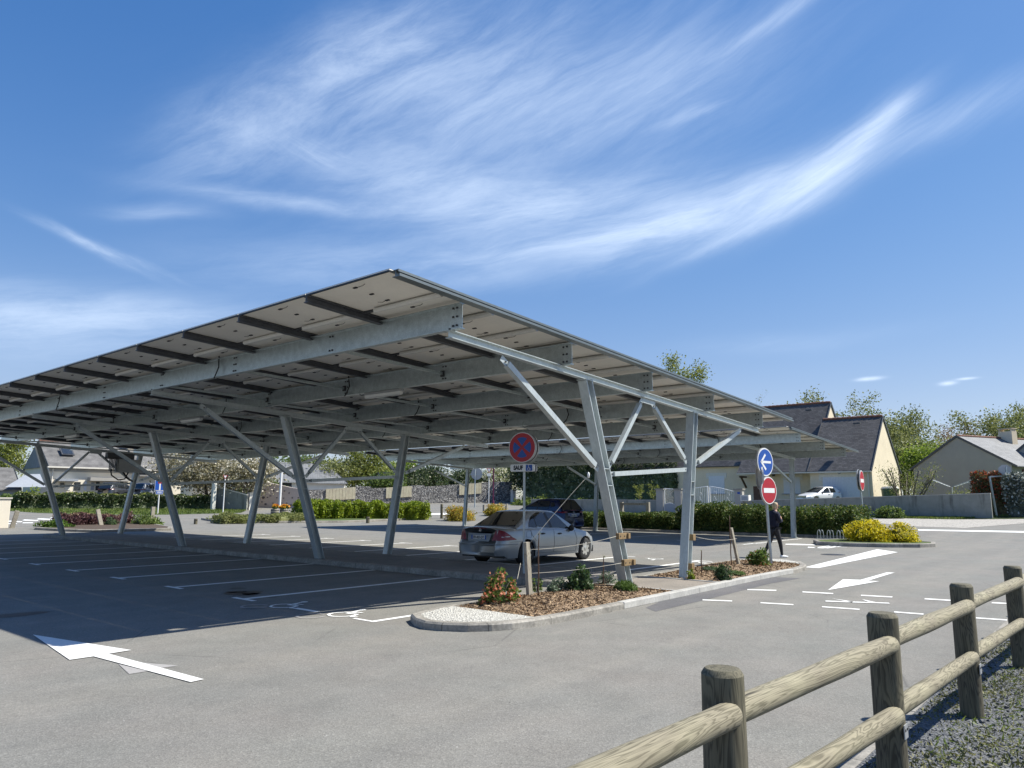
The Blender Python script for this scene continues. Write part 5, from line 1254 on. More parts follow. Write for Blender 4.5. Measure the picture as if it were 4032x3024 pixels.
        if spec.get('cap'):
            x, z = spec['cap']; c_ = MB(); pts = [side(x+dx, z+dz, -1, .002) for dx, dz in ((-.1, -.08), (.1, -.08), (.1, .08), (-.06, .08), (-.1, .04), (-.1, -.08))]; c_.path(pts, .003, 4); c_.build('fuel_flap', M['bumperdark'], root)
        # seats seen through the glass
        se = MB()
        for x in (gh['x'][1]+.15, (gh['x'][1]+gh['x'][2])/2+.25):
            for y_ in (-.36, .36): se.box((x, y_, .86), (.16, .46, .55)); se.box((x-.02, y_, 1.18), (.09, .26, .17))
        se.build('seats', M['darkmetal'], root, bevel=.03)
    return root
SEDAN = dict(L=4.526, axles=(1.05, 3.765), wr=.315, sill=.21,
    y=[(0, .60), (.05, .70), (.14, .775), (.3, .82), (.7, .85), (1.4, .864), (3.2, .864), (3.8, .85), (4.15, .80), (4.4, .68), (4.526, .5)],
    shoulder=[(0, .93), (.2, .955), (1.0, .955), (2.2, .93), (3.2, .90), (3.8, .82), (4.3, .70), (4.526, .60)],
    deck=[(0, .985), (.1, 1.0), (.75, 1.005), (3.2, .955), (3.8, .90), (4.3, .75), (4.526, .63)],
    rear=[(.2, .06), (.35, .0), (.56, .0), (.62, .05), (.66, .085), (.9, .13), (1.0, .12)], front=[(.2, .05), (.4, 0), (.6, .06), (.75, .2)],
    gh=dict(x=(.66, 1.42, 2.52, 3.36), top=1.426, yb=.795, yr=.575,
        side=[[(1.18, .14), (1.50, .10), (1.50, .80), (1.36, .70), (1.24, .48)], [(1.54, .09), (2.08, .08), (2.02, .94), (1.72, .94), (1.54, .84)], [(2.22, .08), (3.02, .08), (2.86, .50), (2.62, .88), (2.48, .95), (2.14, .95)]],
        pillar=[[(2.08, .08), (2.22, .08), (2.14, .95), (2.02, .94)], [(1.50, .09), (1.54, .09), (1.54, .86), (1.50, .82)], [(3.02, .07), (3.16, .07), (3.0, .30), (2.96, .30)]]),
    seams=[[(2.2, .30), (2.22, .55), (2.22, .9)], [(3.25, .30), (3.3, .6), (3.2, .86)], [(1.42, .62), (1.25, .78), (1.2, .90)], [(1.42, .30), (2.2, .29), (3.25, .28)], [(1.45, .46), (2.2, .45), (3.25, .44)], [(.35, .62), (.8, .62)]],
    handles=[(1.72, .80), (2.48, .78)], mirror=(3.0, .90), headz=.64, plate=(.73, .37), brake=.955, badge=.905, star=True, cap=(1.12, .80), bump=.56, holes=7,
    tail=[('r', .45, .655, .665), ('r', .50, .655, .80), ('r', .56, .655, .925), ('s', .012, .655, .93), ('s', .04, .655, .925), ('s', .08, .658, .915), ('s', .14, .66, .89), ('s', .22, .662, .85), ('s', .33, .665, .80), ('s', .45, .67, .74), ('s', .60, .675, .69)],
    tailclear=[('s', .07, .735), ('s', .14, .74), ('s', .22, .745), ('s', .33, .75), ('s', .33, .772), ('s', .22, .77), ('s', .14, .768), ('s', .07, .765)])
a = at(2302, 2202.5)
car('silver four-door saloon parked tail-first to the strip under the nearer canopy', SEDAN, (7.02, 5.86, 0), 0, M['silver'], plate='BV-437-DT')
HATCH = dict(L=4.084, axles=(.70, 3.288), wr=.325, sill=.24,
    y=[(0, .62), (.05, .72), (.15, .80), (.4, .85), (.8, .875), (1.6, .865), (2.8, .865), (3.3, .87), (3.7, .80), (3.95, .66), (4.084, .45)],
    shoulder=[(0, .98), (.3, 1.0), (1.0, 1.0), (2.0, .97), (2.9, .95), (3.4, .88), (3.8, .74), (4.084, .62)],
    deck=[(0, 1.0), (.15, 1.03), (2.9, 1.0), (3.4, .93), (3.8, .79), (4.084, .65)],
    rear=[(.2, .05), (.35, 0), (.6, .0), (.7, .04), (.95, .08), (1.05, .1)], front=[(.2, .05), (.4, 0), (.6, .06), (.75, .2)],
    gh=dict(x=(.10, .52, 1.7, 3.10), top=1.562, yb=.80, yr=.57,
        side=[[(.55, .45), (.85, .30), (.85, .74), (.7, .74)], [(.92, .16), (1.62, .12), (1.62, .93), (1.1, .90), (.92, .74)], [(1.70, .12), (2.74, .12), (2.5, .52), (2.1, .86), (1.86, .95), (1.70, .95)]],
        pillar=[[(1.62, .11), (1.70, .11), (1.70, .96), (1.62, .94)]]),
    seams=[[(1.65, .34), (1.67, .95)], [(2.75, .34), (2.8, .92)], [(.95, .62), (.9, .98)], [(1.1, .34), (2.75, .33)]],
    handles=[(2.0, .88)], mirror=(2.55, .98), headz=.70, plate=(.80, .3), brake=1.02, badge=.93, bump=.60, holes=5, handlemat=M['blueblack'],
    tail=[('r', .42, .93, .96), ('r', .58, .90, .985), ('s', .02, .90, .985), ('s', .06, .90, .985), ('s', .12, .905, .985), ('s', .22, .92, .985), ('s', .36, .94, .985), ('s', .50, .965, .985)])
b = at(2306, 2097); rzb = R(84); dv = Vector((math.cos(rzb), math.sin(rzb))); nv = Vector((-dv.y, dv.x))
car('dark blue hatchback standing crosswise behind the silver saloon', HATCH, (b.x+nv.x*.93-dv.x*.05, b.y+nv.y*.93-dv.y*.05, 0), rzb, M['blueblack'], plate='GC-909-WB').scale = (1.16, 1.16, 1.16)
HATCH3 = dict(HATCH); HATCH3.update(L=3.9, axles=(.62, 3.06), wr=.29, y=[(0, .60), (.1, .74), (.3, .79), (2.8, .80), (3.3, .79), (3.6, .72), (3.9, .5)],
    shoulder=[(0, .88), (1, .88), (2.6, .86), (3.2, .78), (3.6, .68), (3.9, .58)], deck=[(0, .92), (2.7, .92), (3.2, .84), (3.6, .74), (3.9, .62)])
HATCH3['gh'] = dict(x=(.12, .55, 1.75, 2.75), top=1.40, yb=.74, yr=.56, side=[[(.75, .2), (1.35, .12), (1.35, .9), (.85, .85)], [(1.45, .12), (2.4, .12), (2.0, .85), (1.8, .93), (1.45, .93)]], pillar=[])
HATCH3['seams'] = [[(1.4, .34), (1.42, .85)]]; HATCH3['handles'] = [(1.6, .78)]; HATCH3['mirror'] = (2.3, .88); HATCH3['headz'] = .62
wcar = onx(*q(Z5, 515, 1150), 54.3)
car('white hatchback in front of the garage behind the block wall', HATCH3, (onx(3292, 2000, 56.8).x, onx(3292, 2000, 56.8).y, 1.55), PI-R(24), M['carwhite'], simple=True)
for i, (x, y, lb) in enumerate(((700, 780, 'dark car roof just showing above the far hedge, left one'), (1010, 780, 'grey car roof just showing above the far hedge, right one'))):
    p = atz(Z6, x, 893); car(lb, HATCH, (p.x+3.2, p.y+4.2, 1.55), R(20), M['cargrey'] if i == 0 else M['greymetal'], simple=True, group='cars behind the far hedge')
# ------------------------------------------------------------------ signs
def disc(mb, c, r, n_, mi=0, t=0.0, right=None):     # flat disc facing n_
    n_ = Vector(n_).normalized(); rt = Vector((0, 0, 1)).cross(n_).normalized(); up = n_.cross(rt)
    c = Vector(c)+n_*t; mb.add([c+rt*(r*math.cos(2*PI*i/40))+up*(r*math.sin(2*PI*i/40)) for i in range(40)], [tuple(range(40))], mi)
def plane_poly(mb, c, n_, pts, t=0.0, mi=0):
    n_ = Vector(n_).normalized(); rt = Vector((0, 0, 1)).cross(n_).normalized(); up = n_.cross(rt); c = Vector(c)+n_*t
    mb.add([c+rt*x+up*y for x, y in pts], [tuple(range(len(pts)))], mi)
def drum(parent, name, c, r, n_, depth_=.045, mat=None):  # sign body: rimmed pan with a hollow back
    n_ = Vector(n_).normalized(); rt = Vector((0, 0, 1)).cross(n_).normalized(); up = n_.cross(rt); m = MB(); vs = []; c = Vector(c); K = 40
    for rr, tt in ((r*.96, 0), (r, -.006), (r, -depth_), (r*.97, -depth_), (r*.96, -.012), (0, -.012)):
        for i in range(K): vs.append(c+rt*(rr*math.cos(2*PI*i/K))+up*(rr*math.sin(2*PI*i/K))+n_*tt)
    m.add(vs, [(k*K+i, k*K+(i+1) % K, (k+1)*K+(i+1) % K, (k+1)*K+i) for k in range(5) for i in range(K)]+[tuple(range(K))], 0, False)
    return m.build(name, mat or M['signgrey'], parent, True)
def face_dir(deg):    # degrees clockwise from looking straight at the camera's view axis
    v = Vector((-CF.x, -CF.y, 0)).normalized(); return v
def rotz(v, deg): return Matrix.Rotation(R(deg), 3, 'Z') @ Vector(v)
def pole(parent, p, h, wd=.08, lean=(0, 0), mat=None, rect=True, z0=0):
    m = MB(); a = Vector((p[0], p[1], z0)); b = Vector((p[0]+lean[0], p[1]+lean[1], h))
    if rect: m.bar(a, b, wd*.6, wd, up=(CF.x, CF.y, 0))
    else: m.tube(a, b, wd/2, n=12)
    if rect: m.box((b.x, b.y, b.z+.003), (wd*.9, wd*.7, .006))
    return m.build('pole', mat or M['galv'], parent, True)
# no stopping sign with its plate
p = at(2063, 2256, .12); n_ = Vector((-.80, -.60, 0)).normalized()
n_ = (Vector((CAM.x, CAM.y, 0))-Vector((p.x, p.y, 0))).normalized(); n_ = rotz(n_, -28)
t = thing('no_stopping_sign', 'round red and blue no stopping sign with a SAUF wheelchair plate below', 'road sign', (p.x, p.y, .12))
zt_, zb_ = hz(p, 1702), hz(p, 1824); zc_ = (zt_+zb_)/2; r_ = (zt_-zb_)/2; ztop = zt_-.05; zk = hz(p, 1843); kh = (hz(p, 1829)-hz(p, 1857))
pole(t, p, ztop, .085, z0=.1)
pc = Vector((p.x, p.y, 0))+n_*.10
for off, nm in ((0, 1), (-.16, -1)):     # a second sign back to back
    c = pc+n_*off+Vector((0, 0, zc_)); d = drum(t, 'sign_plate', c, r_, n_*nm, .05, M['signgrey'])
    if nm == 1:
        m = MB(); disc(m, c, r_*.965, n_, t=.003); m.build('white_rim', M['signwhite'], d, True)
        m = MB(); disc(m, c, r_*.93, n_, t=.006); m.build('red_field', M['red'], d, True)
        m = MB()
        for q_ in range(4):
            pts = []; a0 = R(45+90*q_); off_ = .075*r_/.93
            for k in range(13): 
                a = a0+R(12)+R(66)*k/12; pts.append((.66*r_*math.cos(a), .66*r_*math.sin(a)))
            mid = a0+R(45); pts.append((.11*r_*math.cos(mid), .11*r_*math.sin(mid))); plane_poly(m, c, n_, pts, .0095)
        m.build('blue_field', M['blue'], d, True)
W2 = r_*.86
c = pc+Vector((0, 0, zk))
def rrect(w, h, r): return [(sx*(w-r)+r*math.cos(a), sy*(h-r)+r*math.sin(a)) for sx, sy, a0 in ((1, 1, 0), (-1, 1, 90), (-1, -1, 180), (1, -1, 270)) for a in [R(a0+k*18) for k in range(6)]]
def slab(parent, name, c, n_, w, h, th, mat, r=.03):
    m = MB(); o = rrect(w, h, r); k = len(o); plane_poly(m, c, n_, o); plane_poly(m, c, n_, o[::-1], -th); m.add([], []); m.f.pop() if False else None
    b = [Vector(v) for v in m.v]; m.add([b[i] for i in range(k)]+[b[2*k-1-i] for i in range(k)], [(i, k+i, k+(i+1) % k, (i+1) % k) for i in range(k)])
    return m.build(name, mat, parent, True)
d = slab(t, 'plate', c, n_, W2, kh/2, .045, M['signwhite']); slab(t, 'plate', c-n_*.16, n_*-1, W2, kh/2, .045, M['signgrey'])
rot = (PI/2, 0, math.atan2(n_.y, n_.x)+PI/2)
rt = Vector((0, 0, 1)).cross(n_).normalized()
text_mesh('plate_text', 'SAUF', kh*.80, M['ink'], d, c-Vector(t.location)+n_*.002-rt*(W2*.33), rot, .0008, bold=.007, sx=.80)
m = MB(); plane_poly(m, c+rt*(W2*.58), n_, [(-.27*W2, -kh*.42), (.27*W2, -kh*.42), (.27*W2, kh*.42), (-.27*W2, kh*.42)], .002); m.build('wheelchair_field', M['blue'], d, True)
m = MB(); cc = c+rt*(W2*.56)+n_*.004; s_ = kh*.52
def strk(m, c, n_, pts, wd, t):
    for (x0, y0), (x1, y1) in zip(pts, pts[1:]):
        dx, dy = x1-x0, y1-y0; l = max(1e-6, math.hypot(dx, dy)); nx, ny = -dy/l*wd/2, dx/l*wd/2; ex, ey = dx/l*wd*.3, dy/l*wd*.3
        plane_poly(m, c, n_, [(x0-nx-ex, y0-ny-ey), (x1-nx+ex, y1-ny+ey), (x1+nx+ex, y1+ny+ey), (x0+nx-ex, y0+ny-ey)], t)
strk(m, cc, n_, [(s_*(.36*math.cos(R(a))-.05), s_*(.36*math.sin(R(a))-.32)) for a in range(110, 381, 30)], s_*.09, 0)
strk(m, cc, n_, [(-s_*.08, s_*.5), (-s_*.05, -s_*.02), (s_*.3, -s_*.04), (s_*.44, -s_*.42), (s_*.56, -s_*.36)], s_*.11, .0005); plane_poly(m, cc, n_, [(s_*(-.08+.11*math.cos(R(a))), s_*(.68+.11*math.sin(R(a)))) for a in range(0, 360, 45)], .001)
m.build('wheelchair_mark', M['signwhite'], d, True)

def bluearrow(parent, c, n_, r):
    d = drum(parent, 'sign_plate', c, r, n_); m = MB(); disc(m, c, r*.975, n_, t=.003); m.build('white_rim', M['signwhite'], d, True)
    m = MB(); disc(m, c, r*.90, n_, t=.006); m.build('blue_field', M['blue'], d, True)
    m = MB(); 
    strk(m, c, n_, [(.62*r, 0), (-.42*r, 0)], .17*r, .009); strk(m, c, n_, [(-.02*r, .50*r), (-.52*r, 0), (-.02*r, -.50*r)], .17*r, .0095); m.build('arrow', M['signwhite'], d, True)
def noentry(parent, c, n_, r):
    d = drum(parent, 'sign_plate', c, r, n_); m = MB(); disc(m, c, r*.975, n_, t=.003); m.build('white_rim', M['signwhite'], d, True)
    m = MB(); disc(m, c, r*.91, n_, t=.006); m.build('red_field', M['red'], d, True)
    m = MB(); plane_poly(m, c, n_, [(-.70*r, -.17*r), (.70*r, -.17*r), (.70*r, .17*r), (-.70*r, .17*r)], .009); m.build('white_bar', M['signwhite'], d, True)
p = at(3037, 2222, .12); t = thing('arrow_sign', 'blue left arrow sign above a red no entry sign on one grey pole', 'road sign', (p.x, p.y, .12))
tocam = (Vector((CAM.x, CAM.y, 0))-Vector((p.x, p.y, 0))).normalized(); n_ = rotz(tocam, 58); zz = [hz(p, y) for y in (1764, 1876, 1877, 1986)]
pole(t, p, zz[0]-.1, .08, lean=(-.08*CR.x, -.08*CR.y), z0=.08)
base = Vector((p.x, p.y, 0))+n_*.07
rt_ = Vector((CR.x, CR.y, 0)).normalized()
bluearrow(t, base+Vector((0, 0, (zz[0]+zz[1])/2))-rt_*.09, n_, (zz[0]-zz[1])/2)
noentry(t, base+Vector((0, 0, (zz[2]+zz[3])/2))-rt_*.03, n_, (zz[2]-zz[3])/2)
c = Vector((p.x, p.y, 0))-n_*.07+Vector((0, 0, zz[1]))-rt_*.10; drum(t, 'sign_plate', c, (zz[0]-zz[1])/2*.9, rotz(tocam, 105), .05)
p = at(3404, 2108, 0); p = onx(3404, 2066, 31.5); p = Vector((p.x, p.y, GZ(p.x, p.y)))
t = thing('no_entry_sign', 'red no entry sign seen almost edge-on behind the yellow shrub', 'road sign', p); tocam = (Vector((CAM.x, CAM.y, 0))-Vector((p.x, p.y, 0))).normalized(); n_ = rotz(tocam, 79)
za, zb_ = hz(p, 1852), hz(p, 1934); pole(t, p, za-.03, .075, lean=(-.1*CR.x, -.1*CR.y), rect=False, z0=p.z)
noentry(t, Vector((p.x, p.y, (za+zb_)/2))+n_*.07-rt_*.05, n_, (za-zb_)/2); drum(t, 'sign_plate', Vector((p.x, p.y, (za+zb_)/2+.04))-n_*.06-rt_*.08, (za-zb_)/2, n_*-1)
# dead end and street name sign, yield signs, mirror back
p = atz(Z6, 1372, 940); t = thing('dead_end_sign', 'square blue dead-end sign with a small street name plate, on the far verge', 'road sign', p); tocam = (Vector((CAM.x, CAM.y, 0))-Vector((p.x, p.y, 0))).normalized(); n_ = rotz(tocam, 12)
s_ = 56/2896; w2 = 40*.4521*s_; zt_ = hz(p, q(Z6, 0, 645)[1]); zm = hz(p, q(Z6, 0, 732)[1]); m = MB(); pole(t, p, zm, .09, rect=False, mat=M['white'], z0=p.z)
c = Vector((p.x, p.y, (zt_+zm)/2))+n_*.06; h2 = (zt_-zm)/2; d = slab(t, 'sign_plate', c, n_, w2, h2, .03, M['signwhite'], .03)
m = MB(); plane_poly(m, c, n_, rrect(w2*.95, h2*.95, .03), .003); m.build('blue_field', M['blue'], d, True)
m = MB(); plane_poly(m, c, n_, [(-w2*.14, -h2*.93), (w2*.14, -h2*.93), (w2*.14, h2*.35), (-w2*.14, h2*.35)], .006); m.build('road_mark', M['signwhite'], d, True)
m = MB(); plane_poly(m, c, n_, [(-w2*.42, h2*.36), (w2*.42, h2*.36), (w2*.42, h2*.72), (-w2*.42, h2*.72)], .007); m.build('red_mark', M['red'], d, True)
c2_ = Vector((p.x, p.y, hz(p, q(Z6, 0, 750)[1])))+n_*.06; d = slab(t, 'street_name_plate', c2_, n_, w2*.72, h2*.36, .02, M['signwhite'], .02)
m = MB(); plane_poly(m, c2_, n_, rrect(w2*.66, h2*.30, .02), .003); m.build('blue_field', M['blue'], d, True)
m = MB(); 
for dy in (.1, -.1): plane_poly(m, c2_, n_, [(-w2*.45, h2*(dy-.05)), (w2*.45, h2*(dy-.05)), (w2*.45, h2*(dy+.05)), (-w2*.45, h2*(dy+.05))], .005)
m.build('lettering', M['signwhite'], d, True)
def yieldsign(label, p, ztop, w2, plate=None, rot_=10):
    t = thing('yield_sign', label, 'road sign', p, 0, None); tocam = (Vector((CAM.x, CAM.y, 0))-Vector((p.x, p.y, 0))).normalized(); n_ = rotz(tocam, rot_)
    h = w2*1.73; pole(t, p, ztop-.05, .085, rect=False, mat=M['white'], z0=p.z); c = Vector((p.x, p.y, ztop))+n_*.05
    m = MB(); plane_poly(m, c, n_, [(-w2, 0), (0, -h), (w2, 0)]); plane_poly(m, c, n_, [(w2, 0), (0, -h), (-w2, 0)], -.03); d = m.build('sign_plate', M['red'], t, True)
    m = MB(); plane_poly(m, c, n_, [(-w2*.68, -h*.10), (0, -h*.78), (w2*.68, -h*.10)], .004); m.build('white_field', M['signwhite'], d, True)
    if plate: slab(t, 'plate', Vector((p.x, p.y, plate[0]))+n_*.05, n_, plate[1], plate[2], .02, M['signwhite'], .02)
p = atz(Z6, 1940, 940); yieldsign('yield sign on a white pole beside the slanted concrete wall', p, hz(p, q(Z6, 0, 600)[1]), 24*.4521*58/2896/1.2)
p = atz(ZB, 1888, 396); k = .5425*76/2896; yieldsign('yield sign with a small plate on a white pole before the gabion wall', p, hz(p, q(ZB, 0, 118)[1]), 20*k, (hz(p, q(ZB, 0, 165)[1]), 16*k, 9*k))
p = atz(ZB, 1787, 402); t = thing('round_sign', 'back of a round sign on a tall grey pole before the gabion wall', 'road sign', p); tocam = (Vector((CAM.x, CAM.y, 0))-Vector((p.x, p.y, 0))).normalized()
k = .5425*75/2896; zc_ = hz(p, q(ZB, 0, 158)[1]); pole(t, p, zc_+.5, .13, rect=False, z0=p.z); d = drum(t, 'sign_plate', Vector((p.x, p.y, zc_))+rt_*.15-tocam*.1, 42*k, rotz(tocam, 170), .05); m = MB(); m.bar(Vector((p.x, p.y, zc_-.1))-rt_*.7+tocam*.0, Vector((p.x, p.y, zc_-.1))+rt_*.9, .03, .05); m.build('bracket', M['galv'], t, True)
p = atz(ZB, 1920, 392); t = thing('purple_post', 'slim dark purple street post before the gabion wall', 'lamp post', p); pole(t, p, p.z+6.2, .15, rect=False, mat=M['purple'], z0=p.z-.1); m = MB(); m.lathe((p.x, p.y, p.z), [(.13, 0), (.13, .5), (.09, .6)], 10); m.build('base', M['purple'], t, True)
p = atz(Z5, 1975, 1290); p = Vector((p.x, p.y, GZ(p.x, p.y)))
t = thing('stop_sign', 'back of an octagonal sign on a cranked grey post before the right hedge', 'road sign', p); k = .4521*51/2896
zq = lambda y: hz(p, q(Z5, 0, y)[1]); m = MB(); a = Vector((p.x, p.y, p.z)); b = a-rt_*(30*k)+Vector((0, 0, zq(945)-p.z)); c = b+rt_*(150*k)+Vector((0, 0, .06)); dd = c+Vector((0, 0, 80*k)); m.bar(a, b, .09, .11, up=(CF.x, CF.y, 0)); m.bar(b, c, .08, .09); m.bar(c, dd, .08, .12, up=(CF.x, CF.y, 0)); m.build('post', M['steel'], t, True)
tocam = (Vector((CAM.x, CAM.y, 0))-p).normalized(); tocam.z = 0; tocam.normalize(); m = MB(); oc = [(50*k*math.cos(R(22.5+45*i)), 50*k*math.sin(R(22.5+45*i))) for i in range(8)]; c8 = c+Vector((0, 0, 50*k))-tocam*.08-rt_*.1; plane_poly(m, c8, tocam, oc, .0); plane_poly(m, c8, tocam, oc[::-1], -.02); m.build('sign_plate', M['signgrey'], t, True)

# ------------------------------------------------------------------ wooden fence in the foreground
def post_at(px, py, z): d = ray(px, py); return CAM+d*((z-CAM.z)/d.z)
FT = [post_at(2843, 2630, 1.03), post_at(3472, 2412, 1.03), post_at(3783, 2298, 1.03), post_at(3985, 2228, 1.03)]
y_f = sum(p.y for p in FT[1:])/3
FX = [FT[0].x, FT[1].x, FT[2].x, FT[3].x]; dx = FX[3]-FX[2]
FY = [FT[0].y, FT[1].y, FT[2].y, FT[3].y]
FX = [FX[0]-2.35]+FX+[FX[3]+dx, FX[3]+2*dx, FX[3]+3*dx]; FY = [FY[0]+.06]+FY+[FY[3]-.06]*3
t = thing('wooden_fence', 'weathered round-rail wooden fence between the lane and the gravel path', 'fence', (FX[1], FY[1], 0))
rr = random.Random(8)
def log(name, p0, p1, r, mat, parent, segs, cap=.0, wob=.006, seed=0, vertical=False):
    # own axes so that the grain follows the log
    p0, p1 = Vector(p0), Vector(p1); L_ = (p1-p0).length; rq = random.Random(seed); m = MB(); n = 20; vs = []; ph = [rq.uniform(0, 6) for _ in range(4)]
    st = [(i/segs)*L_ for i in range(segs+1)]; rads = [r*(1+wob/r*(math.sin(s*2.1+ph[0])*.5+math.sin(s*5.3+ph[1])*.35)) for s in st]
    if cap: st = [0]+st[1:-1]+[L_-cap, L_-.004, L_]; rads = rads[:-1]+[rads[-1], rads[-1]*.86, rads[-1]*.80]
    for s, rd in zip(st, rads):
        for i in range(n):
            a = 2*PI*i/n; k = rd*(1+.012*math.sin(3*a+ph[2])); e = (s-0, k*math.cos(a), k*math.sin(a)) if not vertical else (k*math.cos(a), k*math.sin(a), s); vs.append(e)
    K = len(st); m.add(vs, [(k*n+i, k*n+(i+1) % n, (k+1)*n+(i+1) % n, (k+1)*n+i) if vertical else (k*n+i, (k+1)*n+i, (k+1)*n+(i+1) % n, k*n+(i+1) % n) for k in range(K-1) for i in range(n)], 0, True)
    m.add(vs[:n], [tuple(range(n-1, -1, -1))]); m.add(vs[-n:], [tuple(range(n))])
    o = m.build(name, mat, parent); d = (p1-p0).normalized()
    o.location = p0-Vector(parent.location)
    if not vertical: o.rotation_euler = d.to_track_quat('X', 'Z').to_euler()
    recalc(o); o.data.set_sharp_from_angle(angle=R(28)); return o
for i in range(len(FX)):
    po = log('post', (FX[i], FY[i], -.2), (FX[i], FY[i], 1.03), .083, M['logpost'], t, 8, .022, .003, 20+i, True)
    br = MB(); br.box((FX[i]-.01, FY[i]-.086, .385), (.075, .006, .075)); 
    for sx in (-.02, .02): br.box((FX[i]-.01+sx, FY[i]-.09, .395), (.012, .004, .012), mi=1)
    br.build('bracket', [M['signgrey'], M['black']], t, True)
for i in range(len(FX)-1):
    for z, r in ((.865, .052), (.475, .05)):
        a = Vector((FX[i]+.045, FY[i]-.012, z+rr.uniform(-.008, .008))); b = Vector((FX[i+1]-.02, FY[i+1]-.045, z+rr.uniform(-.008, .008)))
        log('rail', a, b, r, M['lograil'], t, 14, .02, .004, 50+i*2+int(z*3))
# gravel path and its weedy edge on our side of the fence
yk = y_f
kb = MB()
for k in range(20):
    x = -8+k*1.0; kb.box((x, yk+.42, -.012), (.98, .07, .05))
struct(kb, 'path_edging', M['concrete'])
struct(MB().add([(-20, yk-6.5, .012), (20, yk-6.5, .012), (20, yk+.38, .016), (-20, yk+.38, .016)], [(0, 1, 2, 3)]), 'gravel_path', M['greygravel'])
rnd = np.random.RandomState(4)
gp_ = [(-6, yk-2.2), (7, yk-2.2), (7, yk+.18), (-6, yk+.18)]
pts = np.stack([rnd.uniform(-5.5, 6, 15000), yk+.34-np.abs(rnd.uniform(0, 2.2, 15000)), rnd.uniform(.012, .03, 15000)], 1)
tag(quads('loose_pebbles', pts, rnd, .02, .028, M['pebble'], .45), 'loose grey pebbles on the path behind the wooden fence', 'gravel', kind='stuff')
m_ = []
while len(m_) < 9000:
    x, y = rnd.uniform(-5, 5.5), rnd.uniform(-.75, .34); dn = .5+.5*math.sin(x*2.3+1.3*math.sin(y*5))
    if rnd.uniform() < (dn*.75+.12)*(1-max(0, -y-.35)/.75): m_.append((x, yk+y, .02+rnd.uniform(0, .03)))
tag(quads('path_weeds', np.array(m_), rnd, .012, .034, M['l_moss'], .8, None, up=.15), 'dry yellowish weeds growing along the foot of the wooden fence', 'weeds', kind='stuff')
m_ = [(rnd.uniform(-5, 5), yk+rnd.uniform(-.7, .1), .03) for _ in range(1500)]
tag(quads('path_weeds', np.array(m_), rnd, .012, .07, M['l_grass'], 1.0, None, up=.4), 'small green weeds among the gravel at the fence', 'weeds', kind='stuff')

# ------------------------------------------------------------------ stakes, ropes, blocks
def stake(label, p, h, wd, lean, group=None):
    t = thing('wooden_stake', label, 'stake', p, 0, group); m = MB(); m.prof((0, 0, -.1), (lean[0], lean[1], h), [(-wd/2, -wd*.3), (wd/2, -wd*.32), (wd*.5, wd*.3), (-wd*.47, wd*.32)], (0, 1, 0)); o = m.build('post', M['stake'], t, bevel=.006); return t
BS = .11
p1 = atz(ZC, 1070, 548, BS); h1 = hz(p1, q(ZC, 0, -10)[1]+0); h1 = hz(p1, 1950+625*.2953)-BS
stake('tall grey wooden stake with wire in front of the no stopping sign', (p1.x, p1.y, BS), h1, .105, (-.055, .035))
p2 = atz(ZC, 908, 618, BS); stake('short tilted grey stake in front of the orange-flowered shrub', (p2.x, p2.y, BS), hz(p2, 1950+1165*.2953)-BS, .085, (-.10, .05))
p3 = atz(R1, 912, 725, BS); h3 = hz(p3, 1900+395*.4521)-BS; stake('tall pale stake in the second bed, left of the arrow sign', (p3.x, p3.y, BS), h3, .10, (-.17*CR.x-.02, -.17*CR.y))
for z, x0, y0, x1, y1, lb in ((Z6, 100, 1060, 135, 910, 'tilted dark wooden post by the cream cabinet on the far left'), (Z6, 890, 1052, 838, 898, 'tilted wooden post in the reddish planting'), (Z6, 1320, 1040, 1322, 875, 'upright wooden post in the dark bush on the far island')):
    p = atz(z, x0, y0); k = depth(p)/2896*z[2]; stake(lb, p, hz(p, q(z, 0, y1)[1])-p.z, .2, tuple((rt_*((x1-x0)*k))[:2]))
def rope(label, pts, r=.0045, mat=None):
    m = MB(); o = []
    for a, b, sag in pts:
        a, b = Vector(a), Vector(b)
        for i in range(9):
            f = i/8; o.append(a.lerp(b, f)-Vector((0, 0, sag*4*f*(1-f))))
    m.path(o, r, 5); return tag(m.build('rope', mat or M['rope']), label, 'rope')
FL = lambda z: Vector((4.79+(3.484-4.79)*(z-.08)/(3.84-.08), 0, z)); FRr = lambda z: Vector((7.10+.6*z/3.6, 0, z))
def block(label, c, up_):
    t = thing('wooden_block', label, 'wooden bracket', c, 0, 'wooden brackets on the front posts'); m = MB(); m.box((0, -.13, 0), (.34, .07, .11)); m.box((.14, -.10, 0), (.07, .2, .1)); m.build('board', M['block'], t, bevel=.005)
    m = MB(); 
    for dx in (-.12, .02): m.box((dx, -.168, 0), (.02, .01, .02))
    m.build('screw', M['darkmetal'], t)
zu, zl = hz(Vector((4.5, 0, 0)), 1700+905*.4521), hz(Vector((4.6, 0, 0)), 1700+1135*.4521)
block('upper wooden bracket clamped on the left leaning front post', FL(zu), 0); block('lower wooden bracket clamped on the left leaning front post', FL(zl), 0)
zu2, zl2 = hz(Vector((7.2, 0, 0)), 1900+478*.4521), hz(Vector((7.2, 0, 0)), 1900+730*.4521)
for z, lb in ((zu2, 'upper wooden block on the right front post'), (zl2, 'lower wooden block on the right front post')):
    t = thing('wooden_block', lb, 'wooden bracket', FRr(z), 0, 'wooden brackets on the front posts'); m = MB(); m.box((.11, -.06, 0), (.12, .13, .13)); m.build('board', M['block'], t, bevel=.005)
P1 = Vector((p1.x-.05, p1.y+.03, BS))
rope('thin rope from the tall stake to the upper bracket on the leaning post', [(P1+Vector((0, 0, h1*.86)), FL(zu)+Vector((-.2, -.12, 0)), .05)])
rope('thin rope from the tall stake to the lower bracket on the leaning post', [(P1+Vector((0, 0, h1*.42)), FL(zl)+Vector((-.2, -.12, 0)), .03)])
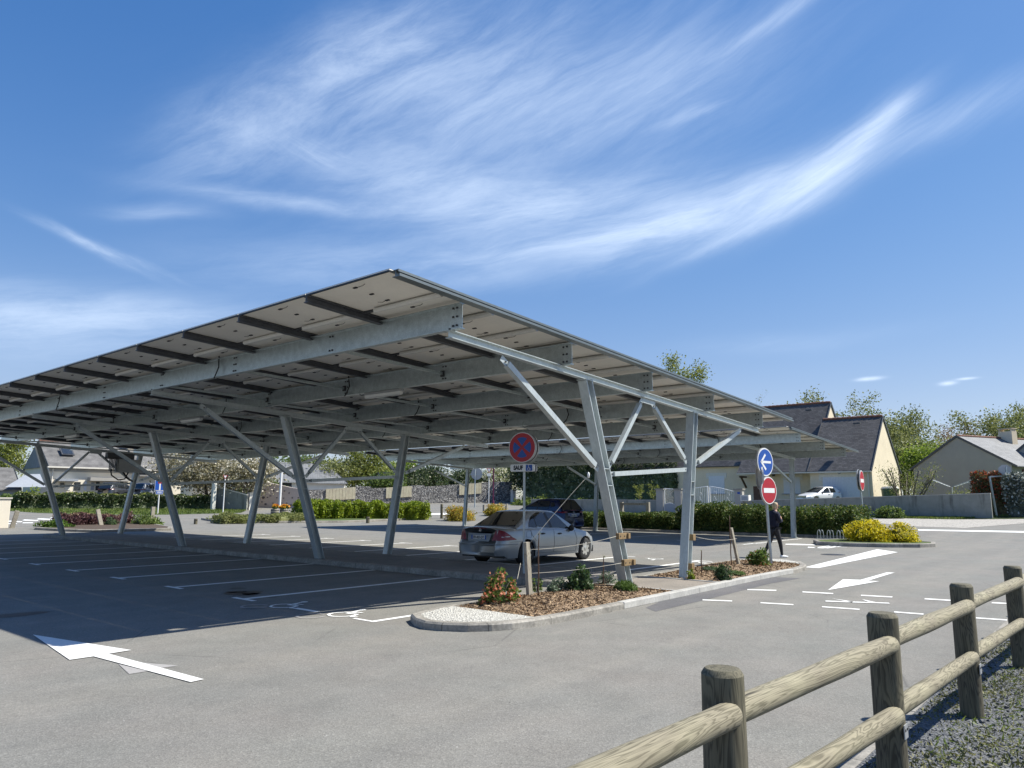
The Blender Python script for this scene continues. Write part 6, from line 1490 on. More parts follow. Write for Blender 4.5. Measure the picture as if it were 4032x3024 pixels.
e = ony(*q(Z8, 1365, 380), -.12)
rope('slanting rope from the tall stake up to an insulator beside the leaning post', [(P1+Vector((.02, 0, h1*.93)), Vector((e.x, e.y, e.z)), -.02)])
m = MB(); m.lathe(e, [(0, -.05), (.02, -.04), (.024, .02), (.014, .05), (0, .06)], 8); tag(m.build('insulator', M['white']), 'small white insulator on the end of the slanting rope', 'insulator')
rope('short wire from the short stake up to the sign pole', [(Vector((p2.x+.05, p2.y, BS+.35)), P1+Vector((-.1, .05, h1*.62)), 0)], .004)
rope('loose rope from the right front post to the pale stake in the second bed', [(FRr(zu2)+Vector((.17, -.08, .02)), Vector((p3.x-.1, p3.y, BS+h3*.72)), .06)])

# ------------------------------------------------------------------ bicycle racks, bollards, barriers
for i in range(4):
    f = i/3; p = atz(R1, 1588+i*76.5+15, 500-0).lerp(Vector((0, 0, 0)), 0) if False else None
    xr = 28.45+.05*i; yr_ = 3.98-.42*i
    t = thing('bicycle_rack', ('bicycle rack arches %s' % ['at the left end of the row by the hedge', 'second from the left in the row', 'third from the left in the row', 'half hidden by the yellow shrub'][i]), 'bicycle rack', (xr, yr_, 0), 0, 'bicycle racks in front of the hedge')
    for dy in (-.07, .07):
        m = MB(); m.path([(0, dy-.045*math.cos(a)*1.6, (.02 if k in (0, 8) else .16+.26*math.sin(a))) for k, a in enumerate([PI*j/8 for j in range(9)])], .014, 6); m.build('arch', M['galv'], t)
    m = MB(); m.bar((0, -.21, .03), (0, .21, .03), .04, .03); m.build('base_rail', M['galv'], t)
def bollard(label, z, x, y0, y1, wd):
    p = atz(z, x, y0); k = depth(p)/2896*z[2]; t = thing('wooden_bollard', label, 'bollard', p, 0, 'wooden bollards by the road'); h = hz(p, q(z, 0, y1)[1])-p.z; m = MB(); r = wd*k/2
    m.lathe((0, 0, -.1), [(r, 0), (r, h+.06), (r*.8, h+.1), (0, h+.1)], 12); m.build('post', M['logpost'], t); m = MB(); m.box((-.0, -r, h*.75), (r*.7, .02, .06)); m.build('notch', M['stain'], t)
bollard('wooden bollard at the kerb between the lime hedge and the orange bush', Z7, 1855, 866, 740, 24)
bollard('short wooden bollard by the dead-end road', Z6, 1703, 1026, 978, 30)
bollard('square dark bollard standing before the lime green hedge', ZB, 1010, 516, 470, 26)
def lowbar(label, a, b, h, group=None, rails=1):
    a, b = Vector(a), Vector(b); m_ = (a+b)/2; t = thing('low_wooden_barrier', label, 'barrier', (m_.x, m_.y, m_.z), 0, group)
    for p in (a, b): m = MB(); m.box(p+Vector((0, 0, h/2-.05)), (.2, .2, h+.1)); m.build('post', M['stake'], t, True, bevel=.01)
    m = MB(); m.bar(a+Vector((0, 0, h-.12)), b+Vector((0, 0, h-.12)), .14, .14); m.build('rail', M['stake'], t, True)
a = onx(*q(Z8, 1655, 690), 33.5); b = onx(*q(Z8, 1885, 690), 33.5); a.z = GZ(a.x, a.y); b.z = GZ(b.x, b.y); lowbar('low grey wooden barrier before the block wall, left of the garden gate', a, b, hz(a, q(Z8, 0, 612)[1])-a.z)
a = onx(*q(R1, 930, 265), 33.5); b = onx(*q(R1, 1120, 255), 33.5); a.z = GZ(a.x, a.y); b.z = GZ(b.x, b.y); lowbar('low wooden barrier by the letterbox pillar behind the walking woman', a, b, hz(a, q(R1, 0, 222)[1])-a.z)
a = atz(ZB, 1855, 440); b = atz(ZB, 2035, 432); b.x, b.y = a.x+(b.x-a.x)*.9, a.y+(b.y-a.y)*.9; lowbar('low wooden barrier behind the second orange bush', a, b, hz(a, q(ZB, 0, 382)[1])-a.z)
# ------------------------------------------------------------------ the walking woman
def person():
    p = at(3056, 2196); S = 1.68
    t = thing('person', 'blond woman in dark navy top and charcoal leggings walking right with folded arms', 'person', (p.x, p.y, 0), 0)
    fwd = Vector((CR.x, CR.y, 0)).normalized(); side_ = Vector((-CF.x, -CF.y, 0)).normalized()      # walks to the right; side_ points to us
    fwd = rotz(fwd, 12); side_ = rotz(side_, 12)
    W = lambda f, s, z: tuple(fwd*f+side_*s+Vector((0, 0, z)))
    def skin(name, joints, edges, mat, root=0, lv=2):
        me = bpy.data.meshes.new(name); me.from_pydata([W(*j[:3]) for j in joints], edges, []); o = link(name, me, t); me.materials.append(mat)
        sk = o.modifiers.new('skin', 'SKIN'); sk.use_smooth_shade = True
        lay = me.skin_vertices[0].data if me.skin_vertices else None
        if lay is None:
            import bmesh
            bm = bmesh.new(); bm.from_mesh(me); bm.verts.layers.skin.verify(); bm.to_mesh(me); bm.free(); lay = me.skin_vertices[0].data
        for i, j in enumerate(joints): lay[i].radius = (j[3], j[4] if len(j) > 4 else j[3]); lay[i].use_root = (i == root)
        sb = o.modifiers.new('sub', 'SUBSURF'); sb.levels = lv; sb.render_levels = lv; return o
    # body (skin): head, neck, hands
    J = [(-.02, 0, .94, .13, .11), (0, 0, 1.12, .115, .13), (.01, 0, 1.30, .12, .15), (.03, 0, 1.40, .075, .09), (.05, 0, 1.455, .046), (.075, 0, 1.54, .07), (.08, 0, 1.62, .072), (.07, 0, 1.67, .05),
         (.16, .13, 1.16, .032), (.20, .02, 1.14, .028), (.15, -.12, 1.20, .032), (.21, -.01, 1.18, .028)]
    E = [(0, 1), (1, 2), (2, 3), (3, 4), (4, 5), (5, 6), (6, 7), (2, 8), (8, 9), (2, 10), (10, 11)]
    body = skin('body', J, E, M['skin'])
    top = skin('navy_top', [(-.04, 0, .88, .185, .175), (-.03, 0, 1.02, .18, .175), (0, 0, 1.15, .175, .175), (-.01, 0, 1.30, .155, .175), (.02, 0, 1.39, .09, .12), (.035, 0, 1.435, .058),
        (-.01, .19, 1.34, .075), (.02, .235, 1.17, .062), (.07, .22, 1.08, .055), (.18, .10, 1.13, .046), (.22, -.02, 1.15, .038), (-.01, -.19, 1.34, .075), (.03, -.22, 1.16, .06), (.19, -.06, 1.19, .045)],
        [(0, 1), (1, 2), (2, 3), (3, 4), (4, 5), (3, 6), (6, 7), (7, 8), (8, 9), (9, 10), (3, 11), (11, 12), (12, 13)], M['navy'])
    leg = skin('leggings', [(-.02, 0, .90, .13, .15), (.01, .085, .82, .098, .10), (.10, .09, .48, .068), (.12, .09, .38, .064), (.15, .085, .12, .042), (.155, .085, .07, .044), (-.02, -.085, .82, .098, .10), (-.12, -.085, .50, .068), (-.19, -.085, .38, .062), (-.33, -.085, .15, .042), (-.35, -.085, .10, .044)],
        [(0, 1), (1, 2), (2, 3), (3, 4), (4, 5), (0, 6), (6, 7), (7, 8), (8, 9), (9, 10)], M['leggings'])
    hair = skin('hair', [(.035, 0, 1.46, .055, .07), (.03, 0, 1.55, .083, .09), (.05, 0, 1.635, .088, .092), (.06, 0, 1.675, .055)], [(0, 1), (1, 2), (2, 3)], M['hair'])
    for (f, s, z, ang) in ((.20, .085, .045, .0), (-.34, -.085, .075, -.55)):
        m = MB(); c = Vector((f, s, z)); ca, sa = math.cos(ang), math.sin(ang)
        prof = [(-.105, .0, .030, .05), (-.08, .0, .042, .06), (.0, .0, .046, .048), (.09, .0, .048, .030), (.14, .0, .036, .018), (.155, 0, .012, .008)]; vs = []; K = 10
        for (dx, dz, wy, hz_) in prof:
            for i in range(K):
                a = 2*PI*i/K; y_ = wy*math.cos(a); z_ = max(-.03, hz_*math.sin(a)); vs.append(W(c[0]+dx*ca-z_*sa, c[1]+y_, c[2]+dx*sa+z_*ca-.008))
        m.add(vs, [(k*K+i, (k+1)*K+i, (k+1)*K+(i+1) % K, k*K+(i+1) % K) for k in range(len(prof)-1) for i in range(K)]+[tuple(range(K)), tuple((len(prof)-1)*K+i for i in range(K-1, -1, -1))], 0, True); recalc(m.build('shoe', M['shoe'], t))
    # face features and fingers
    m = MB()
    m.lathe(Vector(W(.150, .0, 1.565)), [(0, -.022), (.013, -.014), (.012, .006), (.004, .03)], 6)
    for s in (-.075, .075): m.lathe(Vector(W(.07, s, 1.575)), [(0, -.03), (.014, -.018), (.016, .012), (0, .03)], 6)
    m.build('nose_and_ears', M['skin'], body)
    m = MB()
    for s in (-.03, .03): m.lathe(Vector(W(.141, s, 1.60)), [(0, -.009), (.010, 0), (0, .009)], 6)
    m.build('eyes', M['ink'], body)
    m = MB(); m.path([W(.143, -.022, 1.515), W(.149, 0, 1.513), W(.143, .022, 1.515)], .005, 5); m.build('mouth', M['darkred'], body)
    for (f0, s0, z0, sg) in ((.215, -.03, 1.155, -1), (.215, .0, 1.19, 1)):
        m = MB()
        for k, (l_, o_) in enumerate(((.062, -.027), (.072, -.009), (.068, .009), (.054, .027))): m.path([W(f0, s0, z0+o_), W(f0+.012, s0+sg*l_*.55, z0+o_-.004), W(f0+.002, s0+sg*l_, z0+o_-.012)], [.009, .008, .006], 6)
        m.path([W(f0, s0-sg*.03, z0+.03), W(f0+.02, s0-sg*.005, z0+.045), W(f0+.022, s0+sg*.018, z0+.045)], [.010, .009, .007], 6); m.build('fingers', M['skin'], body)
person()

# ------------------------------------------------------------------ houses and walls
def gable(mb, A, B, h0, hr, t, mi):  pass
def house_box(t, x0, x1, y0, y1, z0, ze, zr, ridge, wallmat, roofmat, over=.25, gablemat=None, name='wall', ridge_tiles=True, verge=True):
    """gabled block: ridge along 'x' or 'y'"""
    m = MB(); z0 -= .6
    if ridge == 'y':
        xm = (x0+x1)/2; pts = [(x0, z0), (x1, z0), (x1, ze), (xm, zr), (x0, ze)]
        for y, rv_ in ((y0, False), (y1, True)):
            f = [(x, y, z) for x, z in pts]; m.add(f, [tuple(range(5)) if not rv_ else tuple(range(4, -1, -1))])
        for x in (x0, x1): m.add([(x, y0, z0), (x, y1, z0), (x, y1, ze), (x, y0, ze)], [(0, 1, 2, 3) if x == x1 else (3, 2, 1, 0)])
    else:
        ym = (y0+y1)/2; pts = [(y0, z0), (y1, z0), (y1, ze), (ym, zr), (y0, ze)]
        for x, rv_ in ((x0, True), (x1, False)):
            f = [(x, y, z) for y, z in pts]; m.add(f, [tuple(range(5)) if not rv_ else tuple(range(4, -1, -1))])
        for y in (y0, y1): m.add([(x0, y, z0), (x1, y, z0), (x1, y, ze), (x0, y, ze)], [(0, 1, 2, 3) if y == y0 else (3, 2, 1, 0)])
    w_ = m.build(name, wallmat, t, True); recalc(w_)
    m = MB(); th = .09
    if ridge == 'y':
        hw = (x1-x0)/2; sl = (zr-ze)/hw; e = over
        for s in (-1, 1):
            a = (xm, zr+.05); b = (xm+s*(hw+e), zr+.05-sl*(hw+e)); o = .06
            vs = [(a[0], y0-o, a[1]), (a[0], y1+o, a[1]), (b[0], y1+o, b[1]), (b[0], y0-o, b[1])]; vs += [(x, y, z+th) for x, y, z in vs]
            m.add(vs, [(3, 2, 1, 0), (4, 5, 6, 7), (0, 1, 5, 4), (1, 2, 6, 5), (2, 3, 7, 6), (3, 0, 4, 7)])
    else:
        hw = (y1-y0)/2; sl = (zr-ze)/hw; e = over
        for s in (-1, 1):
            a = (ym, zr+.05); b = (ym+s*(hw+e), zr+.05-sl*(hw+e)); o = .06
            vs = [(x0-o, a[0], a[1]), (x1+o, a[0], a[1]), (x1+o, b[0], b[1]), (x0-o, b[0], b[1])]; vs += [(x, y, z+th) for x, y, z in vs]
            m.add(vs, [(3, 2, 1, 0), (4, 5, 6, 7), (0, 1, 5, 4), (1, 2, 6, 5), (2, 3, 7, 6), (3, 0, 4, 7)])
    rf = m.build('roof', roofmat, t, True); recalc(rf)
    if verge:
        for e0 in ((y0-.075, y1+.075) if ridge == 'y' else (x0-.075, x1+.075)):
            for s in (-1, 1):
                m = MB()
                if ridge == 'y': m.bar((xm, e0, zr+.10), (xm+s*(hw+e), e0, zr+.10-sl*(hw+e)), .035, .20)
                else: m.bar((e0, ym, zr+.10), (e0, ym+s*(hw+e), zr+.10-sl*(hw+e)), .035, .20)
                m.build('verge', M['rail'], rf, True)
    if ridge_tiles:
        m = MB(); n = int(((y1-y0) if ridge == 'y' else (x1-x0))/.38)
        for k in range(n):
            if ridge == 'y': a, b = (xm, y0+(y1-y0)*k/n, zr+.15), (xm, y0+(y1-y0)*(k+1.06)/n, zr+.165)
            else: a, b = (x0+(x1-x0)*k/n, ym, zr+.15), (x0+(x1-x0)*(k+1.06)/n, ym, zr+.165)
            m.tube(a, b, .10, .125, 8)
        m.build('ridge_tiles', M['terracotta'], rf, True)
    return w_, rf
def window_x(t, x, y0, y1, z0, z1, shut=True, sill=True, lintel=True, mat=None):     # on a wall facing -x
    m = MB(); m.box((x-.01, (y0+y1)/2, (z0+z1)/2), (.04, abs(y1-y0), z1-z0)); f = m.build('window', mat or (M['shutter'] if shut else M['window']), t, True)
    m = MB()
    if lintel:
        m.box((x-.022, (y0+y1)/2, z1+.13), (.05, abs(y1-y0)+.5, .26)); 
        for s in (y0, y1): m.box((x-.020, s+(.12 if s > (y0+y1)/2 else -.12), z1-.12), (.046, .24, .3))
    if m.v: m.build('lintel', M['trim'], f, True)
    if sill: m = MB(); m.box((x-.06, (y0+y1)/2, z0-.04), (.16, abs(y1-y0)+.3, .07)); m.build('sill', M['greymetal'], f, True)
    return f
# --- beige house with the garage, its front along the block wall
XW = 50.0; XH = 57.0
def hq(z, x, y, X): p = onx(*q(z, x, y), X); return p
cor = hq(Z5, 885, 880, XH); g0 = GZ(XH, cor.y)
ze = hq(Z5, 870, 866, XH).z; yG1 = hq(Z4, 1520, 1100, XH).y; yc = cor.y
ap = onx(*q(Z5, 1000, 418), XH+4.6); zr_ = ap.z-.1
t = thing('beige_house', 'beige house with dark slate roofs and a white garage door', 'house', (XH, yc, g0))
GD = 9.2
house_box(t, XH, XH+GD, yc, yG1, g0, ze, zr_, 'y', M['cream'], M['slate'], .35)
yL = hq(Z4, 900, 1080, XH).y
# roof carried on over the porch
sl = (zr_-ze)/(GD/2); m = MB(); vs = [(XH-.35, yG1+.06, ze+.05-.35*sl), (XH-.35, yL, ze+.05-.35*sl), (XH+2.2, yL, ze+.05+2.2*sl), (XH+2.2, yG1+.06, ze+.05+2.2*sl)]; vs += [(x, y, z+.09) for x, y, z in vs]
m.add(vs, [(3, 2, 1, 0), (4, 5, 6, 7), (0, 1, 5, 4), (1, 2, 6, 5), (2, 3, 7, 6), (3, 0, 4, 7)]); recalc(m.build('porch_roof', M['slate'], t, True))
m = MB(); m.bar((XH-.40, yc-.05, ze-.35*sl+.03), (XH-.40, yL, ze-.35*sl+.03), .13, .11); m.bar((XH-.1, yc+.28, g0-.3), (XH-.1, yc+.28, ze-.25), .1, .1, up=(1, 0, 0)); m.build('gutter', M['gutter'], t, True)
m = MB(); a = hq(Z4, 955, 1125, XH+.9); m.bar((XH-.2, a.y, ze-.55), (XH+1.2, a.y, ze-.55), .14, .16); m.bar((XH+1.15, a.y, ze-1.5), (XH+.1, a.y, ze-.6), .13, .13); m.build('porch_bracket', M['woodbrown'], t, True)
# main block, set back a little
XM = XH+1.4; yM0 = onx(*q(Z5, 520, 310), XM+5.0).y; yM1 = hq(Z4, 510, 1060, XM).y+9
zM = onx(*q(Z5, 525, 300), XM+5.2).z-.1
house_box(t, XM, XM+10.4, yM0, yM1, g0, ze+.7, zM, 'y', M['cream'], M['slate'], .3, name='main_wall')
window_x(t, XM, hq(Z4, 780, 1230, XM).y, hq(Z4, 645, 1230, XM).y, hq(Z4, 710, 1312, XM).z, hq(Z4, 710, 1158, XM).z)
window_x(t, XM, hq(Z4, 1440, 1230, XM).y, hq(Z4, 1295, 1230, XM).y, hq(Z4, 1370, 1312, XM).z, hq(Z4, 1370, 1170, XM).z)
m = MB(); y0_, y1_ = hq(Z4, 1100, 1250, XM).y, hq(Z4, 1045, 1250, XM).y; m.box((XM-.01, (y0_+y1_)/2-.2, g0+1.1), (.05, abs(y1_-y0_)+.7, 2.1)); m.build('front_door', M['doorbrown'], t, True)
a = hq(Z4, 1207, 1148, XM-.1); m = MB(); m.box(a, (.18, .2, .28)); m.bar(a+Vector((0, 0, .15)), a+Vector((.15, 0, .2)), .05, .05); m.build('wall_lamp', M['darkmetal'], t, True)
# garage door with ribs
y0_, y1_ = hq(Z5, 792, 1000, XH).y, hq(Z5, 460, 1000, XH).y; z1_ = hq(Z5, 620, 946, XH).z
m = MB(); m.box((XH-.005, (y0_+y1_)/2, (g0+z1_)/2-.2), (.03, abs(y1_-y0_), z1_-g0+.4)); n = 24
for k in range(n): m.box((XH-.03, y0_+(y1_-y0_)*(k+.5)/n, (g0+z1_)/2-.2), (.03, abs(y1_-y0_)/n*.62, z1_-g0+.36))
gd = m.build('garage_door', M['shutter'], t, True); m = MB(); m.box((XH-.02, (y0_+y1_)/2, z1_+.17), (.05, abs(y1_-y0_)+.55, .34)); m.box((XH-.018, y1_+.18, z1_-.05), (.046, .22, .5)); m.build('lintel', M['trim'], gd, True)
m = MB(); a = hq(Z5, 604, 905, XH); m.lathe((XH-.02, a.y, a.z), [(0, -.1), (.14, -.08), (.17, 0)], 14, 0, 'x'); m.build('bulkhead_lamp', M['greymetal'], t, True)
for X_, xx, yy in ((XH+2.2, 758, 492), (XM+2.6, 340, 376)):
    a = onx(*q(Z5, xx, yy), X_); m = MB(); m.box((a.x, a.y, a.z+.12), (.35, .55, .12)); m.build('roof_vent', M['rail'], t, True)
# --- grey gabled house to the right
XG = 72.0; ga = hq(Z5, 1625, 592, XG); yA, yB = hq(Z5, 2130, 860, XG).y, hq(Z5, 1275, 850, XG).y; zg = GZ(XG, 0)
zeR = hq(Z5, 2130, 862, XG).z; zeL = hq(Z5, 1275, 852, XG).z; z_e = (zeR+zeL)/2
AR = R(-27); wv = abs(yB-yA)/math.cos(R(27)+.15)
t = thing('grey_house', 'grey rendered house gable with a pale slate roof and a chimney', 'house', (XG, ga.y, zg), AR)
def local_house(t, x0, x1, y0, y1, ze, zr, wall, roof, **k):
    loc = t.location.copy(); t.location = (0, 0, 0); r = house_box(t, x0, x1, y0, y1, 0, ze, zr, 'x', wall, roof, **k); t.location = loc; return r
local_house(t, 0, 11, -wv/2, wv/2, z_e-zg, ga.z-.1-zg, M['greyrender'], M['slate_light'], over=.5)
m = MB(); m.box((6.5, -.5, ga.z-zg-.1), (.75, 1.3, 1.5)); m.box((6.5, -.5, ga.z-zg+.92), (.85, 1.4, .06))
for s in (-.55, .55): m.box((6.5, -.5+s, ga.z-zg+.77), (.7, .1, .26))
m.build('chimney', M['cream'], t)
m = MB(); m.box((2.6, -wv/2-.03, z_e-zg-1.2), (2.6, .06, 1.6)); m.build('side_window', M['doorbrown'], t)
t = thing('neighbour_house', 'grey gable of a house cut off by the right picture edge', 'house', (XG+3, yA-9, zg)); e1 = hq(Z5, 2130, 742, XG+3)
house_box(t, XG+3, XG+14, e1.y-11.0, e1.y+.4, zg, e1.z-.4, e1.z+4.6, 'x', M['greyrender'], M['slate_light'], .4)
# --- block wall with gate pillars, gates and the letter box
def wall_along(name, label, x, y0, y1, hgt, mat, th=.22, cat='wall', cop=True, z_off=0):
    t = thing(name, label, cat, (x, (y0+y1)/2, GZ(x, (y0+y1)/2))); m = MB(); n = max(1, int(abs(y1-y0)/2)); z = GZ(x, 0)+z_off
    m.box((x, (y0+y1)/2, z+hgt/2-.2), (th, abs(y1-y0), hgt+.4)); m.build('wall', mat, t, True)
    if cop: m = MB(); m.box((x, (y0+y1)/2, z+hgt+.02), (th+.06, abs(y1-y0), .05)); m.build('coping', M['concrete_new'], t, True)
    return t
wy0 = onx(*q(Z5, 1938, 1275), XW).y; zt_w = onx(*q(Z5, 1925, 1093), XW).z; zt_w2 = onx(*q(Z5, 240, 1157), XW).z
wy1 = onx(*q(Z4, 930, 1390), XW).y
m = None
t = thing('block_wall', 'long stained grey block wall in front of the beige house', 'wall', (XW, wy0, GZ(XW, 0)))
def wallseg(t, x, ya, yb, za, zb, mat):
    z0 = GZ(x, 0)-.5; m = MB(); vs = [(x-.11, ya, z0), (x+.11, ya, z0), (x+.11, yb, z0), (x-.11, yb, z0), (x-.11, ya, za), (x+.11, ya, za), (x+.11, yb, zb), (x-.11, yb, zb)]
    m.add(vs, [(0,3,2,1),(4,5,6,7),(0,1,5,4),(1,2,6,5),(2,3,7,6),(3,0,4,7)]); w_ = recalc(m.build('wall', mat, t, True)); m = MB(); m.bar((x, ya, za+.025), (x, yb, zb+.025), .27, .05); m.build('coping', M['concrete_new'], t, True)
zl_ = onx(*q(Z4, 1060, 1380), XW).z
wallseg(t, XW, wy0, wy1, zt_w, zl_, M['blockwall'])
def pillar(label, x, za, zb, ztop, cap=True, mat=None):
    yA_ = onx(*q(Z4, za, 1380), XW).y; yB_ = onx(*q(Z4, zb, 1380), XW).y; zt2 = onx(*q(Z4, (za+zb)/2, ztop), XW).z; z0 = GZ(XW, 0); t = thing('gate_pillar', label, 'gate pillar', (XW, (yA_+yB_)/2, z0), 0, 'gate pillars')
    m = MB(); m.box((XW, (yA_+yB_)/2, (z0+zt2)/2-.3), (.42, abs(yA_-yB_), zt2-z0+.6)); m.build('pillar', mat or M['greyrender'], t, True); m = MB(); m.box((XW, (yA_+yB_)/2, zt2+.05), (.56, abs(yA_-yB_)+.16, .10)); m.build('cap', M['concrete'], t, True); return t, (yA_+yB_)/2, zt2
pL, yp, zp_ = pillar('gate pillar with a small blue house number, beside the letter box', 0, 880, 945, 1280)
m = MB(); a = onx(*q(Z4, 903, 1308), XW-.22); m.box(a, (.02, .22, .15)); m.build('house_number', M['blue'], pL, True)
p3_, y3, z3 = pillar('pillar between the small gate and the big white gate', 0, 355, 412, 1280)
p4_, y4, z4 = pillar('pillar left of the small garden gate', 0, 195, 255, 1280)
a = onx(*q(Z4, 965, 1355), XW-.0); t = thing('letter_box', 'white stepped letter box block beside the gate pillar', 'letter box', (XW, a.y, a.z)); m = MB(); y0_, y1_ = onx(*q(Z4, 928, 1350), XW).y, onx(*q(Z4, 1000, 1350), XW).y
zz1, zz2, zz3 = onx(*q(Z4, 960, 1325), XW).z, onx(*q(Z4, 960, 1378), XW).z, onx(*q(Z4, 930, 1280), XW).z
m.box((XW, (y0_+y1_)/2, (zz1+zz2)/2), (.46, abs(y1_-y0_), zz1-zz2)); m.build('box', M['whitewall'], t, True); m = MB(); m.box((XW-.235, y0_-.35, (zz1+zz2)/2-.02), (.02, .5, .32)); m.build('flap', M['greymetal'], t, True)
def gate(label, xa, xb, yb_px, ytop_l, ytop_r, solid, curve, mids):
    ya, yb = onx(*q(Z4, xa, 1400), XW).y, onx(*q(Z4, xb, 1400), XW).y; zb = GZ(XW, 0); zs = onx(*q(Z4, (xa+xb)/2, solid), XW).z; zl, zr2 = onx(*q(Z4, xa, ytop_l), XW).z, onx(*q(Z4, xb, ytop_r), XW).z
    t = thing('metal_gate', label, 'gate', (XW, (ya+yb)/2, zb), 0, 'white metal gates'); n = 14; top = lambda f: zl+(zr2-zl)*f+curve*4*f*(1-f); L = lambda f: ya+(yb-ya)*f
    m = MB(); m.add([(XW-.02, L(0), zb+.05), (XW-.02, L(1), zb+.05)]+[(XW-.02, L(1-k/8), zs+.10*math.sin(PI*k/8)) for k in range(9)], [tuple(range(11))]); m.add([(XW+.02, L(0), zb+.05), (XW+.02, L(1), zb+.05)]+[(XW+.02, L(1-k/8), zs+.10*math.sin(PI*k/8)) for k in range(9)], [tuple(range(10, -1, -1))]); m.build('panel', M['greymetal'], t, True)
    m = MB(); m.path([(XW, L(k/10), top(k/10)) for k in range(11)], .03, 6); m.path([(XW, L(k/10), zs+.12*math.sin(PI*k/10)) for k in range(11)], .025, 6)
    for f in (0.01, .99): m.bar((XW, L(f), zb), (XW, L(f), top(f)), .07, .07, up=(1, 0, 0))
    m.build('frame', M['white'], t, True)
    m = MB()
    for k in range(1, n): f = k/n; m.tube((XW, L(f), zs), (XW, L(f), top(f)), .011, n=5)
    m.build('bars', M['white'], t, True)
    if mids:
        m = MB()
        for f in mids: zc = (zs+top(f))/2; m.path([(XW-.03, L(f)+.10, zc+.30), (XW-.03, L(f)-.02, zc+.30), (XW-.03, L(f)-.10, zc+.05)], .014, 5); m.path([(XW-.03, L(f)-.10, zc-.32), (XW-.03, L(f)+.02, zc-.30), (XW-.03, L(f)+.10, zc-.05)], .014, 5)
        m.build('ornament', M['white'], t, True)
gate('left wing of the big white metal gate', 418, 640, 0, 1290, 1250, 1412, .04, (.72,))
gate('right wing of the big white metal gate with a round blue sticker', 652, 878, 0, 1250, 1300, 1400, .06, (.25, .75))
gate('small arched white garden gate', 258, 352, 0, 1268, 1275, 1408, .0, ())
lt = onx(*q(Z4, 674, 1420), XW-.05); m = MB(); disc(m, lt, .15, (-1, 0, 0)); o = m.build('sticker', M['signwhite'], None); d_ = o
gt = [o2 for o2 in bpy.data.objects if o2.get('label', '').startswith('right wing')][0]
o.parent = gt; o.location = -Vector(gt.location)
m = MB(); disc(m, lt-Vector((.004, 0, 0)), .12, (-1, 0, 0)); o2 = m.build('sticker_mark', M['blue'], o)
wl = onx(*q(Z8, 1310, 600), XW).y
t = thing('block_wall', 'grey block wall left of the small garden gate', 'wall', (XW, y4+1, GZ(XW, 0))); wallseg(t, XW, y4+.3, wl+6, onx(*q(Z4, 190, 1372), XW).z, onx(*q(Z4, 0, 1368), XW).z, M['blockwall'])
# garden behind: planted bank and laurel hedge
hedge('laurel_hedge', 'tall dark laurel hedge in the garden behind the small gate', [(XW+9.0, onx(*q(Z4, 412, 1200), XW+9).y+.2), (XW+9.0, onx(2080, 1900, XW+9).y)], 2.4, onx(2600, 1790, XW+9).z-GZ(XW+9, 20)+.6, M['l_dark'], 16000, .22, 70, hvar=.05, bumpy=.12, round_=.2)
hedge('garden_bed', 'rough planted garden bank behind the block wall', [(XW+5, 29), (XW+5, 44)], 3, .7, M['l_grass'], 3000, .22, 71, bumpy=.4, hvar=.3, round_=.7, cat='garden bed')
for i, (xx, sz) in enumerate(((165, 2.6), (455-412+0, 2.4))):
    a = onx(*q(Z4, xx, 1340), XW+4); tree('young_tree', ['slender young tree beside the small garden gate', 'slender young tree in the garden left of the small gate'][i], (a.x, a.y, GZ(a.x, a.y)), sz, .6, .9, 80+i, M['l_spring'], 500, .12, 4, 2, group='young garden trees', leaf_at=.1)
# water butt, clothes dryer, pruned shrub tree
a = hq(Z5, 990, 1120, XH-1.5); t = thing('water_butt', 'green plastic water butt with a pale lid beside the house gable', 'water butt', (XH+.6, cor.y-1.1, g0)); r_ = .64; zt2 = hq(Z5, 990, 1058, XH-.3).z-g0
m = MB(); m.lathe((0, 0, 0), [(r_*.82, 0), (r_, zt2), (r_*1.06, zt2+.03), (r_*1.06, zt2+.1), (r_, zt2+.1)], 22); m.build('barrel', M['barrelgreen'], t); m = MB(); m.lathe((0, 0, zt2+.1), [(r_*1.03, 0), (r_*.9, .14), (0, .2)], 22); m.build('lid', M['tubeseal'], t)
t = thing('clothes_dryer', 'white folding clothes dryer with raised wings on the lawn before the grey house', 'clothes dryer', (60, onx(*q(Z5, 1600, 1060), 60).y, GZ(60, 0)))
def C5(x, y): return onx(*q(Z5, x, y), 60)
for a, b in (((1425, 975), (1560, 1030)), ((1610, 1030), (1770, 975))):
    A, B = C5(*a), C5(*b); m = MB()
    for dx in (-.45, .45): m.tube(A+Vector((dx, 0, 0)), B+Vector((dx, 0, 0)), .022, n=6)
    for k in range(7): f = k/6; m.tube(A.lerp(B, f)+Vector((-.45, 0, 0)), A.lerp(B, f)+Vector((.45, 0, 0)), .010, n=5)
    m.build('wing', M['white'], t, True)
A = C5(1585, 1035); m = MB(); m.tube((A.x, A.y, GZ(60, 0)), A, .03, n=8); m.build('stand', M['white'], t, True)
a = onx(*q(Z5, 1150, 1110), 54.5); 
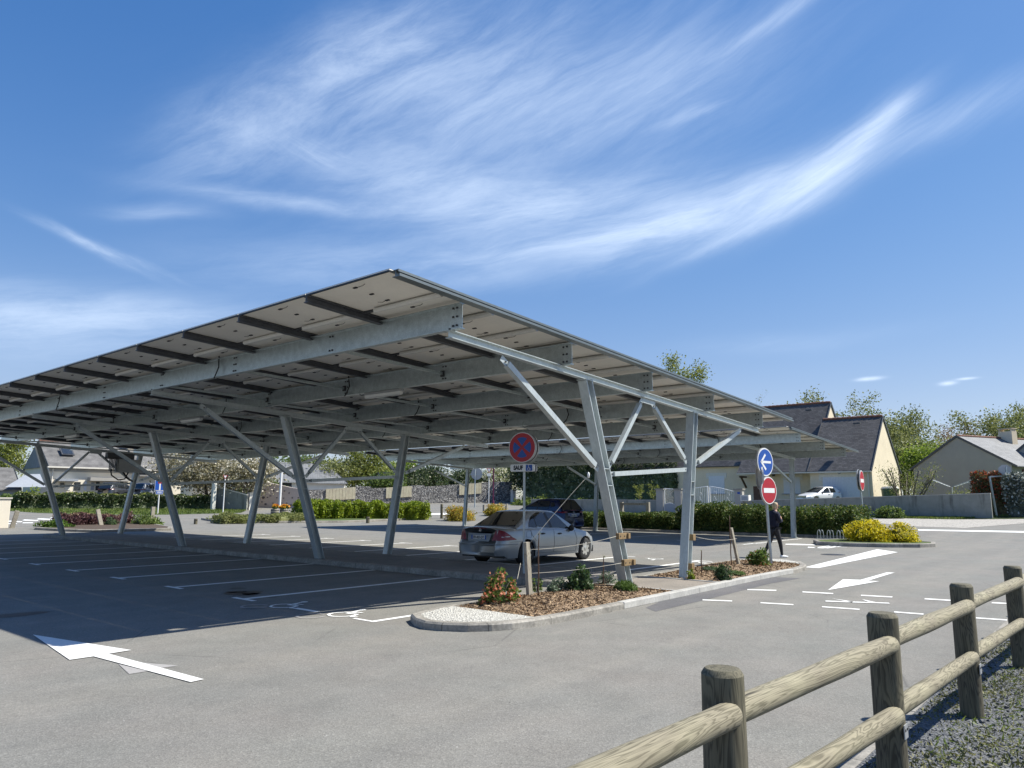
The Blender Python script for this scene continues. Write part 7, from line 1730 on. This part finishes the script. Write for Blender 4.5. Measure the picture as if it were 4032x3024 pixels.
def pruned(p, n_, h, label, seed, leaves):
    rr = random.Random(seed); t = thing('pruned_tree', label, 'tree', p); m = MB(); tips = []
    for k in range(n_):
        ang = 2*PI*k/n_+rr.uniform(-.3, .3); lean = rr.uniform(.25, .95); pts = [Vector((0, 0, -.2))]; d = Vector((math.cos(ang)*lean, math.sin(ang)*lean, 1)).normalized()
        for j in range(6): d = (d+Vector((rr.uniform(-.12, .12), rr.uniform(-.12, .12), .02))).normalized(); pts.append(pts[-1]+d*(h/6)*rr.uniform(.85, 1.15))
        m.path(pts, [.065, .06, .052, .046, .04, .035, .03], 6); tips += pts[3:]
        for j in (3, 4, 5):
            e = pts[j]+Vector((rr.uniform(-.5, .5), rr.uniform(-.5, .5), rr.uniform(.2, .5))); m.path([pts[j], e], [.025, .012], 4); tips.append(e)
    m.build('trunk', M['bark'], t); rnd = np.random.RandomState(seed); T_ = np.array([tuple(x) for x in tips]); k = rnd.randint(0, len(T_), leaves); quads('crown', T_[k]+rnd.normal(size=(leaves, 3))*.28, rnd, .07, .12, M['l_olive'], 1, t)
pruned((a.x+.5, a.y, GZ(a.x, a.y)), 8, 3.9, 'pruned multi-stemmed tree against the sunlit gable', 5, 420)
a = onx(*q(Z5, 1215, 1110), 55.5); pruned((a.x+1, a.y, GZ(a.x, a.y)), 6, 4.0, 'dark leafy multi-stemmed tree at the corner of the beige house', 6, 1500)
# hedge at the right edge
a = onx(*q(Z5, 1960, 1280), 53.2); b = onx(*q(Z5, 2250, 1260), 52.2)
hedge('red_tip_hedge', 'hedge with red young leaves behind the cranked sign post', [(54.2, onx(*q(Z5, 1770, 1000), 54.2).y), (54.0, onx(*q(Z5, 2090, 1000), 54).y)], 1.9, onx(*q(Z5, 1900, 940), 54).z-GZ(54, 0), M['l_redtip'], 4500, .17, 74, hvar=.04, round_=.3, top=(leaf('red_shoot', (.20, .06, .02), (.36, .13, .05)), 350))
hedge('variegated_hedge', 'pale variegated hedge at the right picture edge', [(53.8, onx(*q(Z5, 2085, 1000), 53.8).y), (53.0, onx(*q(Z5, 2330, 1000), 53).y)], 1.9, onx(*q(Z5, 2150, 925), 53.6).z-GZ(53, 0), M['l_varieg'], 4500, .2, 75, hvar=.04, round_=.3)
a = onx(*q(Z5, 1680, 1085), 56); shrub('grey_bush', 'bare greyish bush behind the block wall by the clothes dryer', 'bush', (a.x, a.y, GZ(a.x, a.y)), (1.9, 1.7, 1.0), [M['l_olive']], 1300, .12, 76, None, 16)
a = onx(*q(Z5, 1960, 930), 56.5); shrub('green_bush', 'fresh green bush top showing above the red-tipped hedge', 'bush', (a.x, a.y, GZ(a.x, a.y)+1.6), (1.1, 1.0, .75), [M['l_fresh']], 900, .14, 77, None, 12)

# --- cream house on the far left
wd_ = 66.0; rt2 = rt_; L0 = atw(*q(Z6, 425, 545), wd_); L1 = atw(*q(Z6, 1180, 530), wd_+5.0)
d = Vector((L1.x-L0.x, L1.y-L0.y, 0)); LEN = d.length+6; d.normalize(); nrm = Vector((d.y, -d.x, 0)); ang = math.atan2(d.y, d.x); gl = GZ(L0.x, L0.y); zeL = (L0.z+L1.z)/2
t = thing('cream_house', 'cream rendered house with a steep mottled roof behind the dark left hedge', 'house', (L0.x, L0.y, gl), ang)
T0 = thing('tmp', '', '', (0, 0, 0)); bpy.data.objects.remove(T0)
zr2 = atw(*q(Z6, 500, 305), wd_+5).z
w_, rf = house_box(thing_local := t, 0, LEN-3.5, 0, 9.5, 0, zeL-gl, zr2-gl-.2, 'x', M['cream_pale'], M['tileroof'], .35) if False else (None, None)
local_house(t, 0, LEN-3.0, 0, 9.6, zeL-gl, zr2-gl-.2, M['cream_pale'], M['tileroof'], over=.35)
kz = wd_/2896*.4521
def lx(x): return (x-425)*kz
def lz(y): return zeL-gl+(545-y)*kz
m = MB(); m.bar((-.2, -.45, lz(548)), (LEN-2.9, -.45, lz(548)), .14, .13); m.tube((lx(455), -.1, 0), (lx(455), -.1, lz(560)), .05, n=8); m.build('gutter', M['trim'], t)
m = MB(); m.box(((LEN-3)/2, -.03, lz(568)), (LEN-3.1, .06, .34)); m.build('eaves_band', M['greyrender'], t)
m = MB(); m.add([(0, -.02, 0), (0, -.02, 0)], []); 
def lbox(name, x0, x1, y0, y1, dy, mat, out=.04):
    m = MB(); m.box(((lx(x0)+lx(x1))/2, -dy, (lz(y0)+lz(y1))/2), (lx(x1)-lx(x0), out, lz(y0)-lz(y1))); return m.build(name, mat, t)
lbox('awning', 732, 1070, 630, 660, .5, M['greyrender'], 1.0); lbox('awning', 480, 632, 648, 668, .6, M['greymetal'], 1.2)
for x0, x1, y0, y1, mt, nm in ((522, 552, 682, 722, 'window', 'window'), (632, 680, 672, 745, 'window', 'window'), (765, 790, 672, 740, 'greymetal', 'shutter'), (803, 832, 668, 742, 'window', 'door'), (858, 895, 665, 745, 'shutter', 'shutter'), (905, 935, 665, 745, 'shutter', 'shutter'), (965, 992, 660, 735, 'greymetal', 'shutter'), (1003, 1030, 658, 738, 'window', 'door'), (710, 730, 668, 745, 'shutter', 'shutter'), (560, 605, 672, 745, 'whitewall', 'door')): lbox(nm, x0, x1, y0, y1, .03, M[mt])
m = MB(); sl_ = (zr2-zeL)/4.8; ys = 1.3; m.box((lx(600), ys, lz(420)), (1.1, 1.0, .12)); 
f = m.build('roof_window', M['trim'], t); f.data.transform(Matrix.Identity(4))
y_s = (lz(420)-(zeL-gl))/sl_; m = MB(); a_ = math.atan(sl_); m.box((0, 0, 0), (1.05, 1.35, .10)); f2 = f; bpy.data.objects.remove(f)
f = m.build('roof_window', M['rail'], t); f.location = (lx(600), y_s-.1, lz(420)+.22); f.rotation_euler = (a_, 0, 0); m = MB(); m.box((0, 0, .06), (.8, 1.1, .03)); m.build('pane', M['window'], f)
m = MB(); m.box((LEN-5.2, 4.0, zr2-gl-.6), (1.2, 1.1, 3.2)); m.build('chimney', M['beige'], t)
m = MB(); m.add([(-.14, 0, lz(545)), (-.14, 4.8, zr2-gl-.25), (-.14, 9.6, lz(545))], [(0, 1, 2)]); m.build('gable_cladding', M['bluegrey'], t)
# shed with mottled roof left of it
S0 = atw(*q(Z6, 60, 735), 62); S1 = atw(*q(Z6, 340, 690), 64); gs = GZ(S0.x, S0.y)
t = thing('shed', 'grey lean-to shed with a mottled roof at the far left edge', 'shed', (S0.x, S0.y, gs), ang)
local_house(t, -9, .9, 0, 7.5, S0.z-gs+.1, atw(*q(Z6, 215, 555), 67).z-gs, M['bluegrey'], M['tileroof'], over=.3, ridge_tiles=False)
m = MB(); xx_ = (S1-S0).length; m.add([(-.3, -.8, 1.55), (2.6, -.8, 1.6), (2.5, 1.2, 2.75), (1.5, 1.2, 2.7)], [(0, 1, 2, 3)]); m.build('canopy_roof', M['greymetal'], t)
# pale utility cabinet at the very left
a = atz(Z6, 60, 1062); t = thing('utility_cabinet', 'pale cream utility cabinet at the left picture edge', 'utility cabinet', (a.x, a.y, a.z), ang); k = depth(a)/2896*.4521; hh = 250*k
m = MB(); m.box((-.9, .25, hh/2), (1.9, .5, hh)); m.build('cabinet', M['cream_pale'], t, bevel=.02); m = MB(); m.box((-.9, .25, hh+.03), (2.0, .6, .06)); m.box((-.9, -.005, hh/2), (.02, .01, hh*.9)); m.build('lid', M['trim'], t)
# --- slanted concrete wall, pink wall with set stones, gabion wall with boards
def panel_wall(t, name, pts, th, mat, z0off=-.4, par=None):     # pts: (ground point, top z)
    m = MB(); P_ = [Vector((p.x, p.y, 0)) for p, _ in pts]; d = (P_[-1]-P_[0]).normalized(); nn = Vector((-d.y, d.x, 0))*th/2; n = len(pts)
    vs = []
    for s in (1, -1):
        for (p, z), b in zip(pts, P_): vs.append((b.x+nn.x*s, b.y+nn.y*s, GZ(b.x, b.y)+z0off)); vs.append((b.x+nn.x*s, b.y+nn.y*s, z))
    o = 2*n; fs = []
    for i in range(n-1): fs += [(2*i, 2*i+2, 2*i+3, 2*i+1), (o+2*i, o+2*i+1, o+2*i+3, o+2*i+2), (2*i+1, 2*i+3, o+2*i+3, o+2*i+1)]
    fs += [(0, 1, o+1, o), (2*n-2, o+2*n-2, o+2*n-1, 2*n-1)]; m.add(vs, fs); return recalc(m.build(name, mat, t, True))
a = atz(Z6, 1842, 893); b = atz(Z6, 2150, 905); t = thing('concrete_wall', 'stained concrete wall sloping down to the right beside the yield sign', 'wall', (a.x, a.y, a.z))
za, zb_ = hz(a, q(Z6, 0, 695)[1]), hz(b, q(Z6, 0, 775)[1]); panel_wall(t, 'wall', [(a, za), (b, zb_)], .25, M['blockwall']); m = MB(); m.bar((a.x, a.y, za+.04), (b.x, b.y, zb_+.04), .32, .08); m.build('coping', M['trim'], t, True)
for x, lb in ((1852, 'white pillar at the high end of the slanted concrete wall'), (2172, 'white pillar at the low end of the slanted concrete wall')):
    p = atz(Z6, x, 903); zt2 = hz(p, q(Z6, 0, 658 if x < 2000 else 758)[1]); k = depth(p)/2896*.4521; t2 = thing('wall_pillar', lb, 'pillar', p, ang, 'white wall pillars'); m = MB(); m.box((0, 0, (zt2-p.z)/2), (28*k, .4, zt2-p.z)); m.build('pillar', M['whitewall'], t2); m = MB(); m.box((0, 0, zt2-p.z+.04), (34*k, .5, .08)); m.build('cap', M['trim'], t2)
pa, pb, pc_ = atz(Z7, 205, 768), atz(Z7, 420, 773), atz(Z7, 655, 778)
t = thing('feature_wall', 'pale pink rendered wall with dark stones set in it and a curved sloping top', 'wall', pa)
pm_w = [pa, pa.lerp(pc_, .3), pa.lerp(pc_, .5), pa.lerp(pc_, .75), pc_]; tops = [hz(p, q(Z7, 0, y)[1]) for p, y in zip(pm_w, (548, 552, 572, 596, 614))]
panel_wall(t, 'wall', list(zip(pm_w, tops)), .3, M['pink'])
dd = (pc_-pa); dd.z = 0; dl_ = dd.length; dd.normalize(); nf = Vector((dd.y, -dd.x, 0)); nf = nf if nf.dot(CAM-pa) > 0 else -nf
rs = random.Random(9)
for (x, y, w2, h2) in ((362,585,14,10),(315,620,26,12),(393,625,22,14),(460,645,22,12),(490,627,16,10),(530,645,10,14),(308,685,28,24),(345,682,12,8),(368,670,18,10),(427,686,12,12),(485,690,14,8),(560,686,14,12),(612,686,14,12),(298,722,18,8),(330,740,26,14),(395,732,12,8),(470,730,12,8),(515,732,12,10),(550,750,22,14),(585,730,16,10),(450,748,12,12)):
    f = (x-205)/450; p = pa+dd*(dl_*f); z = hz(p, q(Z7, 0, y)[1]); k = depth(p)/2896*.4521; m = MB(); o = [(w2/2*k*math.cos(2*PI*i/7)*rs.uniform(.8, 1.15), h2/2*k*math.sin(2*PI*i/7)*rs.uniform(.8, 1.15)) for i in range(7)]
    c = Vector((p.x, p.y, z))+nf*.15; plane_poly(m, c, nf, o, .05); r0 = [Vector(v) for v in m.v]; m.add(r0+[v-nf*.06 for v in r0], [(i, 7+i, 7+(i+1) % 7, (i+1) % 7) for i in range(7)]); m.build('set_stone', M['stone'], t, True)
ga = [(atz(ZB, x, yb), yt_) for x, yb, yt_ in ((575, 384, 275), (700, 384, 272), (920, 380, 262), (925, 380, 250), (1030, 376, 250), (1035, 375, 262), (1135, 372, 260), (1325, 364, 250), (1330, 364, 242), (1415, 361, 240), (1420, 361, 252), (1660, 352, 236), (1830, 346, 222), (2050, 340, 212))]
# keep the far wall at a sane distance: one straight line
A0, A1 = ga[0][0], Vector((60.5, 47.5, 0))
t = thing('gabion_wall', 'long grey gabion stone wall along the far road', 'wall', A0)
def gpt(x): # where the picture column meets the wall line
    px = q(ZB, x, 0)[0]; d = ray(px, 1900); d2 = Vector((d.x, d.y)); e = Vector((A1.x-A0.x, A1.y-A0.y)); o = Vector((CAM.x-A0.x, CAM.y-A0.y)); det = e.x*(-d2.y)+d2.x*e.y; s = (o.x*(-d2.y)+d2.x*o.y)/det; p = Vector((A0.x+e.x*s, A0.y+e.y*s, 0)); p.z = GZ(p.x, p.y); return p
gp2 = [(gpt(x), yt_) for x, yt_ in ((575, 275), (700, 272), (920, 262), (923, 250), (1030, 250), (1033, 262), (1135, 260), (1325, 250), (1328, 242), (1415, 240), (1418, 252), (1660, 236), (1830, 222), (2050, 212))]
panel_wall(t, 'wall', [(p, hz(p, q(ZB, 0, y)[1])) for p, y in gp2], .6, M['gabion'], -.8)
ed = (A1-A0); ed.z = 0; ed.normalize(); nf = Vector((ed.y, -ed.x, 0)); nf = nf if nf.dot(CAM-A0) > 0 else -nf
for x0, x1, yt0, yt1, yb0, yb1 in ((706, 920, 268, 254, 354, 340), (1140, 1325, 258, 246, 336, 324), (1668, 1828, 232, 225, 312, 300)):
    a, b = gpt(x0)+nf*.34, gpt(x1)+nf*.34; m = MB(); n = 9
    for k in range(n):
        f0, f1 = k/n, (k+.94)/n; p0, p1 = a.lerp(b, f0), a.lerp(b, f1); L2 = lambda p, y0, y1, f: hz(p, q(ZB, 0, y0+(y1-y0)*f)[1])
        vs = [(p0.x, p0.y, L2(p0, yb0, yb1, f0)), (p1.x, p1.y, L2(p1, yb0, yb1, f1)), (p1.x, p1.y, L2(p1, yt0, yt1, f1)), (p0.x, p0.y, L2(p0, yt0, yt1, f0))]; vs += [(x+nf.x*.05, y+nf.y*.05, z) for x, y, z in vs]
        m.add(vs, [(0,3,2,1),(4,5,6,7),(0,1,5,4),(1,2,6,5),(2,3,7,6),(3,0,4,7)])
    recalc(m.build('timber_panel', M['board'], t, True))
p = gpt(2056); t = thing('wall_pillar', 'narrow pale pillar ending the gabion wall', 'pillar', p, 0, None); m = MB(); zt2 = hz(p, q(ZB, 0, 278)[1]); m.box((nf.x*.3, nf.y*.3, (zt2-p.z)/2), (.5, .5, zt2-p.z)); m.build('pillar', M['whitewall'], t); m = MB(); m.box((nf.x*.3, nf.y*.3, zt2-p.z+.04), (.6, .6, .08)); m.build('cap', M['trim'], t)
# flower barrels and poles by the pink wall
for x, cx_, lb in ((335, 375, 'half barrel planter with orange and yellow flowers, left one'), (400, 475, 'half barrel planter with yellow and red flowers, right one')):
    p = atz(ZB, x, 448); k = depth(p)/2896*.5425; r_ = 29*k; t = thing('flower_barrel', lb, 'planter', p, 0, 'half barrel flower planters'); m = MB(); hh = 34*k; m.lathe((0, 0, 0), [(r_*.85, 0), (r_, hh*.5), (r_*.95, hh), (r_*.85, hh), (0, hh*.9)], 16); m.build('barrel', M['stake'], t)
    m = MB(); 
    for z_ in (.2, .75): m.lathe((0, 0, hh*z_), [(r_*1.0, -.04), (r_*1.03, 0), (r_*1.0, .04)], 16)
    m.build('hoops', M['darkmetal'], t); rnd = np.random.RandomState(int(x)); pts = ell_points(rnd, 500, (0, 0, hh*1.25), (r_*1.1, r_*1.1, hh*.4), 10); quads('leaves', pts[:250], rnd, .14, .2, M['l_mid'], 1, t); quads('flowers', pts[250:]+np.array([0, 0, .1]), rnd, .16, .2, M['l_flowers'], 1, t)
p = atz(ZB, 368, 440); t = thing('sign_pole', 'bare white pole standing behind the flower barrels', 'pole', p); pole(t, p, hz(p, q(ZB, 0, 118)[1]), .2, rect=False, mat=M['white'], z0=p.z); m = MB(); m.lathe((p.x, p.y, hz(p, q(ZB, 0, 118)[1])), [(.1, 0), (.1, .08), (0, .1)], 10); m.build('cap', M['signgrey'], t, True)
p = atz(Z7, 198, 775); t = thing('utility_pole', 'grey wooden utility pole by the low end of the slanted wall', 'utility pole', p); m = MB(); m.tube((p.x, p.y, p.z-.2), (p.x, p.y, p.z+9.5), .19, .14, 10); m.build('pole', M['stake'], t, True); m = MB(); m.bar((p.x-.8, p.y, p.z+9), (p.x+.8, p.y, p.z+9), .1, .12); m.build('crossarm', M['stake'], t, True)
p = atw(*q(Z7, 1380, 590), 92); t = thing('white_garage', 'small white building with ribbed doors behind the gabion wall', 'building', (p.x, p.y, GZ(p.x, p.y))); k = 92/2896*.4521; hh = p.z-GZ(p.x, p.y)+1.6; t.rotation_euler = (0, 0, -.6)
m = MB(); m.box((0, 3, hh/2), (150*k, 6, hh)); m.build('wall', M['whitewall'], t); m = MB(); m.box((0, 3, hh+.1), (160*k, 6.5, .2)); m.build('roof', M['rail'], t); m = MB()
for j in range(9): m.box((-2+j*.5, -.02, hh*.45), (.06, .04, hh*.9))
m.build('door', M['greymetal'], t)
for x, y, w_, lb, rz in ((1250, 680, 60, 'pale bungalow wall with a window behind the blossoming tree', .2), (380+2600, 0, 0, '', 0)):
    if not w_: continue
    p = atw(*q(Z6, 1310, 640), 72); gq = GZ(p.x, p.y); t = thing('bungalow', lb, 'house', (p.x, p.y, gq), ang); k = 72/2896*.4521
    local_house(t, -190*k/2, 260*k, 0, 8, p.z-gq+.5, p.z-gq+3.2, M['cream_pale'], M['tileroof'], over=.4, ridge_tiles=False); m = MB(); m.box((0, -.03, p.z-gq-1.4), (70*k, .05, 60*k)); m.build('window', M['shutter'], t)
p = atw(*q(Z7, 480, 520), 84); gq = GZ(p.x, p.y); t = thing('bungalow', 'pale house with a low roof behind the pink wall', 'house', (p.x, p.y, gq), ang); local_house(t, -8, 8, 0, 9, p.z-gq-.3, p.z-gq+2.0, M['whitewall'], M['slate_light'], over=.4, ridge_tiles=False); m = MB(); m.box((0, -.03, 1.6), (2.0, .05, 1.3)); m.build('window', M['window'], t)

# ------------------------------------------------------------------ trees
def tz(px, py_top, wd_, h=None): p = atw(px, 1900, wd_); g_ = GZ(p.x, p.y); top = atw(px, py_top, wd_).z; return (p.x, p.y, g_), top-g_
def T(name, label, px, ptop, wd_, crpx, trunk, seed, lm, leaves, lsz, **k):
    p, h = tz(px, ptop, wd_); cr = crpx*wd_/2896; return tree(name, label, p, h, cr, trunk*h, seed, M[lm], leaves, lsz, **k)
T('poplar', 'tall fresh green tree rising behind the far end of the canopy roof', 2672, 1388, 88, 98, .3, 101, 'l_spring', 9000, .26, twigs=3, spread=.42, leaf_at=.5, n_limb=7)
T('bare_tree', 'bare thin-branched tree left of the beige house ridge', 3000, 1530, 95, 100, .35, 102, 'l_olive', 350, .2, twigs=3, spread=.35, leaf_at=.3, bmat=M['greybark'])
T('sparse_tree', 'sparse budding tree just above the ridge of the beige house', 3170, 1520, 95, 130, .3, 103, 'l_olive', 2300, .32, twigs=3, spread=.40, leaf_at=.45, bmat=M['greybark'])
T('sparse_tree', 'sparse budding tree between the two slate gables', 3340, 1548, 98, 120, .3, 104, 'l_olive', 2100, .30, twigs=3, spread=.36, leaf_at=.4, bmat=M['greybark'])
T('sparse_tree', 'small sparse tree above the garage ridge, right of the budding one', 3420, 1610, 100, 80, .3, 105, 'l_spring', 1500, .30, twigs=3, spread=.4, leaf_at=.4, bmat=M['greybark'])
T('willow', 'yellow-green bushy tree right of the garage gable', 3560, 1630, 84, 130, .22, 106, 'l_olive', 8500, .30, twigs=3, spread=.5, leaf_at=.6, droop=.3)
T('wood_tree', 'rounded olive tree with visible branches behind the garage gable', 3640, 1605, 92, 175, .22, 107, 'l_olive', 8500, .30, twigs=3, spread=.55, leaf_at=.6)
T('bare_tree', 'reddish bare tree in the gap between the olive tree and the right wood', 3745, 1665, 100, 110, .2, 108, 'l_rust', 1500, .22, twigs=3, spread=.4, leaf_at=.5, bmat=M['twig'])
T('bare_tree', 'second reddish bare tree beside the grey house roof', 3820, 1670, 104, 100, .2, 109, 'l_rust', 2600, .24, twigs=3, spread=.45, leaf_at=.5, bmat=M['twig'])
T('wood_tree', 'big olive brown tree above the grey house chimney', 3900, 1620, 98, 160, .2, 110, 'l_olive', 8000, .30, twigs=3, spread=.55, leaf_at=.6)
T('wood_tree', 'big olive tree at the right picture edge', 4010, 1605, 102, 170, .2, 111, 'l_olive', 8000, .32, twigs=3, spread=.55, leaf_at=.6)
T('wood_tree', 'greener bushy tree low at the right edge behind the grey roof', 4020, 1730, 92, 110, .15, 112, 'l_mid', 4500, .32, twigs=3, spread=.55, leaf_at=.6)
T('fresh_tree', 'small bright green tree between the beige and the grey house', 3660, 1745, 76, 75, .2, 113, 'l_fresh', 4500, .26, twigs=3, spread=.55, leaf_at=.45)
# lower growth behind the houses on the right: more trees one can tell apart
for i, (px, pt_, wd_, cr, lm, lb) in enumerate(((3560, 1760, 82, 110, 'l_olive', 'low olive bush-like tree beside the garage gable'), (3720, 1790, 90, 120, 'l_rust', 'low rusty tree left of the grey gable'), (3800, 1770, 100, 130, 'l_olive', 'low olive tree behind the grey gable roof'), (3480, 1700, 104, 140, 'l_olive', 'olive tree half hidden by the garage roof'), (3720, 1720, 118, 200, 'l_olive', 'dense olive tree far behind the bare reddish trees'), (3960, 1700, 112, 220, 'l_olive', 'dense olive tree far behind the grey house roof'))):
    T('wood_tree', lb, px, pt_, wd_, cr, .12, 120+i, lm, 6000, .34, twigs=3, spread=.6, leaf_at=.7)
# left and centre, under the canopy
T('field_tree', 'light green tree cut by the left picture edge', 10, 1700, 74, 80, .3, 130, 'l_spring', 3800, .26, twigs=3, spread=.6, leaf_at=.5)
p, h = tz(740, 1765, 66); T('blossom_tree', 'wide pale blossoming tree behind the far left frames', 820, 1765, 69, 165, .22, 131, 'l_blossom', 13000, .24, twigs=3, spread=.65, leaf_at=.6, n_limb=8)
T('blossom_tree', 'second pale blossoming tree left of the utility pole', 960, 1800, 68, 110, .2, 132, 'l_blossom', 6000, .24, twigs=3, spread=.6, leaf_at=.5)
for i, (px, pt_, wd_, cr, lm, lb, n_) in enumerate(((1130, 1790, 92, 130, 'l_mid', 'bare-limbed dark green tree behind the pink wall', 4500), (1300, 1810, 94, 130, 'l_olive', 'olive cedar-like tree behind the left gabion wall', 6500), (1440, 1770, 96, 110, 'l_spring', 'yellow-green tree behind the gabion wall', 7500), (1600, 1800, 104, 110, 'l_fresh', 'light yellow-green tree behind the middle posts', 6500), (1700, 1840, 98, 120, 'l_dark', 'dark evergreen tree left of the round sign', 7500), (1840, 1850, 100, 90, 'l_dark', 'dark glossy evergreen behind the round sign', 6500), (1985, 1830, 100, 80, 'l_whiteflower', 'white flowering tree left of the SAUF plate', 6500), (1180, 1850, 100, 80, 'l_dark', 'dark conifer behind the pink wall', 4000), (1040, 1890, 80, 90, 'l_mid', 'green shrub-like tree above the slanted wall', 4500), (1530, 1880, 92, 70, 'l_mid', 'dark multi-stemmed bush behind the gabion wall', 4500))):
    T('garden_tree', lb, px, pt_, wd_, cr, .14, 140+i, lm, n_, .30, twigs=3, spread=.6, leaf_at=.6)
for i, (px, wd_, lb) in enumerate(((2090, 86, 'tall dark hedge tree right behind the SAUF plate'), (2190, 84, 'tall dark hedge tree above the dark blue car roof'), (2290, 82, 'tall dark hedge tree behind the farther canopy middle post'), (2390, 80, 'tall dark hedge tree left of the leaning front post'))):
    T('hedge_tree', lb, px, 1800, wd_, 70, .06, 160+i, 'l_dark', 7000, .28, twigs=3, spread=.5, leaf_at=.6, group='dark evergreen hedge trees')
